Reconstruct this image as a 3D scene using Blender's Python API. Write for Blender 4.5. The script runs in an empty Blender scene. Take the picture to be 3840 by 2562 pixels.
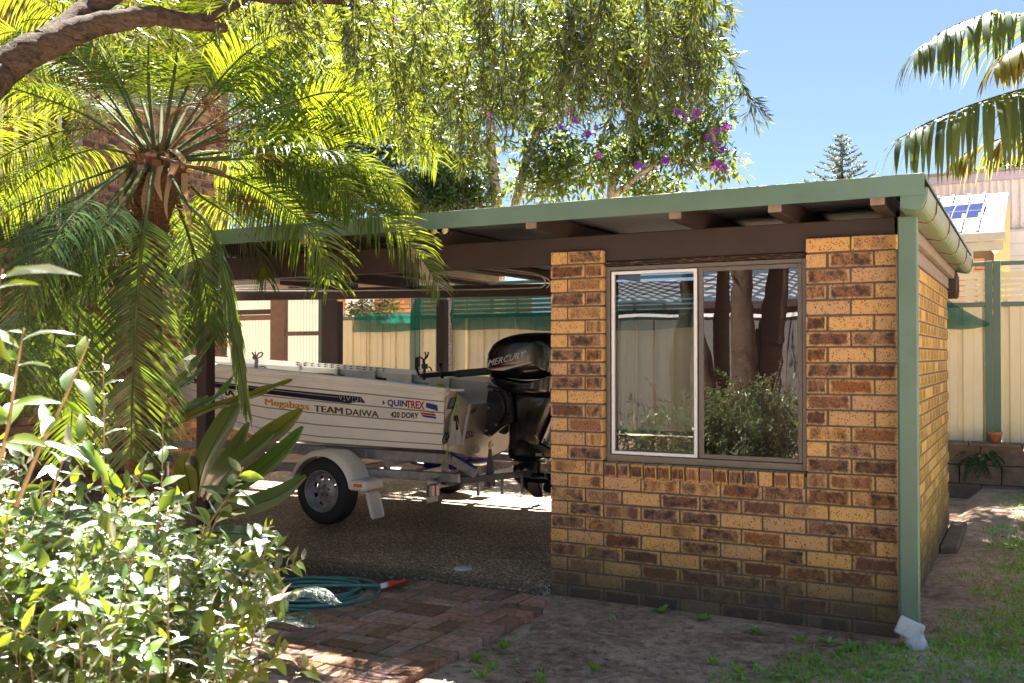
import bpy, bmesh, math, random
import numpy as np
from mathutils import Vector, Matrix

R = math.radians
scene = bpy.context.scene
COL = scene.collection
random.seed(7)
rng = np.random.default_rng(7)

# ------------------------------------------------------------------ camera, sky, sun, exposure
CAM = np.array([2.6536, -5.5109, 1.4104])
YAW, PITCH, FPX, PW, PH = -0.48812, 0.014326, 3666.8, 3840.0, 2562.0
cam_data = bpy.data.cameras.new('camera')
cam = bpy.data.objects.new('camera', cam_data)
COL.objects.link(cam)
cam.location = CAM
cam.rotation_euler = (R(90) + PITCH, 0, -YAW)
cam_data.sensor_width = 36
cam_data.lens = FPX / PW * 36
cam_data.clip_start = 0.05
cam_data.clip_end = 2000
cam_data.dof.use_dof = True
cam_data.dof.focus_distance = 6.6
cam_data.dof.aperture_fstop = 8.0
scene.camera = cam

SUN_TO = Vector((-0.30, 0.55, 1.0)).normalized()
world = bpy.data.worlds.new('World')
scene.world = world
world.use_nodes = True
wn = world.node_tree.nodes
wl = world.node_tree.links
for n in list(wn):
    wn.remove(n)
sky = wn.new('ShaderNodeTexSky')
sky.sky_type = 'NISHITA'
sky.sun_disc = False
sky.sun_elevation = math.asin(SUN_TO.z)
sky.sun_rotation = math.atan2(SUN_TO.x, SUN_TO.y)
sky.altitude = 2500
sky.air_density = 1.0
sky.dust_density = 0.0
sky.ozone_density = 2.0
bg = wn.new('ShaderNodeBackground')
bg.inputs['Strength'].default_value = 0.050
wo = wn.new('ShaderNodeOutputWorld')
gam = wn.new('ShaderNodeGamma')            # the camera's even rendering of a bright clear sky
gam.inputs['Gamma'].default_value = 0.6
tnt = wn.new('ShaderNodeMixRGB')
tnt.blend_type = 'MULTIPLY'
tnt.inputs[0].default_value = 1.0
tnt.inputs[2].default_value = (0.62, 0.705, 0.83, 1)
wl.new(sky.outputs[0], gam.inputs['Color'])
wl.new(gam.outputs[0], tnt.inputs[1])
wl.new(tnt.outputs[0], bg.inputs['Color'])
wl.new(bg.outputs[0], wo.inputs['Surface'])

sd = bpy.data.lights.new('sun', 'SUN')
sd.energy = 5.0
sd.angle = R(0.53)
sd.color = (1.0, 0.93, 0.82)
sun = bpy.data.objects.new('sun', sd)
COL.objects.link(sun)
sun.rotation_euler = SUN_TO.to_track_quat('Z', 'Y').to_euler()
sun.location = (-3, 5, 10)

vs = scene.view_settings
vs.view_transform = 'Standard'
vs.look = 'None'
vs.gamma = 1.0
vs.use_curve_mapping = False
vs.exposure = 3.27

scene.render.engine = 'CYCLES'
cy = scene.cycles
cy.use_denoising = True
cy.max_bounces = 9
cy.diffuse_bounces = 6
cy.glossy_bounces = 4
cy.transmission_bounces = 6
cy.transparent_max_bounces = 14
cy.sample_clamp_indirect = 6
cy.caustics_reflective = False
cy.caustics_refractive = False

# ------------------------------------------------------------------ from a sight line to a place
_rt = np.array([math.cos(YAW), -math.sin(YAW), 0.0])
_f0 = np.array([math.sin(YAW), math.cos(YAW), 0.0])
_z = np.array([0, 0, 1.0])
_F = _f0 * math.cos(PITCH) + _z * math.sin(PITCH)
_U = -_f0 * math.sin(PITCH) + _z * math.cos(PITCH)


def sight(u, v):
    return _F + _rt * ((u - PW / 2) / FPX) + _U * ((PH / 2 - v) / FPX)


def at(u, v, d):
    """the place d metres deep along the sight line"""
    return CAM + sight(u, v) * d


def onY(u, v, y):
    r = sight(u, v)
    return CAM + r * ((y - CAM[1]) / r[1])


def onX(u, v, x):
    r = sight(u, v)
    return CAM + r * ((x - CAM[0]) / r[0])


def onZ(u, v, z):
    r = sight(u, v)
    return CAM + r * ((z - CAM[2]) / r[2])


# ------------------------------------------------------------------ objects
LOC = {}


def thing(name, label, cat, loc=(0, 0, 0), group=None):
    o = bpy.data.objects.new(name, None)
    o.empty_display_size = 0.1
    COL.objects.link(o)
    o.location = loc
    LOC[o.name] = Vector(loc)
    o['label'] = label
    o['category'] = cat
    if group:
        o['group'] = group
    return o


def tag(o, label, cat, group=None):
    o['label'] = label
    o['category'] = cat
    if group:
        o['group'] = group
    return o


def attach(o, parent):
    if parent is not None:
        o.parent = parent
        if parent.name in LOC:
            o.matrix_parent_inverse = Matrix.Translation(-LOC[parent.name])
    return o


def link(name, me, parent=None, loc=None):
    o = bpy.data.objects.new(name, me)
    COL.objects.link(o)
    if loc is not None:
        o.location = loc
    return attach(o, parent)


def structure(o):
    o['kind'] = 'structure'
    return o


def stuff(o):
    o['kind'] = 'stuff'
    return o


def cr(points, n=8):
    """smooth curve through control points"""
    p = [np.array(q, float) for q in points]
    if len(p) < 3:
        return [p[0] + (p[1] - p[0]) * t for t in np.linspace(0, 1, n + 1)]
    q = [2 * p[0] - p[1]] + p + [2 * p[-1] - p[-2]]
    out = []
    for i in range(1, len(q) - 2):
        for t in np.linspace(0, 1, n, endpoint=False):
            a, b, c, d = q[i - 1], q[i], q[i + 1], q[i + 2]
            out.append(0.5 * ((2 * b) + (-a + c) * t + (2 * a - 5 * b + 4 * c - d) * t ** 2 + (-a + 3 * b - 3 * c + d) * t ** 3))
    out.append(p[-1])
    return out


def unit(v):
    v = np.asarray(v, float)
    n = np.linalg.norm(v)
    return v / n if n > 1e-9 else np.array([0, 0, 1.0])


def lerp(a, b, t):
    return np.asarray(a, float) * (1 - t) + np.asarray(b, float) * t


class MB:
    """collects pieces of one mesh"""

    def __init__(self):
        self.v, self.f, self.m, self.uv, self.sm = [], [], [], [], []

    def face(self, idx, mi=0, uv=None, smooth=False):
        self.f.append(tuple(idx))
        self.m.append(mi)
        self.uv.append(uv)
        self.sm.append(smooth)

    def poly(self, pts, mi=0, uv=None):
        b = len(self.v)
        self.v += [tuple(p) for p in pts]
        self.face(range(b, b + len(pts)), mi, uv)

    def box(self, lo, hi, mi=0):
        x0, y0, z0 = lo
        x1, y1, z1 = hi
        b = len(self.v)
        self.v += [(x0, y0, z0), (x1, y0, z0), (x1, y1, z0), (x0, y1, z0), (x0, y0, z1), (x1, y0, z1), (x1, y1, z1), (x0, y1, z1)]
        for q in ((0, 3, 2, 1), (4, 5, 6, 7), (0, 1, 5, 4), (1, 2, 6, 5), (2, 3, 7, 6), (3, 0, 4, 7)):
            self.face([b + i for i in q], mi)
        return self

    def cbox(self, c, s, mi=0, rot=None):
        """box by centre, size and a rotation matrix"""
        h = np.array(s, float) / 2
        b = len(self.v)
        for k in ((-1, -1, -1), (1, -1, -1), (1, 1, -1), (-1, 1, -1), (-1, -1, 1), (1, -1, 1), (1, 1, 1), (-1, 1, 1)):
            p = Vector(np.array(k) * h)
            if rot is not None:
                p = rot @ p
            self.v.append(tuple(np.array(c, float) + np.array(p)))
        for q in ((0, 3, 2, 1), (4, 5, 6, 7), (0, 1, 5, 4), (1, 2, 6, 5), (2, 3, 7, 6), (3, 0, 4, 7)):
            self.face([b + i for i in q], mi)
        return self

    def bar(self, p, q, w, h, mi=0, up=(0, 0, 1)):
        p, q = np.array(p, float), np.array(q, float)
        d = unit(q - p)
        s = unit(np.cross(d, up))
        u = np.cross(s, d)
        b = len(self.v)
        for e in (p, q):
            for a, c in ((-1, -1), (1, -1), (1, 1), (-1, 1)):
                self.v.append(tuple(e + s * a * w / 2 + u * c * h / 2))
        for k in ((0, 1, 2, 3), (7, 6, 5, 4), (0, 4, 5, 1), (1, 5, 6, 2), (2, 6, 7, 3), (3, 7, 4, 0)):
            self.face([b + i for i in k], mi)
        return self

    def tube(self, pts, rad, n=8, mi=0, cap=True, smooth=True, squash=1.0):
        pts = [np.array(p, float) for p in pts]
        if np.isscalar(rad):
            rad = [rad] * len(pts)
        b = len(self.v)
        ref = np.array([0, 0, 1.0])
        prev = None
        for i, p in enumerate(pts):
            d = unit(pts[min(i + 1, len(pts) - 1)] - pts[max(i - 1, 0)])
            if prev is None:
                s = np.cross(d, ref)
                if np.linalg.norm(s) < 0.05:
                    s = np.cross(d, (1, 0, 0))
                s = unit(s)
            else:
                s = unit(prev - d * np.dot(prev, d))
            prev = s
            u = np.cross(s, d)
            for k in range(n):
                a = 2 * math.pi * k / n
                self.v.append(tuple(p + (s * math.cos(a) + u * math.sin(a) * squash) * rad[i]))
        for i in range(len(pts) - 1):
            for k in range(n):
                k2 = (k + 1) % n
                self.face((b + i * n + k, b + i * n + k2, b + (i + 1) * n + k2, b + (i + 1) * n + k), mi, None, smooth)
        if cap:
            self.face([b + k for k in range(n)][::-1], mi)
            e = b + (len(pts) - 1) * n
            self.face([e + k for k in range(n)], mi)
        return self

    def lathe(self, prof, c, axis='z', n=24, mi=0, smooth=True, a0=0, a1=2 * math.pi):
        """prof: list of (radius, height along axis)"""
        b = len(self.v)
        closed = abs(a1 - a0 - 2 * math.pi) < 1e-6
        m = n if closed else n + 1
        for r, h in prof:
            for k in range(m):
                a = a0 + (a1 - a0) * k / n
                x, y = r * math.cos(a), r * math.sin(a)
                p = {'z': (x, y, h), 'y': (x, h, y), 'x': (h, x, y)}[axis]
                self.v.append((c[0] + p[0], c[1] + p[1], c[2] + p[2]))
        for i in range(len(prof) - 1):
            for k in range(n):
                k2 = (k + 1) % m
                self.face((b + i * m + k, b + i * m + k2, b + (i + 1) * m + k2, b + (i + 1) * m + k), mi, None, smooth)
        return self

    def loft(self, rings, mi=0, smooth=True, closed=True, cap=False):
        b = len(self.v)
        n = len(rings[0])
        for r in rings:
            self.v += [tuple(p) for p in r]
        for i in range(len(rings) - 1):
            for k in range(n if closed else n - 1):
                k2 = (k + 1) % n
                self.face((b + i * n + k, b + i * n + k2, b + (i + 1) * n + k2, b + (i + 1) * n + k), mi, None, smooth)
        if cap:
            self.face([b + k for k in range(n)][::-1], mi)
            e = b + (len(rings) - 1) * n
            self.face([e + k for k in range(n)], mi)
        return self

    def prism(self, prof, axis, a, b_, mi=0):
        """prof: 2-D outline; extruded along axis from a to b"""
        def P(q, t):
            return {'x': (t, q[0], q[1]), 'y': (q[0], t, q[1]), 'z': (q[0], q[1], t)}[axis]
        n = len(prof)
        b = len(self.v)
        self.v += [P(q, a) for q in prof] + [P(q, b_) for q in prof]
        self.face(list(range(b, b + n)), mi)
        self.face(list(range(b + n, b + 2 * n))[::-1], mi)
        for k in range(n):
            k2 = (k + 1) % n
            self.face((b + k, b + n + k, b + n + k2, b + k2), mi)
        return self

    def mesh(self, name, mats):
        me = bpy.data.meshes.new(name)
        me.from_pydata([tuple(float(c) for c in p) for p in self.v], [], self.f)
        for mt in (mats if isinstance(mats, (list, tuple)) else [mats]):
            me.materials.append(mt)
        if len(self.f):
            me.polygons.foreach_set('material_index', self.m)
            me.polygons.foreach_set('use_smooth', self.sm)
        if any(u is not None for u in self.uv):
            ul = me.uv_layers.new(name='UVMap')
            flat = []
            for f, u in zip(self.f, self.uv):
                for j in range(len(f)):
                    flat += list(u[j]) if u is not None else [0.5, 0.5]
            ul.data.foreach_set('uv', flat)
        me.update()
        return me

    def build(self, name, mats, parent=None, bevel=0.0, fix=False):
        me = self.mesh(name, mats)
        if bevel or fix:
            bm = bmesh.new()
            bm.from_mesh(me)
            if fix:
                bmesh.ops.recalc_face_normals(bm, faces=bm.faces)
            if bevel:
                bmesh.ops.bevel(bm, geom=[e for e in bm.edges if len(e.link_faces) == 2 and e.calc_face_angle(0) > 0.5], offset=bevel, segments=1, affect='EDGES')
            bm.to_mesh(me)
            bm.free()
        return link(name, me, parent)


def strip_mesh(name, verts, nper, tri_faces, mats, extra=None):
    """many alike little pieces: verts (k, nper, 3), faces of one piece"""
    verts = np.asarray(verts, np.float32)
    k = verts.shape[0]
    me = bpy.data.meshes.new(name)
    fs = np.asarray(tri_faces)
    allf = (fs[None] + (np.arange(k) * nper)[:, None, None]).reshape(-1, fs.shape[1])
    me.vertices.add(k * nper)
    me.vertices.foreach_set('co', verts.reshape(-1))
    nl = fs.shape[1]
    me.loops.add(allf.size)
    me.loops.foreach_set('vertex_index', allf.reshape(-1).astype(np.int32))
    me.polygons.add(len(allf))
    me.polygons.foreach_set('loop_start', np.arange(0, allf.size, nl, dtype=np.int32))
    for mt in (mats if isinstance(mats, (list, tuple)) else [mats]):
        me.materials.append(mt)
    if extra is not None:
        a = me.attributes.new('rnd', 'FLOAT', 'POINT')
        a.data.foreach_set('value', np.repeat(np.asarray(extra, np.float32), nper))
    me.update(calc_edges=True)
    me.polygons.foreach_set('use_smooth', [True] * len(allf))
    return me


# ------------------------------------------------------------------ materials
class NT:
    def __init__(self, name):
        self.mat = bpy.data.materials.new(name)
        self.mat.use_nodes = True
        self.t = self.mat.node_tree
        self.t.nodes.clear()
        self.out = self.t.nodes.new('ShaderNodeOutputMaterial')
        self.tc = self.t.nodes.new('ShaderNodeTexCoord')
        self.geo = self.t.nodes.new('ShaderNodeNewGeometry')
        self.oi = self.t.nodes.new('ShaderNodeObjectInfo')

    def n(self, kind, **kw):
        nd = self.t.nodes.new('ShaderNode' + kind)
        for k, v in kw.items():
            setattr(nd, k, v)
        return nd

    def set(self, sock, v):
        if v is None:
            return
        if hasattr(v, 'is_output') or hasattr(v, 'links'):
            self.t.links.new(v, sock)
        elif isinstance(v, (tuple, list)) and len(v) == 3 and sock.type == 'RGBA':
            sock.default_value = (*v, 1)
        else:
            sock.default_value = v

    @property
    def pos(self):
        return self.geo.outputs['Position']

    @property
    def obj(self):
        return self.tc.outputs['Object']

    @property
    def uv(self):
        return self.tc.outputs['UV']

    def mapping(self, vec, scale=(1, 1, 1), loc=(0, 0, 0), rot=(0, 0, 0)):
        m = self.n('Mapping')
        self.set(m.inputs['Vector'], vec)
        m.inputs['Scale'].default_value = scale
        m.inputs['Rotation'].default_value = rot
        if hasattr(loc, 'links'):
            self.t.links.new(loc, m.inputs['Location'])
        else:
            m.inputs['Location'].default_value = loc
        return m.outputs[0]

    def noise(self, vec, scale=5, detail=4, rough=0.55, dist=0.0, color=False):
        m = self.n('TexNoise')
        self.set(m.inputs['Vector'], vec)
        m.inputs['Scale'].default_value = scale
        m.inputs['Detail'].default_value = detail
        m.inputs['Roughness'].default_value = rough
        m.inputs['Distortion'].default_value = dist
        return m.outputs['Color' if color else 'Fac']

    def voro(self, vec, scale=5, feature='F1', out='Distance', rnd=1.0):
        m = self.n('TexVoronoi', feature=feature)
        self.set(m.inputs['Vector'], vec)
        m.inputs['Scale'].default_value = scale
        m.inputs['Randomness'].default_value = rnd
        return m.outputs[out]

    def ramp(self, fac, stops, interp='LINEAR'):
        m = self.n('ValToRGB')
        self.set(m.inputs[0], fac)
        cr_ = m.color_ramp
        cr_.interpolation = interp
        while len(cr_.elements) < len(stops):
            cr_.elements.new(0.5)
        for e, (p, c) in zip(cr_.elements, stops):
            e.position = p
            e.color = (c, c, c, 1) if np.isscalar(c) else (*c, 1)
        return m.outputs[0]

    def mix(self, fac, a, b, mode='MIX'):
        m = self.n('MixRGB', blend_type=mode)
        self.set(m.inputs[0], fac)
        for s, v in ((m.inputs[1], a), (m.inputs[2], b)):
            if np.isscalar(v) if not hasattr(v, 'links') else False:
                v = (v, v, v)
            self.set(s, v)
        return m.outputs[0]

    def math(self, op, a, b=None, c=None, clamp=False):
        m = self.n('Math', operation=op, use_clamp=clamp)
        self.set(m.inputs[0], a)
        if b is not None:
            self.set(m.inputs[1], b)
        if c is not None:
            self.set(m.inputs[2], c)
        return m.outputs[0]

    def sep(self, vec):
        m = self.n('SeparateXYZ')
        self.set(m.inputs[0], vec)
        return m.outputs

    def attr(self, name, out='Fac'):
        return self.n('Attribute', attribute_name=name).outputs[out]

    def bump(self, h, strength=0.3, dist=0.01):
        m = self.n('Bump')
        m.inputs['Strength'].default_value = strength
        m.inputs['Distance'].default_value = dist
        self.set(m.inputs['Height'], h)
        return m.outputs[0]

    def pbr(self, col, rough=0.6, metal=0.0, spec=0.5, normal=None, coat=0.0, coat_rough=0.05, alpha=None):
        p = self.n('BsdfPrincipled')
        self.set(p.inputs['Base Color'], col)
        self.set(p.inputs['Roughness'], rough)
        self.set(p.inputs['Metallic'], metal)
        self.set(p.inputs['Specular IOR Level'], spec)
        if coat:
            p.inputs['Coat Weight'].default_value = coat
            p.inputs['Coat Roughness'].default_value = coat_rough
        if normal is not None:
            self.set(p.inputs['Normal'], normal)
        if alpha is not None:
            self.set(p.inputs['Alpha'], alpha)
        self.t.links.new(p.outputs[0], self.out.inputs['Surface'])
        return self.mat

    def surface(self, sh):
        self.t.links.new(sh, self.out.inputs['Surface'])
        return self.mat


def hsv(nt, col, h=0.5, s=1.0, v=1.0):
    m = nt.n('HueSaturation')
    nt.set(m.inputs['Color'], col)
    nt.set(m.inputs['Hue'], h)
    nt.set(m.inputs['Saturation'], s)
    nt.set(m.inputs['Value'], v)
    return m.outputs[0]


def plain(name, col, rough=0.5, metal=0.0, spec=0.5, var=0.12, scale=6.0, bump=0.0, bscale=60, coat=0.0, dirt=0.0, dirtcol=(0.08, 0.06, 0.04)):
    t = NT(name)
    nz = t.noise(t.pos, scale, 6, 0.6)
    c = t.mix(t.ramp(nz, [(0.3, 0.0), (0.7, 1.0)]), tuple(x * (1 - var) for x in col), tuple(min(1, x * (1 + var)) for x in col))
    if dirt:
        dn = t.noise(t.pos, scale * 2.3, 8, 0.7, 0.4)
        c = t.mix(t.ramp(dn, [(0.52, 0.0), (0.75, dirt)]), c, dirtcol)
    nm = t.bump(t.noise(t.pos, bscale, 4), bump, 0.004) if bump else None
    rg = t.math('ADD', t.math('MULTIPLY', nz, 0.18), rough - 0.09)
    return t.pbr(c, rg, metal, spec, nm, coat)


def leafmat(name, col, trans, gloss=0.35, rough=0.32, tmix=0.5, var=0.35, obj_rnd=True, spots=None, back=None):
    """thin leaf: reflects its own green, glows when lit from behind, a waxy sheen"""
    t = NT(name)
    r1 = t.attr('rnd')
    r = t.math('FRACT', t.math('ADD', r1, t.oi.outputs['Random'])) if obj_rnd else r1
    nz = t.noise(t.pos, 9, 3)
    k = t.math('ADD', t.math('MULTIPLY', r, 0.7), t.math('MULTIPLY', nz, 0.3))
    v = t.math('ADD', t.math('MULTIPLY', k, 2 * var), 1 - var)
    hue = t.math('ADD', t.math('MULTIPLY', r, 0.04), 0.48)
    c1 = hsv(t, col, hue, 1.0, v)
    c2 = hsv(t, trans, hue, 1.0, v)
    if spots:
        sp = t.ramp(t.noise(t.pos, 30, 5, 0.7), [(0.62, 0.0), (0.7, 1.0)])
        c1 = t.mix(sp, c1, spots)
        c2 = t.mix(sp, c2, spots)
    if back:
        c1 = t.mix(t.geo.outputs['Backfacing'], c1, back)
    d = t.n('BsdfDiffuse')
    t.set(d.inputs[0], c1)
    tr = t.n('BsdfTranslucent')
    t.set(tr.inputs[0], c2)
    m = t.n('MixShader')
    m.inputs[0].default_value = tmix
    t.t.links.new(d.outputs[0], m.inputs[1])
    t.t.links.new(tr.outputs[0], m.inputs[2])
    g = t.n('BsdfGlossy')
    g.inputs['Roughness'].default_value = rough
    t.set(g.inputs[0], (0.9, 0.95, 1.0))
    fr = t.n('Fresnel')
    fr.inputs[0].default_value = 1.45
    fm = t.math('MULTIPLY', fr.outputs[0], gloss, clamp=True)
    m2 = t.n('MixShader')
    t.t.links.new(fm, m2.inputs[0])
    t.t.links.new(m.outputs[0], m2.inputs[1])
    t.t.links.new(g.outputs[0], m2.inputs[2])
    return t.surface(m2.outputs[0])


def brick_mat(name, tan, brown, dark, plain_share=0.22, stain=True, red=0.0):
    t = NT(name)
    rnd = t.math('FRACT', t.math('ADD', t.oi.outputs['Random'], t.attr('rnd')))
    x, y, z = t.sep(t.uv)
    seed = t.n('CombineXYZ')
    t.set(seed.inputs[0], t.math('MULTIPLY', rnd, 57.0))
    t.set(seed.inputs[1], t.math('MULTIPLY', rnd, 31.0))
    uvs = t.mapping(t.uv, (1, 1, 1), seed.outputs[0])
    wob = t.noise(uvs, 22, 3)
    ax = t.math('SUBTRACT', t.math('ABSOLUTE', x), 0.098)
    ay = t.math('SUBTRACT', t.math('ABSOLUTE', y), 0.0275)
    sdf = t.math('SUBTRACT', t.math('MAXIMUM', ax, ay), t.math('MULTIPLY', t.math('SUBTRACT', wob, 0.5), 0.03))
    core = t.ramp(t.math('ADD', t.math('MULTIPLY', sdf, 40.0), 0.5), [(0.38, 1.0), (0.92, 0.0)])
    kind = t.ramp(rnd, [(plain_share, 0.0), (plain_share + 0.04, 1.0)])
    band = t.ramp(t.noise(t.mapping(uvs, (3.2, 0.4, 1)), 4.2, 1), [(0.30, 0.15), (0.62, 1.0)])
    banded = t.ramp(t.math('FRACT', t.math('MULTIPLY', rnd, 7.3)), [(0.20, 1.0), (0.24, 0.0)])
    bandf = t.mix(banded, (1, 1, 1), band)
    core = t.math('MULTIPLY', t.math('MULTIPLY', core, kind), bandf)
    r2 = t.math('FRACT', t.math('MULTIPLY', rnd, 13.7))
    tanc = hsv(t, tan, t.math('ADD', t.math('MULTIPLY', r2, 0.012), 0.494), t.math('ADD', t.math('MULTIPLY', r2, 0.16), 0.86), t.math('ADD', t.math('MULTIPLY', r2, 0.28), 0.86))
    r3 = t.math('FRACT', t.math('MULTIPLY', rnd, 29.1))
    brownc = hsv(t, brown, t.math('ADD', t.math('MULTIPLY', r3, 0.03), 0.487), t.math('ADD', t.math('MULTIPLY', t.math('FRACT', t.math('MULTIPLY', rnd, 41.3)), 0.35), 0.75), t.math('ADD', t.math('MULTIPLY', r3, 1.0), 0.6))
    mot = t.noise(uvs, 60, 6, 0.7)
    brownc = t.mix(t.ramp(mot, [(0.38, 0.0), (0.62, 1.0)]), t.mix(0.55, brownc, dark), brownc)
    c = t.mix(t.math('MULTIPLY', core, 0.93), tanc, brownc)
    dk = t.ramp(t.noise(uvs, 17, 5, 0.65), [(0.44, 0.0), (0.60, 1.0)])
    dkk = t.ramp(t.math('FRACT', t.math('MULTIPLY', rnd, 3.9)), [(0.20, 0.0), (0.30, 1.0)])
    c = t.mix(t.math('MULTIPLY', t.math('MULTIPLY', dk, core), t.math('MULTIPLY', dkk, 0.92)), c, dark)
    vd = t.voro(uvs, 95)
    sp = t.ramp(vd, [(0.26, 1.0), (0.44, 0.0)])
    spm = t.ramp(t.noise(uvs, 26, 3), [(0.40, 0.0), (0.54, 1.0)])
    c = t.mix(t.math('MULTIPLY', t.math('MULTIPLY', sp, spm), 0.85), c, dark)
    fine = t.noise(t.pos, 420, 3)
    c = t.mix(0.35, c, t.mix(1.0, c, t.ramp(fine, [(0.3, 0.55), (0.7, 1.35)]), 'MULTIPLY'))
    if stain:
        px, py, pz = t.sep(t.pos)
        big = t.noise(t.pos, 3.5, 5, 0.6)
        hgt = t.math('ADD', pz, t.math('MULTIPLY', t.math('SUBTRACT', big, 0.5), 0.22))
        green = t.ramp(hgt, [(0.1, 0.6), (0.62, 0.0)])
        c = t.mix(t.math('MULTIPLY', green, 0.75), c, t.mix(1.0, c, (0.62, 0.62, 0.22), 'MULTIPLY'))
        nx, ny, nz2 = t.sep(t.geo.outputs['Normal'])
        side_tint = t.math('MULTIPLY', t.ramp(nx, [(0.5, 0.0), (0.8, 1.0)]), t.ramp(t.noise(t.mapping(t.pos, (1, 3, 0.35)), 5, 5, 0.65), [(0.32, 0.35), (0.6, 1.0)]))  # yellow tint, streaked by noise, on faces turned towards positive X
        c = t.mix(t.math('MULTIPLY', side_tint, 0.62), c, t.mix(0.35, (0.56, 0.38, 0.045), c))
        damp = t.ramp(hgt, [(0.0, 0.93), (0.06, 0.86), (0.15, 0.45), (0.30, 0.0)])
        c = t.mix(damp, c, t.mix(0.22, (0.085, 0.068, 0.052), c))
    bmp = t.bump(t.math('ADD', t.math('MULTIPLY', t.noise(t.pos, 160, 5, 0.7), 1.0), t.math('MULTIPLY', sp, -0.4)), 0.35, 0.004)
    return t.pbr(c, 0.78, 0, 0.3, bmp)


M = {}
M['brick'] = brick_mat('face_brick', (0.60, 0.345, 0.135), (0.27, 0.105, 0.042), (0.042, 0.033, 0.031), 0.17)
M['brick_house'] = brick_mat('house_brick', (0.46, 0.25, 0.11), (0.22, 0.085, 0.04), (0.05, 0.035, 0.03), stain=False)
M['brick_neigh'] = brick_mat('neighbour_brick', (0.62, 0.33, 0.17), (0.52, 0.27, 0.14), (0.3, 0.16, 0.1), stain=False)
M['mortar'] = plain('mortar', (0.115, 0.098, 0.082), 0.9, bump=0.4, bscale=200)
M['mortar_light'] = plain('mortar_light', (0.16, 0.12, 0.085), 0.9, bump=0.4, bscale=200)
M['timber'] = plain('brown_timber', (0.034, 0.021, 0.019), 0.55, var=0.2, scale=9, bump=0.25, bscale=90)
M['timber_pale'] = plain('faded_brown_timber', (0.26, 0.205, 0.175), 0.7, var=0.25, scale=20, bump=0.3, bscale=120)
M['green_metal'] = plain('green_metal', (0.105, 0.185, 0.140), 0.42, var=0.12, scale=4, dirt=0.25, dirtcol=(0.09, 0.10, 0.06))
M['green_gutter'] = plain('green_gutter', (0.125, 0.18, 0.10), 0.30, var=0.1, scale=5, dirt=0.35, dirtcol=(0.16, 0.15, 0.07))
M['fence_green'] = plain('fence_green', (0.10, 0.17, 0.125), 0.4, var=0.08)
M['cream_metal'] = plain('cream_metal', (0.80, 0.69, 0.44), 0.42, var=0.05, scale=2, dirt=0.1, dirtcol=(0.4, 0.33, 0.2))
M['alu'] = plain('bronze_aluminium', (0.155, 0.135, 0.115), 0.4, 0.3, var=0.1, scale=12)
M['white_alu'] = plain('white_aluminium', (0.78, 0.79, 0.82), 0.35, var=0.03)
M['pvc'] = plain('grey_white_pvc', (0.62, 0.62, 0.60), 0.5, var=0.12, scale=14, dirt=0.6, dirtcol=(0.25, 0.2, 0.12))
M['galv'] = plain('galvanised_steel', (0.27, 0.285, 0.31), 0.45, 0.55, var=0.25, scale=16)
M['black'] = plain('black_plastic', (0.012, 0.012, 0.013), 0.4)
M['gloss_black'] = plain('gloss_black_paint', (0.005, 0.005, 0.007), 0.16, coat=0.35, var=0.05)
M['rubber'] = plain('tyre_rubber', (0.018, 0.018, 0.019), 0.75, bump=0.3, bscale=120)
M['white_plastic'] = plain('cream_white_plastic', (0.84, 0.80, 0.72), 0.42, var=0.05, scale=4, dirt=0.12, dirtcol=(0.35, 0.3, 0.2))
M['hull'] = plain('white_hull_paint', (0.88, 0.87, 0.82), 0.33, var=0.04, scale=2.5, dirt=0.22, dirtcol=(0.52, 0.46, 0.33))
M['seam'] = plain('hull_lap_shade', (0.30, 0.28, 0.25), 0.5, var=0.2, scale=9)  # shadow line under each hull lap, put into the colour
M['hull_inside'] = plain('grey_hull_inside', (0.62, 0.60, 0.55), 0.55, var=0.1)
M['bare_alu'] = plain('bare_aluminium', (0.46, 0.43, 0.385), 0.40, 0.55, var=0.12, scale=8)
M['keel'] = plain('dark_hull_bottom', (0.10, 0.075, 0.06), 0.5, 0.2, var=0.15)
M['navy'] = plain('navy_sticker', (0.006, 0.010, 0.035), 0.3, var=0.0)
M['ink'] = plain('black_sticker', (0.008, 0.008, 0.010), 0.35, var=0.0)
M['gold'] = plain('gold_sticker', (0.62, 0.30, 0.02), 0.35, var=0.0)
M['bronze_ink'] = plain('bronze_sticker', (0.075, 0.05, 0.018), 0.35, var=0.0)
M['red'] = plain('red_sticker', (0.52, 0.010, 0.012), 0.35, var=0.0)
M['blue'] = plain('blue_sticker', (0.015, 0.022, 0.26), 0.35, var=0.0)
M['silver'] = plain('silver_sticker', (0.60, 0.61, 0.63), 0.3, 0.2, var=0.0)
M['teal'] = plain('teal_sticker', (0.02, 0.16, 0.13), 0.35, var=0.0)
M['cyan'] = plain('pale_blue_sticker', (0.10, 0.38, 0.45), 0.35, var=0.0)
M['orange'] = plain('orange_reflector', (0.75, 0.16, 0.01), 0.25, var=0.02)
M['redlens'] = plain('red_lens', (0.55, 0.02, 0.02), 0.2, var=0.02)
M['clearlens'] = plain('pale_lens', (0.42, 0.32, 0.30), 0.25, var=0.1, scale=60)
M['lime'] = plain('lime_strap', (0.36, 0.60, 0.03), 0.6)
M['rag'] = plain('white_rag', (0.68, 0.66, 0.62), 0.9, bump=0.3)
M['rag_pink'] = plain('pinkish_rag', (0.42, 0.33, 0.34), 0.9, bump=0.3)
M['cable'] = plain('grey_cable', (0.30, 0.27, 0.24), 0.6)
M['lamp_white'] = plain('white_enamel', (0.62, 0.60, 0.55), 0.4)
M['lens_cream'] = plain('cream_lamp_glass', (0.85, 0.74, 0.42), 0.25, var=0.05)
M['hose'] = plain('green_hose', (0.075, 0.20, 0.165), 0.42, var=0.2, scale=14)
M['red_plastic'] = plain('red_plastic', (0.62, 0.045, 0.03), 0.35)
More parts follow.
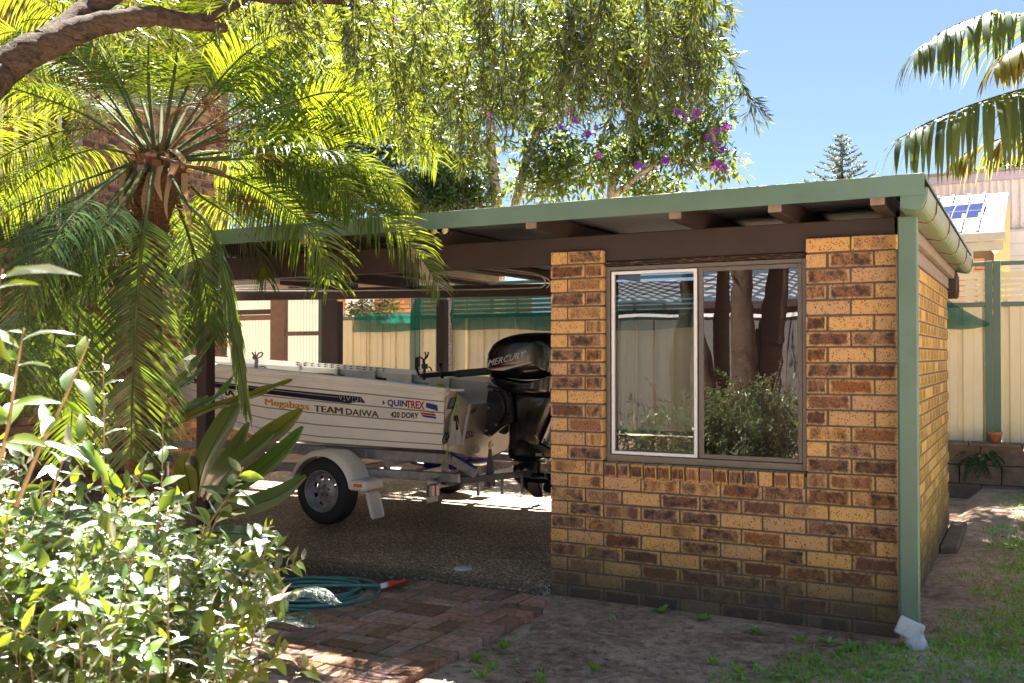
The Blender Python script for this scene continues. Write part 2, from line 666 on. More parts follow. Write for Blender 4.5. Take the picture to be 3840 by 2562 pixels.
M['terracotta'] = plain('terracotta', (0.44, 0.17, 0.08), 0.8, var=0.2, scale=18, dirt=0.25)
M['block'] = plain('concrete_block', (0.17, 0.12, 0.085), 0.9, var=0.3, scale=9, bump=0.6, bscale=70, dirt=0.5)
M['purple_fascia'] = plain('lilac_fascia', (0.42, 0.40, 0.55), 0.5, var=0.03)
M['shed_wall'] = plain('pale_grey_cladding', (0.66, 0.64, 0.70), 0.5, var=0.04)
M['shed_block'] = plain('pale_lilac_wall', (0.62, 0.63, 0.72), 0.6, var=0.05)
M['sheet_roof'] = plain('sandy_roof_sheet', (0.058, 0.049, 0.038), 0.5, var=0.1, scale=9, dirt=0.2)
M['cream_wall'] = plain('olive_cream_wall', (0.62, 0.56, 0.32), 0.6, var=0.05)
M['grey_trim'] = plain('grey_trim', (0.30, 0.30, 0.30), 0.5)
M['tile_roof'] = plain('grey_roof_tile', (0.36, 0.35, 0.35), 0.6, var=0.2, scale=20)
M['dark_wall'] = plain('dark_maroon_board', (0.085, 0.028, 0.024), 0.6)
M['deck_cream'] = plain('cream_baluster', (0.70, 0.62, 0.36), 0.5, var=0.05)
M['steel_prop'] = plain('prop_black', (0.015, 0.015, 0.017), 0.3)
M['wet_soil'] = plain('mulch', (0.10, 0.068, 0.048), 0.95, var=0.4, scale=30, bump=0.8, bscale=90)


def bark_mat(name, a, b, sc=(14, 14, 3)):
    t = NT(name)
    m = t.mapping(t.tc.outputs['Object'], (1, 1, 1))
    n1 = t.noise(t.mapping(t.pos, (1, 1, 2.6)), 26, 9, 0.72, 0.8)
    n2 = t.noise(t.pos, 6, 4, 0.6)
    f = t.math('ADD', t.math('MULTIPLY', n1, 0.75), t.math('MULTIPLY', n2, 0.25))
    c = t.ramp(f, [(0.38, b), (0.50, a), (0.62, tuple(min(1, x * 1.5) for x in a))])
    return t.pbr(c, 0.9, 0, 0.2, t.bump(f, 0.9, 0.02))


M['bark'] = bark_mat('grey_brown_bark', (0.072, 0.050, 0.034), (0.015, 0.010, 0.007))
M['bark_pale'] = bark_mat('pale_bark', (0.42, 0.36, 0.30), (0.16, 0.12, 0.09))
M['palm_trunk'] = bark_mat('fibrous_palm_trunk', (0.115, 0.062, 0.030), (0.022, 0.012, 0.008))
M['dry_frond'] = leafmat('dry_frond', (0.30, 0.20, 0.12), (0.30, 0.18, 0.08), 0.1, 0.5, 0.25)
M['husk'] = leafmat('orange_palm_fibre', (0.15, 0.075, 0.035), (0.16, 0.075, 0.025), 0.05, 0.6, 0.3)
M['petiole'] = plain('frond_stalk', (0.060, 0.085, 0.028), 0.85, spec=0.1, var=0.35, scale=10)
M['palm_leaf'] = leafmat('date_palm_leaf', (0.055, 0.115, 0.024), (0.19, 0.225, 0.008), 0.16, 0.35, 0.60, 0.45)
M['palm_leaf_low'] = leafmat('lower_palm_leaf', (0.060, 0.115, 0.030), (0.16, 0.22, 0.014), 0.6, 0.30, 0.40, 0.40)
M['kentia_leaf'] = leafmat('kentia_leaf', (0.060, 0.095, 0.060), (0.26, 0.30, 0.03), 0.14, 0.45, 0.45, 0.25)
M['kentia_yellow'] = leafmat('yellowing_kentia_leaf', (0.15, 0.15, 0.03), (0.26, 0.20, 0.02), 0.15, 0.35, 0.5, 0.25)
M['shrub_leaf'] = leafmat('glossy_shrub_leaf', (0.060, 0.115, 0.020), (0.26, 0.34, 0.012), 1.5, 0.34, 0.46, 0.5)
M['shrub_leaf_new'] = leafmat('young_shrub_leaf', (0.13, 0.22, 0.025), (0.32, 0.40, 0.012), 1.2, 0.34, 0.55, 0.3)
M['stem'] = plain('shrub_stem', (0.28, 0.20, 0.10), 0.7, var=0.3, scale=30)
M['nest_leaf'] = leafmat('strap_leaf', (0.070, 0.150, 0.025), (0.24, 0.34, 0.02), 0.25, 0.38, 0.40, 0.25, spots=None)
M['nest_leaf_old'] = leafmat('old_strap_leaf', (0.15, 0.17, 0.025), (0.36, 0.32, 0.03), 0.25, 0.4, 0.40, 0.25, spots=(0.16, 0.07, 0.02))
M['fern_leaf'] = leafmat('fern_leaf', (0.09, 0.17, 0.06), (0.22, 0.32, 0.05), 1.8, 0.3, 0.3, 0.3)
M['bottle_leaf'] = leafmat('bottlebrush_leaf', (0.055, 0.088, 0.026), (0.17, 0.20, 0.016), 0.30, 0.38, 0.48, 0.55)
M['tibou_leaf'] = leafmat('tibouchina_leaf', (0.055, 0.115, 0.024), (0.20, 0.26, 0.014), 0.25, 0.4, 0.5, 0.5)
M['dense_leaf'] = leafmat('dense_tree_leaf', (0.045, 0.085, 0.024), (0.14, 0.19, 0.016), 0.25, 0.4, 0.40, 0.5)
M['bright_leaf'] = leafmat('bright_shrub_leaf', (0.07, 0.14, 0.025), (0.20, 0.26, 0.014), 0.25, 0.4, 0.48, 0.5)
M['purple_petal'] = leafmat('purple_petal', (0.22, 0.012, 0.36), (0.40, 0.02, 0.55), 0.2, 0.5, 0.4, 0.3)
M['red_petal'] = leafmat('red_bottlebrush', (0.45, 0.02, 0.02), (0.5, 0.03, 0.02), 0.2, 0.5, 0.3, 0.3)
M['pine_leaf'] = leafmat('pine_leaf', (0.035, 0.065, 0.045), (0.05, 0.09, 0.03), 0.4, 0.5, 0.2, 0.4)
M['grass'] = leafmat('grass_blade', (0.29, 0.50, 0.05), (0.26, 0.40, 0.025), 0.06, 0.5, 0.35, 0.4)
M['weed'] = leafmat('weed_leaf', (0.22, 0.44, 0.07), (0.24, 0.40, 0.04), 0.10, 0.5, 0.35, 0.35)
M['litter'] = leafmat('dead_leaf', (0.26, 0.16, 0.09), (0.2, 0.1, 0.05), 0.15, 0.6, 0.15, 0.6)


def glass_mat(name, refl=0.16, tint=(0.72, 0.78, 0.80)):
    t = NT(name)
    tr = t.n('BsdfTransparent')
    t.set(tr.inputs[0], tint)
    g = t.n('BsdfGlossy')
    g.inputs['Roughness'].default_value = 0.0
    wav = t.bump(t.noise(t.mapping(t.pos, (1.0, 1, 0.6)), 2.4, 1), 0.05, 0.05)
    t.set(g.inputs['Normal'], wav)
    t.set(g.inputs[0], (1, 1, 1))
    fr = t.n('Fresnel')
    fr.inputs[0].default_value = 1.5
    f = t.math('ADD', t.math('MULTIPLY', fr.outputs[0], 1.2), refl, clamp=True)
    m = t.n('MixShader')
    t.t.links.new(f, m.inputs[0])
    t.t.links.new(tr.outputs[0], m.inputs[1])
    t.t.links.new(g.outputs[0], m.inputs[2])
    return t.surface(m.outputs[0])


M['glass'] = glass_mat('window_glass', 0.10, (0.62, 0.66, 0.68))
M['glass_screen'] = glass_mat('screened_glass', 0.04, (0.34, 0.38, 0.40))


def sheer_mat(name, col, trans_col, open_=0.35):
    """woven or frosted sheet: part open, part lit through"""
    t = NT(name)
    d = t.n('BsdfDiffuse')
    t.set(d.inputs[0], col)
    tr = t.n('BsdfTranslucent')
    t.set(tr.inputs[0], trans_col)
    m = t.n('MixShader')
    m.inputs[0].default_value = 0.5
    t.t.links.new(d.outputs[0], m.inputs[1])
    t.t.links.new(tr.outputs[0], m.inputs[2])
    tp = t.n('BsdfTransparent')
    m2 = t.n('MixShader')
    nz = t.noise(t.mapping(t.pos, (1, 1, 12)), 8, 3)
    t.set(m2.inputs[0], t.math('ADD', t.math('MULTIPLY', nz, 0.2), open_ - 0.1, clamp=True))
    t.t.links.new(m.outputs[0], m2.inputs[1])
    t.t.links.new(tp.outputs[0], m2.inputs[2])
    return t.surface(m2.outputs[0])


M['shade'] = sheer_mat('green_shade_cloth', (0.02, 0.20, 0.15), (0.008, 0.085, 0.062), 0.26)
M['frosted'] = sheer_mat('frosted_fibreglass', (0.50, 0.46, 0.38), (0.27, 0.235, 0.18), 0.0)


def solar_mat():
    t = NT('solar_cells')
    br = t.n('TexBrick')
    t.set(br.inputs['Vector'], t.uv)
    br.offset = 0
    br.inputs['Scale'].default_value = 1.0
    br.inputs['Color1'].default_value = (0.022, 0.03, 0.085, 1)
    br.inputs['Color2'].default_value = (0.025, 0.035, 0.095, 1)
    br.inputs['Mortar'].default_value = (0.2, 0.2, 0.25, 1)
    br.inputs['Mortar Size'].default_value = 0.008
    br.inputs['Brick Width'].default_value = 0.25
    br.inputs['Row Height'].default_value = 0.5
    return t.pbr(br.outputs[0], 0.6, 0, 0.0)


M['solar'] = solar_mat()


def aggregate_mat():
    t = NT('exposed_aggregate')
    vc = t.voro(t.pos, 62, 'F1', 'Color')
    vd = t.voro(t.pos, 62, 'F1', 'Distance')
    s = t.sep(vc)
    stone = t.ramp(s[0], [(0.0, (0.16, 0.10, 0.07)), (0.35, (0.34, 0.225, 0.15)), (0.6, (0.52, 0.37, 0.24)), (0.85, (0.70, 0.54, 0.37)), (1.0, (0.88, 0.78, 0.60))])
    edge = t.ramp(vd, [(0.42, 0.0), (0.62, 1.0)])
    c = t.mix(edge, stone, (0.16, 0.125, 0.095))
    big = t.noise(t.pos, 1.6, 4)
    c = t.mix(1.0, c, t.ramp(big, [(0.3, 0.75), (0.7, 1.15)]), 'MULTIPLY')
    px, py, pz = t.sep(t.pos)
    moss = t.ramp(t.math('ADD', py, t.math('MULTIPLY', t.noise(t.pos, 6, 4), 0.3)), [(0.0, 1.0), (0.14, 0.0)])
    c = t.mix(t.math('MULTIPLY', moss, 0.6), c, (0.035, 0.04, 0.012))
    h = t.math('SUBTRACT', 1.0, vd)
    return t.pbr(c, t.ramp(s[1], [(0, 0.45), (1, 0.75)]), 0, 0.45, t.bump(h, 0.6, 0.006))


M['aggregate'] = aggregate_mat()


def dirt_mat():
    t = NT('sandy_dirt')
    a = t.noise(t.pos, 1.3, 6, 0.62)
    b = t.noise(t.pos, 14, 8, 0.72)
    c = t.noise(t.pos, 90, 5, 0.7)
    f = t.math('ADD', t.math('MULTIPLY', a, 0.5), t.math('MULTIPLY', b, 0.5))
    col = t.ramp(f, [(0.38, (0.17, 0.104, 0.066)), (0.46, (0.37, 0.245, 0.165)), (0.54, (0.57, 0.405, 0.285)), (0.66, (0.80, 0.62, 0.46))])
    px, py, pz = t.sep(t.pos)
    side = t.ramp(t.math('ADD', px, t.math('MULTIPLY', a, 0.5)), [(0.2, 0.0), (0.3, 1.0)])
    sx = t.n('MapRange')
    t.set(sx.inputs['Value'], px)
    sx.inputs['From Min'].default_value = 1.9
    sx.inputs['From Max'].default_value = 2.3
    col = t.mix(t.math('MULTIPLY', sx.outputs[0], 0.5), col, t.mix(0.5, col, (0.50, 0.42, 0.37)))
    col = t.mix(0.5, col, t.mix(1.0, col, t.ramp(c, [(0.3, 0.25), (0.7, 1.7)]), 'MULTIPLY'))
    return t.pbr(col, 0.95, 0, 0.15, t.bump(t.math('ADD', b, t.math('MULTIPLY', c, 0.35)), 1.0, 0.03))


M['dirt'] = dirt_mat()


def paver_mat():
    t = NT('clay_paver')
    r = t.oi.outputs['Random']
    base = hsv(t, (0.50, 0.25, 0.165), 0.5, t.math('ADD', t.math('MULTIPLY', r, 0.3), 0.75), t.math('ADD', t.math('MULTIPLY', t.math('FRACT', t.math('MULTIPLY', r, 9.7)), 0.7), 0.6))
    n = t.noise(t.pos, 28, 7, 0.7)
    c = t.mix(t.ramp(n, [(0.4, 0.0), (0.65, 0.8)]), base, t.mix(1.0, base, (0.35, 0.32, 0.30), 'MULTIPLY'))
    px, py, pz = t.sep(t.pos)
    mz = t.noise(t.pos, 5, 6, 0.65)
    near = t.ramp(t.math('ADD', py, t.math('MULTIPLY', mz, 0.8)), [(0.0, 0.0), (0.12, 0.5), (0.42, 1.0)])
    mossf = t.math('MULTIPLY', t.ramp(t.noise(t.pos, 9, 6, 0.7), [(0.42, 0.0), (0.62, 1.0)]), t.ramp(mz, [(0.36, 0.25), (0.6, 1.0)]))
    c = t.mix(t.math('MULTIPLY', mossf, 0.62), c, (0.15, 0.125, 0.035))
    return t.pbr(c, 0.85, 0, 0.25, t.bump(n, 0.5, 0.008))


M['paver'] = paver_mat()

# ------------------------------------------------------------------ setting: ground, slab, path
ZG = -0.065
bm = bmesh.new()
gx = sorted(set([-400, -150, -60, -25, -14] + [round(-9 + i * 0.14, 3) for i in range(108)] + [8, 14, 25, 60, 150, 400]))
gy = sorted(set([-400, -150, -60, -25, -12] + [round(-6 + i * 0.14, 3) for i in range(100)] + [9, 14, 25, 60, 150, 400]))
from mathutils import noise as mn


def ground_z(x, y):
    z = ZG + 0.022 * mn.noise((x * 1.7, y * 1.7, 0)) + 0.010 * mn.noise((x * 6, y * 6, 3))
    if x > 2.05 and y > 3.2:
        z += min(0.12, (y - 3.2) * 0.05)
    if x < 2.2 and y > -0.35:
        z = min(z, ZG - 0.012)
    if -1.9 < x < 0.2 and y > -6:
        z = min(z, ZG - 0.006)
    return z


grid = [[bm.verts.new((x, y, ground_z(x, y) if (-9 < x < 6 and -6 < y < 8) else ZG)) for x in gx] for y in gy]
for j in range(len(gy) - 1):
    for i in range(len(gx) - 1):
        f = bm.faces.new((grid[j][i], grid[j][i + 1], grid[j + 1][i + 1], grid[j + 1][i]))
        f.smooth = True
me = bpy.data.meshes.new('ground')
bm.to_mesh(me)
bm.free()
me.materials.append(M['dirt'])
structure(link('ground', me))

SLAB = -0.015
mb = MB()
mb.box((-9.0, -0.20, -0.16), (-0.004, 5.2, SLAB))
mb.box((-0.004, 0.112, -0.16), (1.905, 5.2, SLAB))
structure(mb.build('carport_floor', M['aggregate'], bevel=0.006))
# slab edge concrete at the far side of the side wall
mb = MB()
mb.box((2.035, 2.5, -0.15), (2.16, 3.75, -0.02))
structure(mb.build('concrete_kerb', M['block'], bevel=0.01))

# brick path: bedding and single pavers in pairs
mb = MB()
mb.box((-0.95, -6.0, -0.15), (0.085, -0.205, -0.052))
path = structure(mb.build('brick_path', M['wet_soil']))
pv = []
for k in range(5):
    b = MB()
    b.cbox((0, 0, 0), (0.222, 0.1065, 0.06))
    m_ = b.mesh('paver', M['paver'])
    bm = bmesh.new()
    bm.from_mesh(m_)
    for v in bm.verts:
        v.co += Vector((random.uniform(-.002, .002), random.uniform(-.002, .002), random.uniform(-.0012, .0012)))
    bmesh.ops.bevel(bm, geom=bm.edges[:], offset=0.004, segments=1, affect='EDGES')
    bm.to_mesh(m_)
    bm.free()
    pv.append(m_)


def paver(x, y, rot):
    o = link('paver', random.choice(pv), path, (x, y, -0.061 + random.uniform(-.005, .005)))
    o.rotation_euler = (random.gauss(0, .008), random.gauss(0, .008), rot + random.gauss(0, .010))


PX0, PY0 = -0.93, -0.335
for i in range(9):                       # header course against the slab
    paver(PX0 + 0.0575 + i * 0.1165, PY0 + 0.005, R(90))
np_ = 0
j = 0
while PY0 - 0.13 - j * 0.232 > -3.05:
    for i in range(5):
        cx = PX0 + 0.1 + i * 0.232 - 0.03
        cyy = PY0 - 0.245 - j * 0.232
        if (i + j) % 2:
            for s in (-1, 1):
                paver(cx + s * 0.058, cyy, R(90))
        else:
            for s in (-1, 1):
                paver(cx, cyy + s * 0.058, 0)
    j += 1

# ------------------------------------------------------------------ brick pieces
BH, BL, BD, J = 0.076, 0.23, 0.11, 0.010
CP = BH + J


def zb(k):
    return (23 - k) * CP


def brick_mesh(L, D, H, variants=3, name='brick', material='brick', endblotch=False):
    out = []
    for k in range(variants):
        bm = bmesh.new()
        bmesh.ops.create_cube(bm, size=1.0)
        for v in bm.verts:
            v.co = Vector((v.co.x * L, v.co.y * D, v.co.z * H)) + Vector((random.uniform(-.0015, .0015), random.uniform(-.0012, .0012), random.uniform(-.0013, .0013)))
        bmesh.ops.bevel(bm, geom=bm.edges[:], offset=0.0042, segments=1, affect='EDGES')
        bm.normal_update()
        ul = bm.loops.layers.uv.new('UVMap')
        for f in bm.faces:
            n = f.normal
            for lp in f.loops:
                c = lp.vert.co
                if abs(n.y) > 0.6:
                    lp[ul].uv = (c.x * (0.115 / (L / 2) if L < 0.2 and endblotch else 1), c.z)
                elif abs(n.x) > 0.6:
                    lp[ul].uv = (c.y + 0.19, c.z)
                else:
                    lp[ul].uv = (c.x + 0.3, c.y)
        m_ = bpy.data.meshes.new(name)
        bm.to_mesh(m_)
        bm.free()
        m_.materials.append(M[material])
        out.append(m_)
    return out


def cloned_stack(name, proto, placements, mat, parent=None):
    """many bricks as one mesh (beyond the number built singly)"""
    vs_, fs_, uvs_, rn = [], [], [], []
    for (loc, rz) in placements:
        b = len(vs_)
        cz, sz = math.cos(rz), math.sin(rz)
        for v in proto.vertices:
            vs_.append((loc[0] + v.co.x * cz - v.co.y * sz, loc[1] + v.co.x * sz + v.co.y * cz, loc[2] + v.co.z))
        r_ = random.random()
        rn += [r_] * len(proto.vertices)
        for p in proto.polygons:
            fs_.append([b + i for i in p.vertices])
            for li in p.loop_indices:
                uvs_ += list(proto.uv_layers[0].data[li].uv)
    m_ = bpy.data.meshes.new(name)
    m_.from_pydata(vs_, [], fs_)
    m_.materials.append(mat)
    m_.uv_layers.new(name='UVMap').data.foreach_set('uv', uvs_)
    m_.attributes.new('rnd', 'FLOAT', 'POINT').data.foreach_set('value', rn)
    o = link(name, m_, parent)
    return stuff(o)


full_b = brick_mesh(BL, BD, BH, 4)
half_b = brick_mesh(0.11, BD, BH, 3, endblotch=True)
head_b = brick_mesh(0.11, BD, BH, 3)
cut_b = brick_mesh(0.105, BD, BH, 3, endblotch=True)
sill_b = brick_mesh(0.0725, 0.135, 0.082, 4, endblotch=True)
for group_ in (head_b,):
    for m_ in group_:
        for d in m_.uv_layers[0].data:
            d.uv = (d.uv[0] + 0.6, d.uv[1])

# ------------------------------------------------------------------ carport
carport = thing('carport', 'brick and timber carport with green roof edge and sliding window', 'carport', (0, 0, -0.06))
mb = MB()
mb.box((0.006, 0.008, zb(24)), (0.344, 0.102, zb(0) + BH - 0.004))
mb.box((1.566, 0.008, zb(24)), (2.022, 0.102, zb(0) + BH - 0.004))
mb.box((0.344, 0.008, zb(24)), (1.566, 0.102, zb(15) + 0.055))
front = mb.build('front_wall', M['mortar'], carport)
mb = MB()
mb.box((1.928, 0.102, zb(24)), (2.023, 3.56, zb(0) + BH - 0.004))
side = mb.build('side_wall', M['mortar'], carport)


def put(meshes, x0, L, k, y=0.055, parent=front, rz=0.0):
    o = link('brick', random.choice(meshes), parent, (x0 + L / 2, y + random.uniform(-.002, .002), zb(k) + BH / 2))
    o.rotation_euler = (random.gauss(0, .003), random.gauss(0, .004), rz + (math.pi if random.random() < .5 else 0) * 0)
    return o


for k in range(0, 25):
    even = k % 2 == 0
    if k <= 14:
        if even:
            put(head_b, 0, .11, k)
            put(full_b, .12, .23, k)
            put(full_b, 1.56, .23, k)
            put(full_b, 1.80, .23, k)
        else:
            put(full_b, 0, .23, k)
            put(half_b, .24, .11, k)
            put(cut_b, 1.56, .105, k)
            put(full_b, 1.68, .23, k)
    elif k == 15:
        put(full_b, 0, .23, k)
        put(half_b, .24, .11, k)
        put(cut_b, 1.56, .105, k)
        put(full_b, 1.68, .23, k)
        for i in range(14):
            x = .362 + i * 0.0848
            o = link('brick', random.choice(sill_b), front, (x + 0.042, 0.052, zb(k) + 0.038 + random.uniform(-.002, .002)))
            o.rotation_euler = (R(6), 0, random.gauss(0, .008))
    else:
        if even:
            put(head_b, 0, .11, k)
            for i in range(8):
                put(full_b, .12 + .24 * i, .23, k)
        else:
            for i in range(8):
                if i < 7 or True:
                    put(full_b, .24 * i, .23, k) if .24 * i + .23 < 1.92 else None
# side wall: near bricks singly, the far ones as one mesh
rest = []
for k in range(0, 25):
    y = 0.0 if k % 2 else 0.12
    i = 0
    while y + .23 < 3.60:
        if i < 5:
            o = link('brick', random.choice(full_b), side, (1.975 + random.uniform(-.0015, .0015), y + .115, zb(k) + BH / 2))
            o.rotation_euler = (0, 0, R(90))
        else:
            rest.append(((1.975, y + .115, zb(k) + BH / 2), R(90)))
        y += .24
        i += 1
    if y < 3.46:
        rest.append(((1.975, y + .115, zb(k) + BH / 2), R(90)))
cloned_stack('far_bricks', full_b[0], rest, M['brick'], side)

# front beam, worn head strip, posts, purlins, back beam
mb = MB()
mb.box((-4.6, .045, 1.984), (2.015, .145, 2.152))
mb.build('front_beam', M['timber'], carport, bevel=0.004)
t = NT('worn_timber')
nz = t.noise(t.mapping(t.pos, (3, 1, 22)), 6, 7, 0.7)
t.pbr(t.ramp(nz, [(0.45, (0.018, 0.013, 0.012)), (0.55, (0.04, 0.025, 0.02)), (0.62, (0.20, 0.11, 0.055)), (0.7, (0.34, 0.24, 0.15))]), 0.8, 0, 0.3, t.bump(nz, 0.6, 0.006))
M['worn'] = t.mat
mb = MB()
mb.box((.354, .028, 1.955), (1.556, .10, 1.983))
mb.build('window_head', M['worn'], carport, bevel=0.003)
for x, y, zt in ((-3.07, .045, 1.984), (-3.08, 3.52, 2.02), (-4.52, 3.52, 2.04), (1.90, 3.60, 2.02)):
    mb = MB()
    mb.box((x, y, SLAB), (x + .10, y + .10, zt))
    mb.build('post', M['timber'], carport, bevel=0.004)
mb = MB()
mb.cbox((-2.0, 3.57, 2.09), (8.2, .09, .13), rot=Matrix.Rotation(R(0.9), 3, 'Y'))
mb.build('back_beam', M['timber'], carport, bevel=0.004)
for x in (-4.3, -3.45, -2.55, -1.65, -.82, .06, .94, 1.48, 1.985):
    mb = MB()
    y0 = -.385 if x > -3.4 else .4
    mb.prism([(y0, 2.155), (y0 + .02, 2.150), (3.7, 2.150), (3.7, 2.255), (y0, 2.255)], 'x', x - .036, x + .036)
    mb.build('purlin', M['timber'], carport, bevel=0.003)
# paler plates on the ends of the purlins in view
for x in (-1.65, -.82, .06, .94, 1.48, 1.985):
    mb = MB()
    mb.box((x - .034, -.3885, 2.157), (x + .034, -.386, 2.253))
    mb.build('purlin_end', M['timber_pale'], carport)
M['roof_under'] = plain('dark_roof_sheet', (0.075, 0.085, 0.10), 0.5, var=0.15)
# corrugated roof sheets: ribs run along X
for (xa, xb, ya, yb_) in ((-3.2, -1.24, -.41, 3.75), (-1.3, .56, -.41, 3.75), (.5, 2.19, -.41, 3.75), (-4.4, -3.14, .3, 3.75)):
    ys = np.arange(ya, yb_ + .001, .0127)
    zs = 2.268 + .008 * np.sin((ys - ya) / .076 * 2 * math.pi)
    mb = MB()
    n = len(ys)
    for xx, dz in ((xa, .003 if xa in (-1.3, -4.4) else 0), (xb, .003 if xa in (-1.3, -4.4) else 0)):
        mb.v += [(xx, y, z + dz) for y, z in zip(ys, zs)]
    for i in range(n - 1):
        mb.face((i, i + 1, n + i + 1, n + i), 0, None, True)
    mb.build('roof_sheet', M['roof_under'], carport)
# green edge capping with folded lip
mb = MB()
mb.prism([(-.440, 2.186), (-.434, 2.186), (-.434, 2.284), (-.30, 2.288), (-.30, 2.294), (-.440, 2.290)], 'x', -3.25, 2.205)
mb.build('edge_capping', M['green_metal'], carport, bevel=0.0015, fix=True)
mb = MB()
mb.prism([(2.205, 2.288), (2.215, 2.25), (2.205, 2.262), (2.12, 2.288)], 'y', -.434, 3.74)
mb.build('side_flashing', M['green_metal'], carport, fix=True)
# gutter along the side: quad profile, brackets
_o = [(2.092, 2.215), (2.092, 2.127), (2.13, 2.118), (2.160, 2.112), (2.176, 2.113), (2.190, 2.119), (2.201, 2.130), (2.209, 2.147), (2.2135, 2.168), (2.216, 2.195), (2.217, 2.225)]
gp = _o + [(2.207, 2.225)] + [(a_ - .007 * (i / 9.0) - .002, b_ + .006) for i, (a_, b_) in enumerate(_o[1:-1])][::-1] + [(2.099, 2.215)]
mb = MB()
mb.prism(gp, 'y', -.40, 3.75)
gutter = mb.build('gutter', M['green_gutter'], carport, fix=True)
mb = MB()
mb.prism([(2.094, 2.215), (2.094, 2.13), (2.167, 2.114), (2.195, 2.128), (2.211, 2.164), (2.214, 2.222)], 'y', -.425, -.40)
mb.build('stop_end', M['green_metal'], gutter, bevel=0.002, fix=True)
M['rust'] = plain('rusty_strap', (0.16, 0.085, 0.035), 0.7)
for y in (.05, .95, 1.85, 2.75, 3.55):
    mb = MB()
    q = [(2.09, 2.124), (2.168, 2.109), (2.199, 2.124), (2.217, 2.163), (2.2195, 2.222)]
    mb.tube([(a, y + .012 * i, b) for i, (a, b) in enumerate(q)], .0035, 6)
    mb.build('gutter_strap', M['rust'], gutter)
# fascia boards below the gutter, with the broken rafter foot at the back
mb = MB()
mb.box((2.045, .02, 2.06), (2.085, 3.78, 2.20))
mb.build('fascia_board', M['timber_pale'], carport, bevel=0.004)
mb = MB()
mb.box((2.024, .06, 1.975), (2.040, 3.50, 2.075))
mb.build('cover_strip', M['timber_pale'], carport, bevel=0.002)
mb = MB()
mb.prism([(3.60, 1.93), (3.78, 1.90), (3.92, 1.97), (3.90, 2.10), (3.60, 2.13)], 'x', 1.99, 2.10)
mb.build('rafter_foot', M['bark'], carport, bevel=0.01, fix=True)
# downpipe, flattened cables and plastic behind it
mb = MB()
mb.box((2.052, -.165, .02), (2.146, -.105, 2.125))
dp = mb.build('downpipe', M['green_metal'], carport, bevel=0.006)
mb = MB()
mb.tube(cr([(2.045, -.02, .05), (2.047, -.03, .6), (2.043, -.028, 1.2), (2.047, -.03, 1.7), (2.044, -.02, 1.97)], 10), .012, 6)
mb.tube(cr([(2.036, -.01, .05), (2.038, -.012, .9), (2.034, -.014, 1.97)], 10), .009, 6)
mb.build('weathered_tape', M['cable'], carport)

# ------------------------------------------------------------------ window
win = thing('window', 'sliding aluminium window with white screen frame on its left half', 'window', (.95, .06, .765))
WX0, WX1, WZ0, WZ1, WY = .354, 1.556, .768, 1.952, .045


def frame(mb, x0, x1, z0, z1, y0, y1, w, wt=None, wb=None):
    wt = wt or w
    wb = wb or w
    mb.box((x0, y0, z0), (x0 + w, y1, z1))
    mb.box((x1 - w, y0, z0), (x1, y1, z1))
    mb.box((x0 + w, y0, z1 - wt), (x1 - w, y1, z1))
    mb.box((x0 + w, y0, z0), (x1 - w, y1, z0 + wb))


mb = MB()
frame(mb, WX0, WX1, WZ0, WZ1, WY, WY + .055, .026, .024, .040)
mb.box((WX0, WY - .012, WZ0 - .012), (WX1, WY + .05, WZ0 - .001))
mb.build('outer_frame', M['alu'], win, bevel=0.002)
xm = .935
mb = MB()
frame(mb, xm, WX1 - .028, WZ0 + .042, WZ1 - .026, WY + .012, WY + .030, .026)
mb.build('sash', M['alu'], win, bevel=0.002)
mb = MB()
frame(mb, WX0 + .028, xm - .002, WZ0 + .042, WZ1 - .026, WY + .034, WY + .052, .022)
mb.build('sash', M['alu'], win, bevel=0.002)
mb = MB()
frame(mb, WX0 + .034, xm - .010, WZ0 + .044, WZ1 - .030, WY + .006, WY + .020, .019)
mb.build('screen_frame', M['white_alu'], win, bevel=0.002)
for nm, mt, xa, xb, yy in (('pane', 'glass', xm + .024, WX1 - .05, WY + .021), ('pane', 'glass_screen', WX0 + .048, xm - .022, WY + .043)):
    mb = MB()
    mb.poly([(xa, yy, WZ0 + .06), (xb, yy, WZ0 + .06), (xb, yy, WZ1 - .045), (xa, yy, WZ1 - .045)])
    mb.build(nm, M[mt], win)
mb = MB()
mb.box((.86, .40, .30), (1.89, 1.0, 2.0))
cab = mb.build('storage_cupboard', M['dark_wall'], bevel=0.01)
mb = MB()
mb.box((1.20, .385, .34), (1.21, .402, 1.96))
mb.build('door_gap', M['black'], cab)
tag(cab, 'dark maroon cupboard standing inside behind the right window pane', 'cupboard')

# ------------------------------------------------------------------ carport fittings
sl = thing('security_light', 'twin round security floodlight under the carport eave', 'floodlight', tuple(onY(1645, 870, -.12)))
c0 = onY(1640, 868, -.10)
mb = MB()
mb.cbox(c0 + np.array([0, .03, .012]), (.10, .05, .06))
mb.build('mount', M['black'], sl, bevel=0.008)
for (u, v) in ((1630, 866), (1672, 864)):
    c = onY(u, v, -.14)
    mb = MB()
    mb.lathe([(.0, .05), (.026, .045), (.033, 0), (.030, -.012), (.026, -.014)], c, 'y', 18)
    h = mb.build('lamp_head', M['black'], sl)
    mb = MB()
    mb.lathe([(.0, -.020), (.015, -.018), (.027, -.010)], c, 'y', 18)
    mb.build('lamp_glass', M['lens_cream'], h)
c = onY(1633, 893, -.14)
mb = MB()
mb.lathe([(0, -.012), (.008, -.008), (.011, 0), (.010, .02), (0, .02)], c, 'y', 12)
mb.build('sensor', M['lamp_white'], sl)

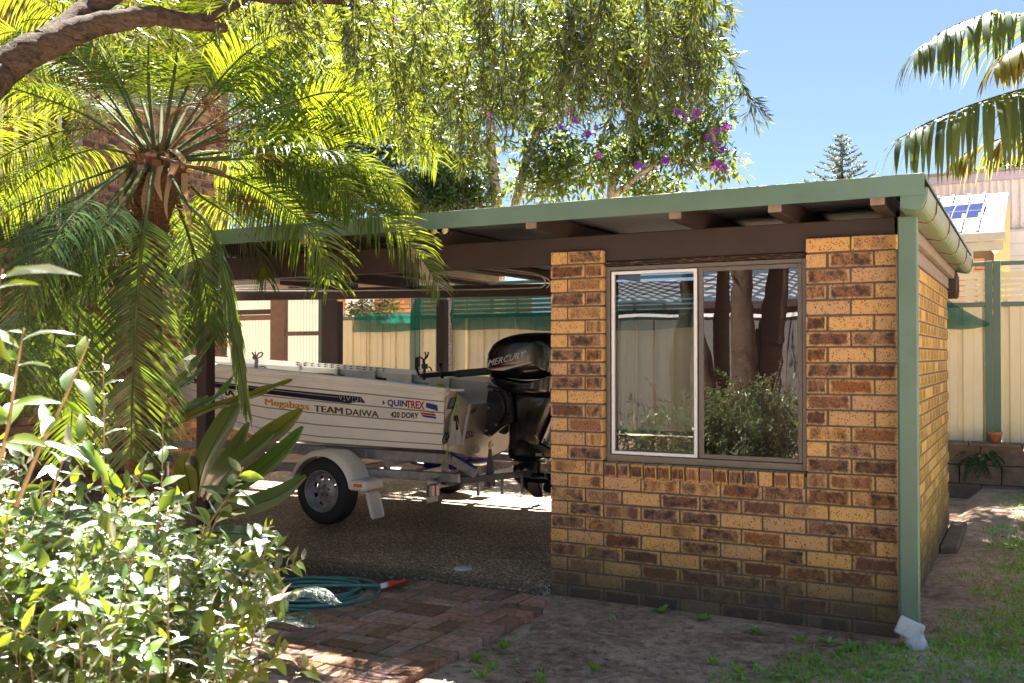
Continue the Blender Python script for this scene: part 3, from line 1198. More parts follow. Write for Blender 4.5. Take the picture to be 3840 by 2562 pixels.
b1a, b1b = onY(770, 1052, 1.6), onY(1034, 1066, 1.6)
ft = thing('fluorescent_batten', 'white fluorescent batten lamp on the rafters left of the palm frond tip', 'ceiling light', tuple(b1a))
mb = MB()
mb.box((b1a[0], 1.56, 2.085), (b1b[0], 1.66, 2.148))
mb.build('housing', M['lamp_white'], ft, bevel=0.004)
mb = MB()
mb.tube([(b1a[0] + .03, 1.61, 2.068), (b1b[0] - .03, 1.61, 2.068)], .013, 10)
mb.build('tube', M['white_alu'], ft)
ft = thing('fluorescent_batten', 'pale batten lamp hanging above the outboard motor', 'ceiling light', (-1.35, 1.6, 2.1))
pa, pb = onZ(1600, 1015, 2.125), onZ(1857, 1048, 2.125)
mb = MB()
mb.bar(pa, pb, .09, .055)
mb.build('housing', M['lamp_white'], ft, bevel=0.004)
mb = MB()
mb.bar(pa - np.array([0, 0, .032]), pb - np.array([0, 0, .032]), .05, .012)
mb.build('diffuser', M['timber_pale'], ft)

cb = thing('electrical_cable', 'grey cables clipped along the dark back beam of the carport', 'cable', (-2, 3.5, 2.1))
mb = MB()
mb.tube(cr([onY(800, 1092, 3.48), onY(1100, 1092, 3.48), onY(1500, 1088, 3.48), onY(1800, 1085, 3.48), onY(2030, 1078, 3.48)], 8), .009, 6)
mb.build('cable', M['cable'], cb)
mb = MB()
mb.tube(cr([onY(2030, 1078, 3.47), onY(2045, 1060, 3.3), onY(2020, 1030, 2.6), onY(1900, 1010, 2.0), onY(1810, 1000, 1.7)], 8), .009, 6)
mb.build('cable', M['cable'], cb)
mb = MB()
mb.tube(cr([onY(2050, 1080, 3.47), onY(2062, 1062, 3.3), onY(2035, 1037, 2.5), onY(1900, 1019, 1.9), onY(1800, 1006, 1.7)], 8), .008, 6)
mb.build('cable', M['cable'], cb)
mb = MB()
mb.tube(cr([onY(1030, 1050, 1.6), onY(1200, 1056, 2.2), onY(1250, 1075, 3.0), onY(1280, 1088, 3.45)], 8), .008, 6)
mb.build('cable', M['cable'], cb)

# storm water elbow under the downpipe
el = thing('drain_elbow', 'stained white plastic drain elbow under the green downpipe', 'drain pipe', (2.1, -.14, -.06))
mb = MB()
rot = Matrix.Rotation(R(22), 3, 'Y') @ Matrix.Rotation(R(-12), 3, 'X')
mb.cbox((2.098, -.148, .020), (.125, .10, .095), rot=rot)
mb.build('socket', M['pvc'], el, bevel=0.008)
mb = MB()
mb.tube([(2.112, -.15, -.015), (2.13, -.165, -.05), (2.155, -.18, -.11)], [.052, .052, .050], 18)
mb.build('pipe', M['pvc'], el)

# drain cover in the slab
mb = MB()
cc = onZ(1735, 2133, SLAB)
mb.lathe([(0, .006), (.058, .006), (.062, .003), (.062, -.004)], cc + np.array([0, 0, 0.001]), 'z', 28)
tag(mb.build('floor_drain', M['pvc']), 'round pale drain cap set in the pebbled carport floor', 'floor drain')

# ------------------------------------------------------------------ back fence with slat top
def sheet_profile(w=.78):
    pts = []
    x = 0
    for a, d in ((0, 0), (.018, 0), (.03, .03), (.075, .03), (.087, 0), (.175, 0), (.181, .006), (.187, 0), (.255, 0), (.267, .03), (.312, .03), (.324, 0),
                 (.41, 0), (.416, .006), (.422, 0), (.492, 0), (.504, .03), (.549, .03), (.561, 0), (.65, 0), (.656, .006), (.662, 0), (.75, 0), (.762, .03), (.78, .03)):
        pts.append((a * w / .78, d))
    return pts


FY = 6.0
fence = thing('metal_fence', 'cream ribbed metal fence with green rails and a slatted top', 'fence', (0, FY, .4))
posts = [-9.9, -7.41, -4.98, -2.55, -.12, 2.30, 4.72, 7.14]
for i, x in enumerate(posts):
    tall = x > -5.1
    for s in ((-1, 1) if tall else (0,)):
        mb = MB()
        mb.box((x + s * .038 - .034, FY - .035, .38), (x + s * .038 + .034, FY + .035, 2.41 if tall else 1.98))
        mb.build('post', M['fence_green'], fence, bevel=0.003)
for i in range(len(posts) - 1):
    xa, xb = posts[i] + .075, posts[i + 1] - .075
    tall = posts[i] > -5.1
    for z0, z1 in ((.435, .485), (1.925, 1.975)) + (((2.36, 2.405),) if tall else ()):
        mb = MB()
        mb.box((xa, FY - .028, z0), (xb, FY + .028, z1))
        mb.build('rail', M['fence_green'], fence, bevel=0.003)
    w = (xb - xa) / 3
    for k in range(3):
        pr = sheet_profile(w)
        mb = MB()
        n = len(pr)
        for z in (.475, 1.935):
            mb.v += [(xa + k * w + (a if a < w - .001 else a + .02), FY - .012 + d - .0015 * k, z) for a, d in pr]
        for q in range(n - 1):
            mb.face((q, q + 1, n + q + 1, n + q))
        mb.build('fence_sheet', M['cream_metal'], fence)
    if tall:
        for k in range(5):
            z = 1.992 + k * .058
            mb = MB()
            mb.box((xa, FY - .012, z), (xb, FY - .002, z + (.042 if k < 4 else .072)))
            mb.build('slat', M['cream_metal'], fence)
        for f in (.02, .33, .5, .67, .98):
            mb = MB()
            xx = xa + (xb - xa) * f
            mb.box((xx - .022, FY - .001, 1.976), (xx + .022, FY + .006, 2.30))
            mb.build('slat_brace', M['cream_metal'], fence)

# shade cloth tied along the fence, its corner pulled to a post
mb = MB()
nx, nz_ = 60, 6
xs = np.linspace(-6.0, 2.27, nx)
for x in xs:
    top = 2.30 + .02 * math.sin(x * 2.1)
    bot = 1.745 + .02 * math.sin(x * 1.3 + 1) + .01 * math.sin(x * 5)
    if x > 1.55:
        k = (x - 1.55) / .72
        top = top * (1 - k) + k * (bot + .03) - .05 * math.sin(k * math.pi)
        bot = bot - .05 * math.sin(k * math.pi)
    if x < -5.0:
        top = min(top, 2.02)
    for j in range(nz_):
        z = bot + (top - bot) * j / (nz_ - 1)
        mb.v.append((x, FY - .10 - .03 * math.sin(x * 3 + j) * (1 - j / nz_), z))
for i in range(nx - 1):
    for j in range(nz_ - 1):
        mb.face((i * nz_ + j, (i + 1) * nz_ + j, (i + 1) * nz_ + j + 1, i * nz_ + j + 1), 0, None, True)
tag(mb.build('shade_cloth', M['shade']), 'green shade cloth strung along the cream fence behind the carport', 'shade cloth')

# retaining wall
rw = thing('retaining_wall', 'low brown concrete block retaining wall below the right fence', 'wall', (3.2, 5.8, -.06))
bl = []
for k in range(3):
    b = MB()
    b.cbox((0, 0, 0), (.385, .2, .19))
    m_ = b.mesh('block', M['block'])
    bm = bmesh.new()
    bm.from_mesh(m_)
    bmesh.ops.subdivide_edges(bm, edges=bm.edges[:], cuts=1, use_grid_fill=True)
    for v in bm.verts:
        v.co += Vector((random.uniform(-.006, .006), random.uniform(-.009, .009), random.uniform(-.004, .004)))
    bm.to_mesh(m_)
    bm.free()
    bl.append(m_)
for r in range(3):
    for i in range(16):
        link('block', random.choice(bl), rw, (1.2 + i * .395 + (.19 if r % 2 else 0), 5.78 + .012 * r, -.02 + r * .198))
mb = MB()
for i in range(16):
    pass
for i in range(13):
    mb = MB()
    mb.box((1.1 + i * .49, 5.66, .474), (1.1 + i * .49 + .48, 5.93, .505))
    mb.build('cap_block', M['block'], rw, bevel=0.006)
mb = MB()
mb.box((-9.5, 5.95, -.1), (8.5, 9.0, .41))
structure(mb.build('raised_garden_bed', M['dirt']))

pot = thing('flower_pot', 'small terracotta flower pot on the block wall below the fence', 'flower pot', (2.36, 5.78, .505))
pc = onY(3733, 1684, 5.79)
pc[2] = .506
mb = MB()
mb.lathe([(0, 0), (.040, 0), (.058, .085), (.066, .085), (.068, .115), (.058, .115), (.054, .09), (0, .09)], pc, 'z', 20)
mb.build('pot', M['terracotta'], pot)
mb = MB()
for k in range(7):
    a = random.uniform(0, 6.28)
    d = np.array([math.cos(a), math.sin(a), 0])
    p0 = pc + np.array([0, 0, .09])
    mb.poly([p0, p0 + d * .04 + np.array([.01, 0, .03]), p0 + d * .075 + np.array([0, 0, .03]), p0 + d * .04 + np.array([-.01, 0, .03])])
mb.build('sprout', M['weed'], pot)

# ------------------------------------------------------------------ fibreglass screen beside the house corner
scn = thing('fibreglass_screen', 'sunlit frosted fibreglass screen in a brown timber frame', 'screen', (-5.8, 4.2, 0))
SY = 4.2


def scr(u0, u1, v0, v1, mat, name, dy=0.0, th=.03):
    a, b = onY(u0, v0, SY), onY(u1, v1, SY)
    mb = MB()
    mb.box((a[0], SY + dy, b[2]), (b[0], SY + dy + th, a[2]))
    return mb.build(name, M[mat], scn)


for (u0, u1) in ((800, 1018), (1072, 1194)):
    a, b = onY(u0, 1100, SY), onY(u1, 1600, SY)
    xs = np.arange(a[0], b[0], .009)
    mb = MB()
    for z in (b[2], a[2]):
        mb.v += [(x, SY + .03 + .009 * math.sin(x / .05 * 2 * math.pi), z) for x in xs]
    n = len(xs)
    for q in range(n - 1):
        mb.face((q, q + 1, n + q + 1, n + q), 0, None, True)
    mb.build('fibreglass_sheet', M['frosted'], scn)
M['timber_mid'] = plain('mid_brown_timber', (0.20, 0.12, 0.085), 0.6, var=0.2, scale=12)
for a in ((1018, 1035, 1100, 1620, 'timber_mid', 'stud', -.02, .05), (1038, 1070, 1100, 1620, 'timber_mid', 'stud', -.03, .07),
          (1212, 1252, 1100, 1620, 'timber', 'stud', -.03, .09), (1194, 1212, 1100, 1620, 'green_metal', 'corner_trim', 0, .05),
          (800, 1018, 1166, 1178, 'timber', 'rail', -.01, .03), (800, 1018, 1186, 1200, 'timber_mid', 'rail', -.01, .03),
          (1072, 1212, 1244, 1258, 'timber_mid', 'rail', -.015, .035)):
    scr(*a[:4], a[4], a[5], a[6], a[7])

# ------------------------------------------------------------------ two storey brick house on the left
HX, HY1 = -6.0, 3.40
house = thing('brick_house', 'two storey brown brick house behind the palm with a balcony', 'house', (HX, 0, 0))
mb = MB()
mb.box((HX - 8, -6, -.1), (HX - .008, HY1 - .008, 5.4))
hw = mb.build('wall', M['mortar_light'], house)
hb = brick_mesh(BL, BD, BH, 3, material='brick_house')
single, mass = [], []
for k in range(62):
    z = -.04 + k * CP
    y = HY1 - .115 - (.12 if k % 2 else 0)
    while y > -3:
        q = ((HX - .055, y, z + BH / 2), R(90))
        if (y > 1.1 and 2.25 < z < 4.35) or (y > 2.3 and .7 < z <= 2.0):
            single.append(q)
        else:
            mass.append(q)
        y -= .24
for loc, rz in single[:300]:
    o = link('brick', random.choice(hb), hw, loc)
    o.rotation_euler = (0, 0, rz)
cloned_stack('more_bricks', hb[0], mass + single[300:], M['brick_house'], hw)
mb = MB()
mb.box((HX - 8.5, -6.5, 5.4), (HX + .6, HY1 + .6, 5.52))
mb.build('eave', M['timber'], house, bevel=0.01)
bal = thing('balcony', 'timber balcony with brown handrail and cream balusters on the brick house', 'balcony', (-5.4, -.5, 2.5))
mb = MB()
mb.box((HX, -4.0, 2.44), (-5.05, .52, 2.56))
mb.build('deck', M['timber'], bal)
mb = MB()
mb.box((-5.14, -4.0, 3.59), (-5.05, .50, 3.65))
mb.build('handrail', M['timber_pale'], bal, bevel=0.012)
mb = MB()
mb.box((-5.12, -4.0, 3.44), (-5.08, .50, 3.475))
mb.build('lower_rail', M['timber'], bal)
for k in range(24):
    y = .33 - k * .142
    mb = MB()
    mb.box((-5.075, y - .021, 2.5), (-5.055, y + .021, 3.595))
    mb.build('baluster', M['deck_cream'], bal, bevel=0.003)
for y in (.46, -2.2):
    mb = MB()
    mb.box((-5.14, y, SLAB), (-5.04, y + .10, 3.59 if y < 0 else 3.66))
    mb.build('post', M['timber_pale'], bal, bevel=0.004)
mb = MB()
mb.box((-5.95, 1.0, 2.5), (-5.83, 1.10, 5.4))
mb.build('post', M['timber'], bal)

# ------------------------------------------------------------------ neighbour's house on the right, beyond the fence
nb = thing('neighbour_house', 'pale clad neighbouring house with lilac fascia beyond the right fence', 'house', (3, 12, 0))
NY = 11.4
a, b = onY(3400, 703, NY), onY(4500, 703, NY)
zt = a[2]
mb = MB()
x = a[0]
mb.box((a[0] - 3.0, NY + .05, 0), (b[0] + 2, NY + 4, zt + .10))
mb.build('wall', M['shed_wall'], nb)
xx = a[0] - 3.0
while xx < b[0] + 2:
    mb = MB()
    mb.box((xx, NY + .015, onY(3800, 862, NY)[2] if xx > onY(3785, 800, NY)[0] - .05 else 1.0), (xx + .035, NY + .05, zt))
    mb.build('cladding_rib', M['shed_wall'], nb)
    xx += .098 if xx < onY(3785, 800, NY)[0] else .12
mb = MB()
mb.box((a[0] - 3.2, NY - .10, zt), (b[0] + 2.2, NY + .05, zt + .125))
mb.build('fascia', M['purple_fascia'], nb, bevel=0.005)
mb = MB()
mb.box((a[0] - 3.4, NY - .16, zt + .126), (b[0] + 2.2, NY + 4.5, zt + .16))
mb.build('roof', M['grey_trim'], nb)
xl = onY(3787, 900, NY - .1)[0]
mb = MB()
mb.box((xl, NY - .12, 0), (xl + 4, NY + .04, onY(3800, 862, NY - .12)[2]))
mb.build('lower_wall', M['shed_block'], nb)
for k in range(10):
    mb = MB()
    z = 1.6 + k * .19
    if z < onY(3800, 862, NY - .12)[2] - .02:
        mb.box((xl + .002, NY - .123, z), (xl + 4, NY - .1205, z + .006))
        mb.build('wall_joint', M['grey_trim'], nb)

po = thing('patio_roof', 'sandy metal patio roof with grey gutter carrying a solar panel', 'patio roof', (2.4, 9.5, 0))
LY, UY = 9.0, 10.9
p00, p10 = onY(3380, 902, LY), onY(3762, 869, LY)
p10 = np.array([p10[0], LY, p10[2]])
p00 = np.array([p10[0] - 3.2, LY, p10[2]])
u10 = onY(3781, 722, UY)
p01 = np.array([p00[0], UY, u10[2]])
p11 = np.array([u10[0], UY, u10[2]])
mb = MB()
nrm = unit(np.cross(p10 - p00, p01 - p00))
mb.poly([p00, p10, p11, p01])
mb.poly([p - nrm * .02 for p in (p00, p01, p11, p10)])
mb.build('roof_deck', M['sheet_roof'], po)
for k in range(12):
    f = 1 - .10 - k * .0655 * 1.0
    q0, q1 = lerp(p00, p10, f), lerp(p01, p11, f)
    mb = MB()
    mb.bar(q0 + nrm * .014, q1 + nrm * .014, .035, .03, up=nrm)
    mb.build('roof_rib', M['sheet_roof'], po)
mb = MB()
mb.box((p00[0], LY - .13, p00[2] - .12), (p10[0] + .03, LY - .01, p00[2] - .005))
mb.build('gutter', M['grey_trim'], po, bevel=0.01)
mb = MB()
mb.box((p00[0], LY + .0, p00[2] - .24), (p10[0], LY + .06, p00[2] - .125))
mb.build('beam', M['grey_trim'], po)
c = onY(3634, 930, LY + .03)
mb = MB()
mb.box((c[0] - .05, LY, .4), (c[0] + .05, LY + .08, p00[2] - .241))
mb.build('post', M['grey_trim'], po)
c = onY(3380, 930, LY + .03)
mb = MB()
mb.box((c[0] - .05, LY, .4), (c[0] + .05, LY + .08, p00[2] - .241))
mb.build('post', M['grey_trim'], po)
# house walls under the patio roof
ax_, bx_ = onY(3560, 960, 10.6)[0], onY(3725, 960, 10.6)[0]
mb = MB()
mb.box((ax_ - 2, 10.62, .3), (bx_, 11.2, 3.0))
pw = mb.build('patio_wall', M['mortar_light'], nb)
nbk = brick_mesh(BL, BD, BH, 2, material='brick_neigh')
pl = []
for k in range(10):
    z = 2.05 + k * CP
    x = bx_ - .115 - (.12 if k % 2 else 0)
    for i in range(6):
        o = link('brick', nbk[0], pw, (x, 10.66, z))
        x -= .24
c1, c2 = onY(3726, 800, 10.55), onY(3788, 1010, 10.55)
mb = MB()
mb.box((c1[0], 10.55, .3), (c2[0], 10.70, 3.6))
mb.build('end_wall', M['cream_wall'], nb)
fl = thing('wall_floodlight', 'silver floodlight pointing down beside the patio post', 'floodlight', tuple(onY(3728, 930, 9.3)))
c = onY(3728, 932, 9.3)
mb = MB()
mb.tube([c + np.array([-.10, .04, .09]), c + np.array([-.05, .02, .05])], .016, 8)
mb.build('arm', M['black'], fl)
mb = MB()
mb.tube([c + np.array([-.05, .02, .045]), c + np.array([0, 0, 0]), c + np.array([.03, -.02, -.03])], [.022, .048, .056], 16)
mb.build('head', M['white_alu'], fl)
sp_ = thing('solar_panel', 'blue solar panel tilted on the sandy patio roof', 'solar panel', tuple(lerp(p10, p11, .5)))
q = [onY(3500, 832, 9.65), onY(3676, 821, 9.65), onY(3690, 764, 10.25), onY(3520, 781, 10.25)]
q[0] = q[1] + (q[0] - q[1]) * 1.25
q[3] = q[2] + (q[3] - q[2]) * 1.2
nn = unit(np.cross(q[1] - q[0], q[3] - q[0]))
mb = MB()
mb.poly([p + nn * .02 for p in q], 0, [(0, 0), (1, 0), (1, 1), (0, 1)])
mb.build('cells', M['solar'], sp_)
mb = MB()
for i in range(4):
    mb.bar(q[i], q[(i + 1) % 4], .035, .036, up=nn)
mb.build('panel_frame', M['white_alu'], sp_)
for f in (.2, .8):
    mb = MB()
    e = lerp(q[1], q[2], f)
    mb.bar(lerp(q[0], q[3], f) - nn * .05, e + unit(q[1] - q[0]) * .12 - nn * .05, .04, .04, up=nn)
    mb.build('mount_rail', M['white_alu'], sp_)
for (f, g) in ((.1, .25), (.9, .25), (.1, .75), (.9, .75)):
    mb = MB()
    e = lerp(lerp(q[0], q[1], f), lerp(q[3], q[2], f), g)
    tt = np.dot(p00 - e, nrm) / nrm[2]
    mb.tube([e - nn * .03, e + np.array([0, 0, tt])], .014, 6)
    mb.build('foot', M['white_alu'], sp_)

# pinkish brick house glimpsed above the far fence
fh = thing('far_brick_house', 'pinkish brick house glimpsed above the fence through the carport', 'house', (-9, 10.5, 0))
mb = MB()
mb.box((-13, 10.5, 0), (-7.2, 14, 3.0))
fw = mb.build('wall', M['mortar_light'], fh)
pl = []
for k in range(12):
    for i in range(22):
        pl.append(((-7.35 - i * .24 - (.12 if k % 2 else 0), 10.47, 1.6 + k * CP), 0))
cloned_stack('bricks', nbk[0], pl, M['brick_neigh'], fw)
mb = MB()
mb.box((-9.6, 10.38, 1.7), (-8.9, 10.43, 2.6))
mb.build('window', M['white_alu'], fh)

# ------------------------------------------------------------------ boat
boat = thing('aluminium_boat', 'white open aluminium dinghy with fishing stickers on a trailer', 'boat', (-3.4, 2.075, .5))
BY, SX = 2.075, -1.55
S_ = [0, .55, 1.25, 1.9, 2.6, 3.2, 3.75, 4.15]
_gz = [1.142, 1.192, 1.246, 1.285, 1.325, 1.36, 1.40, 1.43]
_gb = [.875, .89, .895, .87, .79, .60, .31, .015]
_cz = [.642, .645, .650, .680, .76, .87, 1.02, 1.20]
_cb = [.805, .81, .80, .74, .58, .38, .16, .010]
_kz = [.50, .50, .51, .53, .58, .67, .84, 1.15]


def ip(s, tab):
    return float(np.interp(s, S_, tab))


LAPS = [0, .095, .27, .44, .62, .80, 1.0]


def lap(v):
    for a, b in zip(LAPS[:-1], LAPS[1:]):
        if v <= b + 1e-9:
            return .011 * (1 - (v - a) / (b - a))
    return 0.0


def rake(z):
    return (z - .642) / .5 * .068


def hullpt(s, v, sgn=-1, off=0.0, step=None):
    hb_ = ip(s, _cb) * (1 - v) + ip(s, _gb) * v
    zz = ip(s, _cz) * (1 - v) + ip(s, _gz) * v
    o = (lap(v) if step is None else step) + off
    return np.array([SX - .034 + rake(zz) * max(0, 1 - s / .5) - s, BY + sgn * (hb_ + o), zz])


def side_xz(X, z, off=.004):
    s = SX - X
    for _ in range(3):
        s = (SX - .034 + rake(z) * max(0, 1 - s / .5)) - X
    g, c = ip(s, _gz), ip(s, _cz)
    v = (z - c) / (g - c)
    p = hullpt(s, min(max(v, 0), 1), -1, off)
    p[0], p[2] = X, z
    return p


st = np.linspace(0, 4.15, 34)
mb = MB()
for sgn in (-1, 1):
    for a, b in zip(LAPS[:-1], LAPS[1:]):
        r0 = [hullpt(s, a, sgn, 0, .011) for s in st]
        r1 = [hullpt(s, b, sgn, 0, 0.0) for s in st]
        mb.loft([r0, r1] if sgn < 0 else [r1, r0], closed=False)
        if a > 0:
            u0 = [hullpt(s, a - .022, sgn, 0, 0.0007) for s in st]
            mb.loft([u0, r0] if sgn < 0 else [r0, u0], mi=1, closed=False, smooth=False)  # step faces carry the painted shade below each strake
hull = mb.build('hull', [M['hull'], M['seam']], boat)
mb = MB()
for sgn in (-1, 1):
    r0 = [hullpt(s, 0, sgn, 0, .0105) for s in st]
    rm = [np.array([r0[i][0], BY + sgn * ip(s, _cb) * .5, ip(s, _cz) * .42 + ip(s, _kz) * .58]) for i, s in enumerate(st)]
    r1 = [np.array([r0[i][0], BY, ip(s, _kz)]) for i, s in enumerate(st)]
    mb.loft([r1, rm, r0] if sgn < 0 else [r0, rm, r1], closed=False)
mb.build('bottom', M['keel'], boat)
# inner skin, floor, gunwale rails
mb = MB()
for sgn in (-1, 1):
    r0 = [hullpt(s, .25, sgn, -.03, 0) for s in st[1:-1]]
    r1 = [hullpt(s, .97, sgn, -.03, 0) for s in st[1:-1]]
    mb.loft([r1, r0] if sgn < 0 else [r0, r1], closed=False)
mb.build('inner_skin', M['hull_inside'], boat)
mb = MB()
ra = [hullpt(s, .25, -1, -.03, 0) for s in st[1:-1]]
rb = [hullpt(s, .25, 1, -.03, 0) for s in st[1:-1]]
mb.loft([ra, rb], closed=False)
mb.build('floor', M['hull_inside'], boat)
for sgn in (-1, 1):
    mb = MB()
    rings = []
    for s in st:
        p = hullpt(s, 1, sgn, 0, 0)
        o = sgn
        rings.append([p + np.array([0, o * .016, -.062]), p + np.array([0, o * .026, -.050]), p + np.array([0, o * .026, -.036]), p + np.array([0, o * .014, -.030]),
                      p + np.array([0, o * .014, -.022]), p + np.array([0, o * .024, -.014]), p + np.array([0, o * .022, .006]), p + np.array([0, -o * .050, .010]), p + np.array([0, -o * .052, -.045]), p + np.array([0, -o * .044, -.045]), p + np.array([0, -o * .004, -.06])])
    mb.loft(rings, cap=True, smooth=False)
    mb.build('gunwale', M['hull'], boat, fix=True)
# ribs inside the far side
for s in (.5, .95, 1.4, 1.85, 2.3, 2.75):
    mb = MB()
    a_, b_ = hullpt(s, .3, 1, -.045, 0), hullpt(s, .93, 1, -.045, 0)
    mb.bar(a_, b_, .05, .03, up=(1, 0, 0))
    mb.build('rib', M['hull_inside'], boat)
for s in (1.0, 2.3, 3.2):
    mb = MB()
    a_, b_ = hullpt(s, .62, -1, -.03, 0), hullpt(s, .62, 1, -.03, 0)
    mb.box((a_[0] - .15, a_[1], a_[2] - .02), (a_[0] + .15, b_[1], a_[2] + .02))
    mb.build('seat', M['bare_alu'], boat, bevel=0.006)


def tr(y, z, off=0.0):
    return np.array([SX - .034 + rake(z) + off, y, z])


out = [(1.273, .642), (1.203, 1.140), (1.30, 1.147), (1.60, 1.00), (2.55, 1.00), (2.85, 1.147), (2.947, 1.140), (2.877, .642), (2.50, .565), (2.075, .50), (1.65, .565)]
mb = MB()
n = len(out)
mb.v = [tuple(tr(y, z, .004)) for y, z in out] + [tuple(tr(y, z, -.05)) for y, z in out]
mb.face(range(n))
mb.face(list(range(n, 2 * n))[::-1])
for k in range(n):
    k2 = (k + 1) % n
    mb.face((k, n + k, n + k2, k2))
mb.build('transom', M['bare_alu'], boat, fix=True)
mb = MB()
mb.bar(tr(1.60, 1.0, .012), tr(1.55, .66, .012), .03, .012, up=(1, 0, 0))
mb.build('transom_trim', M['white_alu'], boat)
for (u, v) in ((1800, 1687), (1852, 1668)):
    c = onX(u, v, SX)
    c[0] = tr(c[1], c[2])[0] + .004
    mb = MB()
    mb.lathe([(0, .004), (.018, .004), (.020, .018), (.030, .018), (.032, .002), (.032, -.004)], c, 'x', 18)
    mb.build('drain_bung', M['white_plastic'], boat)
mb = MB()
g0 = hullpt(.0, 1, -1) + np.array([.03, .03, -.005])
mb.tube(cr([g0 + np.array([0, 0, 0]), g0 + np.array([.05, .01, -.005]), g0 + np.array([.055, .10, -.005]), g0 + np.array([.0, .11, -.003])], 6), .011, 8)
mb.build('grab_handle', M['white_plastic'], boat)


def text_verts(body, offset=0.0, shear=0.0, space=1.0):
    cu = bpy.data.curves.new('lettering', 'FONT')
    cu.body = body
    cu.size = 1.0
    cu.offset = offset
    cu.shear = shear
    cu.space_character = space
    cu.fill_mode = 'BOTH'
    cu.resolution_u = 3
    ob = bpy.data.objects.new('lettering', cu)
    COL.objects.link(ob)
    dg = bpy.context.evaluated_depsgraph_get()
    me_ = bpy.data.meshes.new_from_object(ob.evaluated_get(dg))
    COL.objects.unlink(ob)
    bpy.data.objects.remove(ob)
    bpy.data.curves.remove(cu)
    co = np.array([v.co[:2] for v in me_.vertices])
    fs = [tuple(p.vertices) for p in me_.polygons]
    bpy.data.meshes.remove(me_)
    lo, hi = co.min(0), co.max(0)
    return (co - lo) / (hi - lo), fs


def lettering(body, mat, parent, LL, LR, UL, place, offset=0.0, shear=0.0, space=1.0):
    """LL, LR, UL: corners in the surface's own two coordinates; place maps them onto the surface"""
    bold = offset if 'M' in body else 0.0
    co, fs = text_verts(body, 0.0 if bold else offset, shear, space)
    LL, LR, UL = (np.array(q, float) for q in (LL, LR, UL))
    mb = MB()
    sk = bold / max(1, len(body)) * 1.6
    for st_, sh in enumerate((0.0, .5, 1.0) if bold else (0.0,)):
        k0 = len(mb.v)
        for a, b in co:
            q = LL + (LR - LL) * (a * (1 - sk) + sh * sk) + (UL - LL) * b
            p = np.array(place(q[0], q[1]))
            mb.v.append(tuple(p + unit(CAM - p) * .0007 * st_))
        for f in fs:
            mb.face([k0 + i for i in f])
    return mb.build('lettering', M[mat], parent)


def hs(u, v):
    p = onY(u, v, 1.19)
    return (p[0], p[2])


def hull_text(body, mat, ll, lr, h, **k):
    return lettering(body, mat, hull, hs(*ll), hs(*lr), hs(ll[0], ll[1] - h), side_xz, **k)


hull_text('QUIN', 'blue', (1450, 1526), (1523, 1531), 28, offset=.03)
hull_text('TREX', 'red', (1520, 1531), (1588, 1536), 29, offset=.03)
hull_text('420 DORY', 'ink', (1458, 1566), (1563, 1572), 22, offset=.03, shear=.12)
hull_text('TEAM', 'bronze_ink', (1169, 1544), (1279, 1554), 24, offset=.07)
hull_text('DAIWA', 'bronze_ink', (1290, 1556), (1414, 1567), 24, offset=.022)
hull_text('Megabass', 'gold', (974, 1528), (1151, 1547), 33, offset=.10)
hull_text('MA', 'ink', (771, 1483), (842, 1489), 22, offset=.08)
hull_text('EY', 'ink', (776, 1497), (806, 1500), 9, offset=.01)


def patch(pts, mat, parent, place, name='sticker', n=10, off=None):
    """flat sticker laid on the hull: quad given by corners a b c d, cut in strips to follow the curve"""
    a, b, c, d = (np.array(q, float) for q in pts)
    mb = MB()
    for i in range(n + 1):
        for j in range(4):
            q = lerp(lerp(a, b, i / n), lerp(d, c, i / n), j / 3)
            mb.v.append(tuple(place(q[0], q[1])))
    for i in range(n):
        for j in range(3):
            k = i * 4 + j
            mb.face((k, k + 4, k + 5, k + 1))
    return mb.build(name, M[mat], parent)


def sx_low(X, z):
    return side_xz(X, z, .0025)


patch([hs(560, 1432), hs(1374, 1521), hs(1352, 1489), hs(560, 1413)], 'navy', hull, sx_low, 'stripe', 24)
patch([hs(700, 1432), hs(1266, 1491), hs(1266, 1489), hs(700, 1430)], 'silver', hull, side_xz, 'pinstripe', 16)
hull_text('YAMAHA', 'silver', (1268, 1511), (1357, 1520), 27, offset=0)
patch([hs(1592, 1529), hs(1638, 1542), hs(1634, 1520), hs(1594, 1510)], 'blue', hull, side_xz, 'flag_emblem', 4)
patch([hs(1568, 1542), hs(1622, 1552), hs(1616, 1544), hs(1575, 1536)], 'cyan', hull, side_xz, 'flag_emblem', 4)
patch([hs(1572, 1554), hs(1627, 1562), hs(1623, 1553), hs(1569, 1547)], 'red', hull, side_xz, 'flag_emblem', 4)
patch([hs(1578, 1564), hs(1628, 1572), hs(1626, 1564), hs(1573, 1556)], 'blue', hull, side_xz, 'flag_emblem', 4)
patch([hs(1218, 1546), hs(1231, 1548), hs(1224.6, 1535), hs(1224, 1535)], 'red', hull, lambda X, z: side_xz(X, z, .006), 'red_triangle', 1)
mb = MB()
for a_, b_, c_ in (((1430, 1503), (1441, 1512), (1434, 1514)), ((1428, 1518), (1440, 1509), (1441, 1515)), ((1436, 1499), (1439, 1512), (1434, 1511))):
    mb.poly([side_xz(*hs(*q), .005) for q in (a_, b_, c_)])
mb.build('fish_emblem', M['ink'], hull)


def ts(u, v):
    p = onX(u, v, SX)
    return (p[1], p[2])


def tplace(y, z):
    return tr(y, z, .0075)


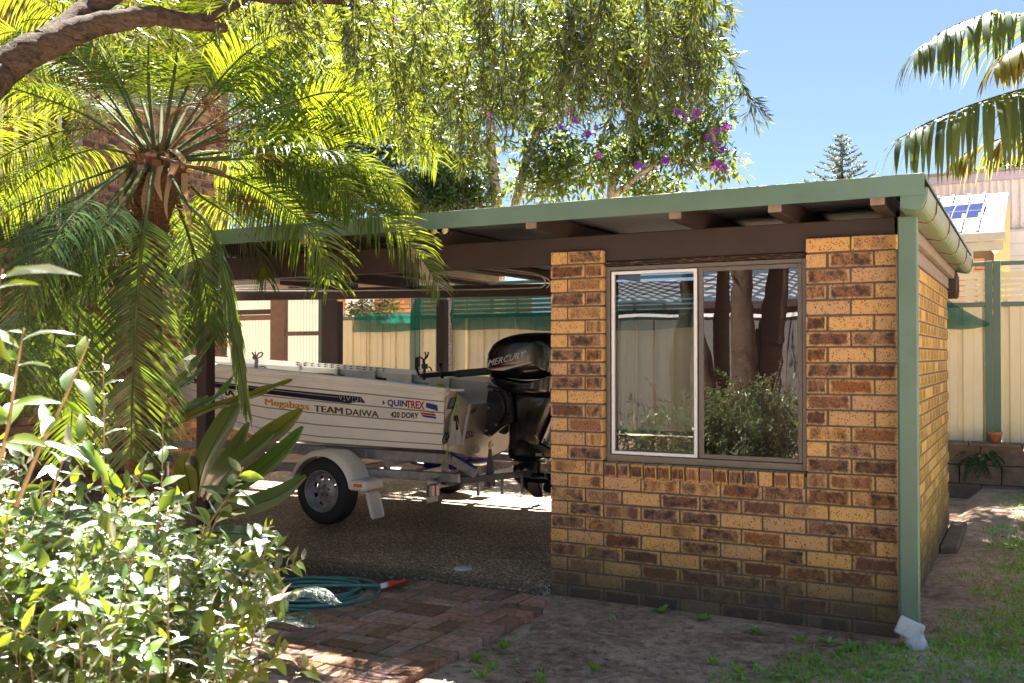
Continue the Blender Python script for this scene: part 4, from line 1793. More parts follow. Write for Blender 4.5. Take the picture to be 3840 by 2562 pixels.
transom = [o for o in boat.children if o.name.startswith('transom')][0]
lettering('Gulp!', 'ink', transom, ts(1742, 1562), ts(1780, 1550), ts(1744, 1537), tplace, .03, .2)
lettering('Gamakatsu', 'navy', transom, ts(1664, 1668), ts(1782, 1640), ts(1664, 1625), tplace, .005, .25)
patch([ts(1668, 1536), ts(1695, 1533), ts(1700, 1490), ts(1676, 1493)], 'ink', transom, tplace, 'sticker', 2)
patch([ts(1673, 1526), ts(1692, 1523), ts(1696, 1495), ts(1680, 1497)], 'teal', transom, lambda y, z: tr(y, z, .010), 'sticker', 2)
lettering('LOWRANCE   HUMMINBIRD'[:20], 'teal', transom, ts(1676, 1486), ts(1735, 1478), ts(1676, 1481), tplace, .0, 0)
# far side stickers
def fplace(X, z):
    s = SX - .034 - X
    g, c = ip(s, _gz), ip(s, _cz)
    p = hullpt(s, (z - c) / (g - c), 1, -.036, 0)
    p[0], p[2] = X, z
    return p


def fs2(u, v):
    p = onY(u, v, 2.90)
    return (p[0], p[2])


skin = [o for o in boat.children if o.name.startswith('inner_skin')][0]
lettering('RAPALA', 'red', skin, fs2(1096, 1404), fs2(1157, 1409), fs2(1096, 1389), fplace, .02)
fg = [o for o in boat.children if o.name.startswith('gunwale')][1]
strip_ = [fs2(1148, 1376), fs2(1452, 1404), fs2(1452, 1386), fs2(1150, 1356)]


def gplace(X, z):
    s = SX - .034 - X
    p = hullpt(s, 1, 1, -.0545, 0)
    return np.array([X, p[1], z])


mb = MB()
xs = np.linspace(fs2(1150, 1370)[0], fs2(1440, 1390)[0], 14)
for k, x in enumerate(xs):
    s = SX - .034 - x
    zt_ = ip(s, _gz)
    for r in range(2):
        cx, cz = x, zt_ - .004 - r * .022
        w, h = .026, .007
        P_ = [gplace(cx - w, cz), gplace(cx, cz + h), gplace(cx + w * .6, cz), gplace(cx + w, cz + h * .8), gplace(cx + w, cz - h * .8), gplace(cx + w * .6, cz), gplace(cx, cz - h)]
        mb.poly([p - np.array([0, .002, 0]) for p in P_])
mb.build('fish_ruler_print', M['ink'], fg)
patch([fs2(1215, 1422), fs2(1305, 1430), fs2(1305, 1405), fs2(1215, 1399)], 'navy', skin, fplace, 'sticker', 4)
patch([fs2(1395, 1428), fs2(1450, 1434), fs2(1450, 1418), fs2(1397, 1412)], 'ink', skin, fplace, 'sticker', 4)
patch([fs2(1548, 1442), fs2(1600, 1448), fs2(1606, 1438), fs2(1556, 1430)], 'cyan', skin, fplace, 'sticker', 4)
patch([fs2(1635, 1452), fs2(1662, 1454), fs2(1662, 1440), fs2(1635, 1438)], 'lime', skin, fplace, 'sticker', 2)
lettering('Viking', 'red', skin, fs2(1402, 1426), fs2(1446, 1429), fs2(1402, 1416), lambda X, z: fplace(X, z) - np.array([0, .004, 0]), 0, .2)
c = onY(793, 1334, 2.86)
mb = MB()
mb.lathe([(0, -.003), (.022, -.003), (.022, 0)], np.array(c) + np.array([0, -.03, 0]), 'y', 16)
mb.build('round_badge', M['navy'], fg)
# fittings on the gunwales: rod holders, cleats
rh = thing('rod_holder', 'black rod holder clamped to the far gunwale near the tiller', 'rod holder', tuple(onY(1590, 1420, 2.8)))
q = lambda u, v: onY(u, v, 2.80)
mb = MB()
mb.tube([q(1590, 1425), q(1592, 1372), q(1588, 1350)], .014, 8)
mb.tube(cr([q(1572, 1338), q(1585, 1346), q(1592, 1348), q(1597, 1335), q(1594, 1320)], 5), .008, 6)
mb.tube(cr([q(1592, 1348), q(1602, 1338), q(1607, 1320)], 5), .008, 6)
mb.cbox(q(1592, 1374), (.05, .04, .05))
mb.tube(cr([q(1594, 1376), q(1612, 1378), q(1620, 1392)], 5), .007, 6)
mb.build('holder', M['black'], rh)
rh = thing('rod_holder', 'grey twin pronged rod rest on the near gunwale by the post', 'rod holder', tuple(onY(950, 1380, 1.3)))
q = lambda u, v: onY(u, v, 1.35)
mb = MB()
mb.tube(cr([q(965, 1390), q(960, 1370), q(962, 1350), q(950, 1340)], 5), .016, 8)
mb.tube(cr([q(960, 1343), q(952, 1332), q(945, 1322)], 4), .008, 6)
mb.tube(cr([q(962, 1343), q(958, 1328), q(957, 1319)], 4), .006, 6)
mb.tube(cr([q(962, 1342), q(968, 1328), q(980, 1322), q(985, 1328), q(978, 1338), q(964, 1345)], 5), .007, 6)
mb.build('holder', M['galv'], rh)
mb = MB()
mb.tube(cr([q(975, 1376), q(990, 1375), q(1000, 1385), q(1004, 1398)], 5), .008, 6)
mb.build('loop', M['galv'], rh)
for (u, v) in ((1065, 1400), (1480, 1447)):
    c = onY(u, v, 1.235)
    mb = MB()
    mb.tube([c + np.array([-.07, 0, .016]), c + np.array([.07, 0, .016])], .008, 6)
    mb.cbox(c + np.array([0, 0, .006]), (.06, .02, .016))
    mb.build('cleat', M['galv'], boat)

# lime tie-down strap and rags on the stern
ssp = thing('tie_down_strap', 'lime green tie down strap hanging from the stern corner', 'strap', tuple(onX(1712, 1500, SX + .03)))
mb = MB()
ppts = [onX(u, v, SX + .035) for u, v in ((1716, 1475), (1712, 1520), (1706, 1560), (1700, 1600))] + [onX(1690, 1650, SX + .0), onY(1670, 1720, 1.2), onY(1648, 1758, 1.16)]
cc_ = cr(ppts, 6)
for i in range(len(cc_) - 1):
    mb.bar(cc_[i], cc_[i + 1], .026, .003, up=(1, .2, 0))
mb.build('webbing', M['lime'], ssp)
mb = MB()
mb.cbox(onX(1712, 1586, SX + .05), (.03, .045, .12), rot=Matrix.Rotation(R(12), 3, 'X'))
mb.build('buckle', M['black'], ssp, bevel=0.008)


def rag(name, label, c, w, h, mat):
    mb = MB()
    n, m = 9, 8
    for i in range(n):
        for j in range(m):
            t_ = j / (m - 1)
            x = (i / (n - 1) - .5) * w * (.25 + .9 * t_ - .25 * t_ ** 3)
            y = .018 * math.sin(i * 1.7 + j * .35) * (.4 + t_)
            z = -t_ * h + (.05 * h) * math.sin(i * 1.3) * t_
            mb.v.append((c[0] + y + .01, c[1] + x, c[2] + z))
    for i in range(n - 1):
        for j in range(m - 1):
            mb.face((i * m + j, (i + 1) * m + j, (i + 1) * m + j + 1, i * m + j + 1), 0, None, True)
    return tag(mb.build(name, M[mat]), label, 'rag')


rag('rag', 'white rag tied on the lime strap at the boat stern', onX(1700, 1580, SX + .05), .26, .20, 'rag')
rag('rag', 'grubby pink rag stuffed in the stern drain hole', onX(1832, 1683, SX + .04), .17, .33, 'rag_pink')

# ------------------------------------------------------------------ outboard motor
OY = 2.075
motor = thing('outboard_motor', 'glossy black outboard motor with silver lettering on the stern', 'outboard motor', (-1.3, OY, .3))


def mz(x, y):
    p = onY(1440 + x / 2.24, 1200 + y / 2.24, OY - .17)
    return (p[0], p[2])


def puff(outline, half, name, mat, parent, widths=((1.0, .25), (.99, .5), (.965, .72), (.90, .87), (.75, .965), (.5, 1.0)), yc=OY):
    """body lofted sideways from a side outline: full outline in the middle, a smaller one at each flank"""
    o = np.array(outline)
    c = o.mean(0)
    rings = []
    ws = [(-w, s) for w, s in widths] + [(w, s) for w, s in reversed(widths)]
    for w, s in ws:
        rings.append([(c[0] + (x - c[0]) * s, yc + w * half, c[1] + (z - c[1]) * s) for x, z in o])
    mb = MB()
    mb.loft(rings, cap=True)
    return mb.build(name, M[mat], parent, fix=True)


def smooth2(pts, n=5):
    p = cr([(a, b, 0) for a, b in list(pts) + [pts[0]]], n)[:-1]
    return [(q_[0], q_[1]) for q_ in p]


cowl = smooth2([mz(*q_) for q_ in ((845, 285), (900, 200), (1000, 142), (1130, 112), (1290, 104), (1360, 112), (1420, 175), (1445, 300), (1430, 440), (1390, 478), (1150, 505), (960, 478), (852, 455), (838, 370))])
cw = puff(cowl, .185, 'cowl', 'gloss_black', motor)
lowc = smooth2([mz(*q_) for q_ in ((855, 462), (960, 485), (1150, 512), (1390, 486), (1435, 450), (1430, 560), (1410, 640), (1300, 660), (1100, 640), (980, 590), (880, 530))])
puff(lowc, .165, 'lower_cowl', 'gloss_black', motor)
mid = smooth2([mz(*q_) for q_ in ((1010, 560), (1410, 560), (1400, 740), (1340, 900), (1285, 1040), (1270, 1180), (1010, 1180), (1000, 1000), (1000, 800))])
puff(mid, .10, 'leg', 'gloss_black', motor)
mb = MB()
q_ = [mz(*k) for k in ((1060, 1045), (1290, 1045), (1385, 1090), (1400, 1165), (1240, 1170), (1040, 1150))]
mb.prism(q_, 'y', OY - .10, OY + .10)
mb.build('anti_ventilation_plate', M['gloss_black'], motor, bevel=0.012, fix=True)
gear = [mz(*k) for k in ((1005, 1160), (1240, 1160), (1235, 1290), (1235, 1385), (1262, 1512), (1195, 1512), (1080, 1405), (1012, 1345))]
mb = MB()
mb.prism(gear, 'y', OY - .025, OY + .025)
mb.build('skeg', M['gloss_black'], motor, bevel=0.012, fix=True)
p0, p1 = mz(1020, 1330), mz(1362, 1340)
mb = MB()
mb.tube([(p0[0] + .0, OY, p0[1]), (p0[0] + .04, OY, p0[1]), (p0[0] + .14, OY, p0[1]), (p1[0] - .12, OY, p0[1]), (p1[0], OY, p0[1])], [.008, .035, .05, .05, .040], 18)
mb.build('gearcase', M['gloss_black'], motor)
prop = MB()
hx = p1[0] - .055
for k in range(3):
    a = R(35 + 120 * k)
    rad = np.array([0, math.cos(a), math.sin(a)])
    tan = np.array([0, -math.sin(a), math.cos(a)])
    grid_ = []
    for i, r_ in enumerate((.035, .07, .105, .125)):
        wd = (.045, .062, .055, .015)[i]
        grid_.append([np.array([hx, OY, p0[1]]) + rad * r_ + (tan * .75 + np.array([.65, 0, 0])) * e * wd + np.array([.01 * (1 - e * e), 0, 0]) for e in (-1, 0, 1)])
    prop.loft(grid_, closed=False)
prop.build('propeller', M['steel_prop'], motor)
mb = MB()
c = mz(1272, 1138)
mb.box((c[0] - .028, OY - .112, c[1] - .012), (c[0] + .028, OY - .099, c[1] + .012))
mb.build('anode', M['bare_alu'], motor)
# clamp bracket and shock mounts
br = [mz(*k) for k in ((860, 600), (990, 590), (1060, 640), (1075, 860), (990, 900), (880, 985), (805, 960), (840, 720))]
mb = MB()
mb.prism(br, 'y', OY - .15, OY - .11)
mb.build('clamp_bracket', M['black'], motor, bevel=0.01, fix=True)
mb = MB()
mb.prism(br, 'y', OY + .11, OY + .15)
mb.build('clamp_bracket', M['black'], motor, bevel=0.01, fix=True)
mb = MB()
br2 = [mz(*k) for k in ((940, 620), (1080, 640), (1085, 880), (960, 880))]
mb.prism(br2, 'y', OY - .09, OY + .09)
mb.build('swivel_bracket', M['black'], motor, bevel=0.012, fix=True)
for k in ((870, 740), (935, 880), (850, 930), (878, 975)):
    c = mz(*k)
    mb = MB()
    mb.lathe([(0, -.16), (.012, -.158), (.012, -.148)], (c[0], OY, c[1]), 'y', 10)
    mb.build('bolt', M['bare_alu'], motor)
mb = MB()
mb.tube(cr([(*[mz(900, 590)[0]], OY - .12, mz(900, 590)[1]), (mz(985, 640)[0], OY - .16, mz(985, 640)[1]), (mz(1010, 780)[0], OY - .17, mz(1010, 780)[1]), (mz(960, 880)[0], OY - .15, mz(960, 880)[1])], 6), .013, 8)
mb.tube(cr([(mz(850, 560)[0], OY - .12, mz(850, 560)[1]), (mz(1020, 610)[0], OY - .15, mz(1020, 610)[1]), (mz(1035, 800)[0], OY - .15, mz(1035, 800)[1])], 6), .011, 8)
mb.build('rigging_tube', M['black'], motor)
# tiller arm and grip
til = MB()
a_, b_, c_ = mz(838, 430), mz(560, 455), mz(265, 470)
til.bar((a_[0], OY - .05, a_[1]), (b_[0], OY - .07, b_[1]), .05, .065)
tiller = til.build('tiller_arm', M['black'], motor, bevel=0.01)
mb = MB()
mb.tube([(b_[0], OY - .07, b_[1]), (b_[0] - .04, OY - .075, b_[1] + .002), (c_[0] + .03, OY - .09, c_[1]), (c_[0], OY - .09, c_[1])], [.027, .022, .022, .018], 12)
mb.build('tiller_grip', M['black'], tiller)
mb = MB()
d0, d1 = mz(455, 490), mz(450, 360)
mb.tube([(d0[0], OY - .10, d0[1]), (lerp(d0, d1, .5)[0], OY - .115, lerp(d0, d1, .5)[1]), (d1[0], OY - .12, d1[1])], [.017, .014, .019], 10)
mb.build('gear_lever', M['black'], tiller)
mb = MB()
d0, d1 = mz(255, 470), mz(230, 395)
mb.tube([(d0[0], OY - .09, d0[1]), (d1[0], OY - .09, d1[1])], [.012, .013], 8)
e0, e1 = mz(240, 395), mz(238, 312)
mb.cbox(((e0[0] + e1[0]) / 2, OY - .09, (e0[1] + e1[1]) / 2), (.045, .03, abs(e1[1] - e0[1])))
mb.build('sounder_mount', M['black'], tiller, bevel=0.006)


def cowl_pt(x, z):
    return np.array([x, OY - .1865, z])


mc = cw
L0, L1, L2 = mz(878, 392), mz(1180, 335), mz(884, 350)
lettering('MERCURY', 'silver', mc, mz(878, 392), mz(1196, 312), mz(884, 338), cowl_pt, .03, .25)
mb = MB()
mb.poly([cowl_pt(*mz(*k)) for k in ((875, 412), (1020, 388), (1150, 372), (1010, 400), (905, 417))])
mb.build('red_flash', M['red'], mc)
mb = MB()
mb.poly([cowl_pt(*mz(*k)) for k in ((890, 419), (1060, 392), (1250, 352), (1245, 362), (1090, 402), (1010, 426))])
mb.build('silver_flash', M['silver'], mc)

# ------------------------------------------------------------------ trailer
trl = thing('boat_trailer', 'galvanised boat trailer with cream mudguards under the boat', 'trailer', (-2.6, 2.0, SLAB))
NYW, FYW = 1.005, 3.10          # outer face of the near wheel, inner face of the far wheel
WXN, WXF, WR = -2.62, -2.72, .285
TW = .17


def wheel(cx, y0, sgn, label=None):
    """sgn -1: dish faces -Y at y0"""
    cz = SLAB + WR
    P_ = lambda r, h: (r, h * -sgn)
    tyre = MB()
    tyre.lathe([P_(.172, .012), P_(.185, .0), P_(.235, -.006), P_(.262, .006), P_(.279, .030), P_(WR, .055), P_(WR, .115), P_(.279, .14), P_(.262, .164), P_(.235, .176), P_(.185, .17), P_(.172, .158)], (cx, y0, cz), 'y', 40)
    wobj = tyre.build('wheel', M['rubber'], trl, fix=True)
    rim = MB()
    rim.lathe([P_(.174, .008), P_(.178, .0), P_(.172, -.003), P_(.166, .004), P_(.164, .03), P_(.152, .036), P_(.150, .060), P_(.142, .066)], (cx, y0, cz), 'y', 40)
    # spoked disc with eight tapered openings
    hd = .062 * -sgn
    for k in range(8):
        a = 2 * math.pi * k / 8
        def pt(r, ang, dh=0.0):
            return (cx + r * math.cos(ang), y0 + hd + dh * -sgn, cz + r * math.sin(ang))
        da = 2 * math.pi / 8
        h0, h1 = .26, .74          # opening across the outer part
        seg = [(0, h0), (h0, h1), (h1, 1)]
        for (s0, s1) in seg:
            for (ra, rb_) in ((.145, .132), (.132, .096), (.096, .064)):
                if ra == .132 and (s0, s1) == (h0, h1):
                    continue
                i0, i1 = a + da * s0, a + da * s1
                rim.poly([pt(ra, i0), pt(ra, i1), pt(rb_, i1, -.006 if rb_ < .07 else 0), pt(rb_, i0, -.006 if rb_ < .07 else 0)])
        # tapered web that makes the opening a wedge
        m0, m1 = a + da * h0, a + da * h1
        rim.poly([pt(.132, m0), pt(.096, a + da * .5 - da * .13), pt(.096, m0)])
        rim.poly([pt(.132, m1), pt(.096, m1), pt(.096, a + da * .5 + da * .13)])
    rim.lathe([P_(.064, .056), P_(.050, .052), P_(.032, .052), P_(.030, .02), P_(.024, .012), P_(.0, .012)], (cx, y0, cz), 'y', 24)
    rim.build('rim', M['galv'], wobj)
    for k in range(5):
        a = 2 * math.pi * k / 5 + .3
        nut = MB()
        nut.lathe([P_(0, .040), P_(.009, .041), P_(.010, .056)], (cx + .044 * math.cos(a), y0, cz + .044 * math.sin(a)), 'y', 8)
        nut.build('wheel_nut', M['rust'], wobj)
    hubb = MB()
    hubb.lathe([P_(0, -.012), P_(.018, -.010), P_(.021, 0), P_(.022, .03)], (cx, y0, cz), 'y', 16)
    hubb.build('hub_cap', M['galv'], wobj)


wheel(WXN, NYW, -1)
wheel(WXF, FYW + TW, 1)


def mudguard(cx, ya, yb, lab):
    cz = SLAB + WR
    a0, a1 = R(8), R(172)
    n = 22
    prof = [(.300, ya - .006), (.338, ya + .012), (.350, ya + .05), (.350, yb)]
    mb = MB()
    rings = []
    for k in range(n + 1):
        a = a0 + (a1 - a0) * k / n
        flat = min(1.0, .338 / max(.01, abs(math.sin(a)) * .350)) if math.sin(a) > .9 else 1.0
        ring = []
        for r_, y_ in prof:
            rr = r_ * (1 if r_ < .32 else flat)
            ring.append((cx + rr * math.cos(a) * 1.02, y_, cz + rr * math.sin(a)))
        rings.append(ring)
    inner = [[(cx + (p[0] - cx) * .985, p[1] + .006, cz + (p[2] - cz) * .985) for p in ring] for ring in rings]
    mb.loft(rings, closed=False)
    mb.loft([r_[::-1] for r_ in inner], closed=False)
    g = mb.build('mudguard', M['white_plastic'], trl)
    # rear and front skirts
    for sg in (1, -1):
        mb = MB()
        xa = cx + sg * .305
        xb = cx + sg * (.475 if sg > 0 else .385)
        zc = cz + .06
        mb.box((min(xa, xb), ya - .008, zc - .03), (max(xa, xb), yb, zc + .055))
        mb.build('skirt', M['white_plastic'], g, bevel=0.012)
    return g


g = mudguard(WXN, NYW - .015, NYW + TW + .06, '')
mb = MB()
mb.box((WXN + .355, NYW - .029, SLAB + WR + .062), (WXN + .440, NYW - .022, SLAB + WR + .088))
mb.build('amber_reflector', M['orange'], g, bevel=0.002)
mb = MB()
rot = Matrix.Rotation(R(14), 3, 'Y')
mb.cbox((WXN + .50, NYW + .075, SLAB + WR - .09), (.014, .16, .22), rot=Matrix.Rotation(R(-16), 3, 'Y'))
mb.build('mud_flap', M['white_plastic'], g, bevel=0.02)
g2 = mudguard(WXF, FYW - .05, FYW + TW + .01, '')

# frame: two rails, cross members, drawbar, bunks, springs
ry0, ry1 = 1.25, 2.86
for y in (ry0, ry1):
    mb = MB()
    mb.box((-4.6, y - .025, .385), (-1.42, y + .025, .46))
    mb.build('side_rail', M['galv'], trl, bevel=0.004)
for x in (-4.5, -3.6, -2.9, -2.2, -1.62):
    mb = MB()
    mb.box((x - .025, ry0 - .04, .33), (x + .025, ry1 + .04, .384))
    mb.build('cross_member', M['galv'], trl, bevel=0.004)
for sgn_ in (-1, 1):
    mb = MB()
    mb.bar((-4.6, BY + sgn_ * .80, .42), (-6.4, BY + sgn_ * .06, .42), .05, .07)
    mb.build('drawbar', M['galv'], trl)
mb = MB()
mb.tube([(WXN, NYW + .08, SLAB + WR), (WXF, FYW + .08, SLAB + WR)], .024, 10)
mb.build('axle', M['galv'], trl)
for y in (1.40, 2.72):
    mb = MB()
    mb.tube(cr([(-3.0, y, .37), (-2.7, y, .315), (-2.4, y, .37)], 5), .02, 6)
    mb.build('leaf_spring', M['galv'], trl)
for y in (1.36, 2.79):
    mb = MB()
    pb_ = [(-4.3, y, .575), (-2.4, y, .568), (-1.55, y, .560)]
    for i in range(2):
        mb.bar(pb_[i], pb_[i + 1], .055, .085)
    mb.build('bunk', M['galv'], trl, bevel=0.003)
    mb = MB()
    mb.bar((-1.55, y, .558), (-1.33, y, .455), .05, .075)
    mb.build('bunk_tail', M['galv'], trl, bevel=0.003)
    mb = MB()
    mb.bar((-1.56, y, .602), (-1.325, y, .497), .045, .012)
    mb.build('skid', M['blue'], trl)
    for x in (-3.6, -2.2, -1.62):
        mb = MB()
        mb.box((x - .02, y - .03, .385), (x + .02, y + .03, .53))
        mb.build('bunk_bracket', M['galv'], trl, bevel=0.003)
for x in (-2.05, -1.8):
    mb = MB()
    mb.tube([(x, 1.75, .45), (x, 2.4, .45)], .035, 12)
    mb.build('keel_roller', M['blue'], trl)
for x in (-1.50, -1.36, -1.24, -1.12):
    mb = MB()
    yy = 1.7 + (x + 1.5) * 1.2
    mb.box((x - .010, yy - .012, .22), (x + .010, yy + .012, .40))
    mb.build('rear_pin', M['galv'], trl)
mb = MB()
mb.bar((-1.58, 1.3, .375), (-1.1, 2.2, .395), .04, .05)
mb.build('tail_bar', M['galv'], trl)
# light board
for (y, zc) in ((1.14, .325), (2.98, .325)):
    mb = MB()
    mb.cbox((-1.605, y, zc), (.010, .17, .19), rot=Matrix.Rotation(R(0), 3, 'Z'))
    lb = mb.build('light_board', M['galv'], trl, bevel=0.003)
    mb = MB()
    mb.box((-1.600, y - .062, zc - .045), (-1.572, y + .062, zc + .05))
    mb.build('lamp_lens', M['clearlens'], lb, bevel=0.005)
    mb = MB()
    mb.box((-1.572, y + .0, zc - .04), (-1.566, y + .022, zc + .045))
    mb.build('red_lens', M['redlens'], lb)
jw = MB()
jw.tube([(-5.4, 1.9, .02), (-5.4, 1.9, .55)], .022, 8)
jw.build('jockey_stand', M['galv'], trl)

# ------------------------------------------------------------------ plants: helpers
def leaf_grid(L, W, nl=4, curl=.25, fold=.25, tipw=.04, wave=0.0, seed=0):
    """unit leaf along +X, face +Z; returns (n,3) verts and quad faces"""
    r_ = np.random.default_rng(seed)
    vs_, fs_ = [], []
    for i in range(nl + 1):
        t_ = i / nl
        w = W * (math.sin(math.pi * min(1, (t_ ** .85) * .96 + .02)) ** 1.05) * .5
        if i == nl:
            w = W * tipw
        x = L * t_
        z = -curl * L * t_ * t_
        wv = wave * math.sin(t_ * 17 + seed)
        vs_ += [(x, -w, z + fold * w + wv), (x, 0, z), (x, w, z + fold * w - wv)]
    for i in range(nl):
        a = i * 3
        fs_ += [(a, a + 3, a + 4, a + 1), (a + 1, a + 4, a + 5, a + 2)]
    return np.array(vs_), fs_


def basis(d, nrm):
    d = unit(d)
    s = unit(np.cross(nrm, d))
    n_ = np.cross(d, s)
    return np.stack([d, s, n_], 1)


def leaf_cloud(name, mat, P_, D_, N_, L_, W_, parent=None, kind=True, curl=.15, fold=.3, nl=2):
    """many simple leaves in one mesh"""
    P_, D_, N_ = np.asarray(P_), np.asarray(D_), np.asarray(N_)
    k = len(P_)
    D_ = D_ / np.maximum(1e-6, np.linalg.norm(D_, axis=1))[:, None]
    S = np.cross(N_, D_)
    S = S / np.maximum(1e-6, np.linalg.norm(S, axis=1))[:, None]
    N2 = np.cross(D_, S)
    L_ = np.broadcast_to(L_, k)[:, None]
    W_ = np.broadcast_to(W_, k)[:, None]
    if nl == 1:          # one narrow diamond
        V = np.stack([P_, P_ + D_ * L_ * .45 + S * W_ * .5, P_ + D_ * L_, P_ + D_ * L_ * .45 - S * W_ * .5], 1)
        me_ = strip_mesh(name, V, 4, [(0, 1, 2, 3)], M[mat], np.random.default_rng(k).random(k))
    else:                # two halves folded along the midrib
        mid_ = P_ + D_ * L_ * .5 - N2 * L_ * curl * .3
        tip = P_ + D_ * L_ - N2 * L_ * curl
        V = np.stack([P_, mid_ + S * W_ * .5 + N2 * W_ * fold * .5, tip, mid_ - S * W_ * .5 + N2 * W_ * fold * .5, mid_], 1)
        me_ = strip_mesh(name, V, 5, [(0, 1, 4), (1, 2, 4), (2, 3, 4), (3, 0, 4)], M[mat], np.random.default_rng(k).random(k))
    o = link(name, me_, parent)
    if kind:
        stuff(o)
    return o


def rand_dirs(k, g=None):
    g = g or rng
    v = g.normal(size=(k, 3))
    return v / np.linalg.norm(v, axis=1)[:, None]


def frond(parent, pts, leaf_mat, llen=.36, lw=.0095, space=.0130, start=.26, droop=.7, rach=.011, fwd=.45, spread=.85, lift=.12, seed=0, stalk='petiole', spine=True, nseg=4, face=0.0):
    g = np.random.default_rng(seed)
    c = cr(pts, 8)
    cum = np.concatenate([[0], np.cumsum([np.linalg.norm(c[i + 1] - c[i]) for i in range(len(c) - 1)])])
    Ltot = cum[-1]
    mb = MB()
    rad = [rach * (1.25 - .2 * t_) * (1 - .88 * t_) + .0016 for t_ in cum / Ltot]
    mb.tube(c, rad, 6, squash=.7)

    def at_len(s):
        i = min(len(c) - 2, max(0, np.searchsorted(cum, s) - 1))
        f = (s - cum[i]) / max(1e-6, cum[i + 1] - cum[i])
        return lerp(c[i], c[i + 1], f), unit(c[i + 1] - c[i])
    up = np.array([0, 0, 1.0])
    if spine:
        s = Ltot * .06
        while s < Ltot * start:
            p, T = at_len(s)
            sd_ = unit(np.cross(T, up))
            for sg in (-1, 1):
                d = unit(sd_ * sg + T * .5 + up * g.normal(0, .3))
                mb.tube([p, p + d * (.03 + .06 * s / Ltot * g.random())], [.0016, .0005], 3, cap=False)
            s += .035
    fo = mb.build('frond', M[stalk], parent)
    V = []
    s = Ltot * start
    while s < Ltot:
        t_ = s / Ltot
        u_ = (t_ - start) / (1 - start)
        ln = llen * (.35 + .65 * math.sin(math.pi * min(1, .18 + u_ * .62)) ** .8) * (1 - .40 * max(0, u_ - .75) / .25)
        p, T = at_len(s)
        sd_ = np.cross(T, up)
        if np.linalg.norm(sd_) < .25:
            sd_ = _rt
        sd_ = unit(sd_)
        if face:
            im = np.cross(T, _F)
            sd_ = unit(sd_ * (1 - face) + unit(im) * face * (1 if np.dot(im, sd_) >= 0 else -1))
        nn_ = np.cross(sd_, T)
        for sg in (-1, 1):
            if g.random() < .04:
                continue
            l_ = ln * g.uniform(.82, 1.1)
            d = unit(T * (fwd + .22 * u_) * g.uniform(.8, 1.2) + sd_ * sg * spread + nn_ * (lift + g.normal(0, .10)))
            w_ = lw * g.uniform(.85, 1.15)
            q = p.copy()
            row = []
            wv = unit(np.cross(d, nn_))
            dr = droop * g.uniform(.7, 1.3)
            for k in range(nseg + 1):
                f = k / nseg
                ww = w_ * (.55 + .9 * f if f < .4 else 1.0 * (1 - ((f - .4) / .6) ** 1.6)) * .5 + .0006
                row += [q - wv * ww, q + wv * ww]
                d = unit(d + np.array([0, 0, -1.0]) * dr * .33 * (.5 + f))
                wv = unit(wv - d * np.dot(wv, d))
                q = q + d * l_ / nseg
            V.append(row)
        s += space * g.uniform(.85, 1.15)
    n2 = (nseg + 1) * 2
    V = np.array(V)
    me_ = strip_mesh('leaflets', V, n2, [(2 * k, 2 * k + 1, 2 * k + 3, 2 * k + 2) for k in range(nseg)], M[leaf_mat], g.random(len(V)))
    stuff(link('leaflets', me_, fo))
    return fo


# ------------------------------------------------------------------ date palm
pb0 = at(548, 1100, 6.2)
palm = thing('date_palm', 'date palm with arching fronds and shaggy trunk in front of the carport', 'palm tree', (pb0[0], pb0[1], ZG))
tc_ = [np.array([pb0[0] + .01, pb0[1], ZG - .1]), np.array([pb0[0] - .02, pb0[1], .8]), at(545, 1250, 6.2), at(550, 1050, 6.2), at(566, 850, 6.15), at(585, 700, 6.1), at(592, 610, 6.1)]
cc_ = cr(tc_, 8)
nn = len(cc_)
rr_ = np.interp(np.linspace(0, 1, nn), [0, .3, .55, .72, .85, .95, 1], [.115, .10, .095, .105, .15, .155, .08])
rr_ = rr_ * (1 + .06 * np.sin(np.arange(nn) * 2.1))
mb = MB()
mb.tube(cc_, list(rr_), 14)
trunk = mb.build('trunk', M['palm_trunk'], palm)
# old leaf bases round the head
for k in range(95):
    f = .52 + .46 * (k / 95)
    i = f * (nn - 1)
    p = lerp(cc_[int(i)], cc_[min(nn - 1, int(i) + 1)], i % 1)
    a = k * 2.39996
    r0 = np.interp(i, range(nn), rr_)
    d = np.array([math.cos(a), math.sin(a), 0])
    mb = MB()
    w = .030 + .012 * random.random()
    h = .05 + .05 * random.random()
    s_ = np.array([-math.sin(a), math.cos(a), 0])
    o_ = .022 + .03 * random.random()
    q0 = p + d * (r0 - .015)
    tip = q0 + np.array([0, 0, h]) + d * o_
    mb.loft([[q0 - s_ * w, q0 + d * .012, q0 + s_ * w, q0 - d * .01], [tip - s_ * w * .6, tip + d * .012, tip + s_ * w * .6, tip - d * .004]], cap=True, smooth=False)
    mb.build('leaf_base', random.choice((M['palm_trunk'], M['palm_trunk'], M['husk'], M['bark'])), trunk)
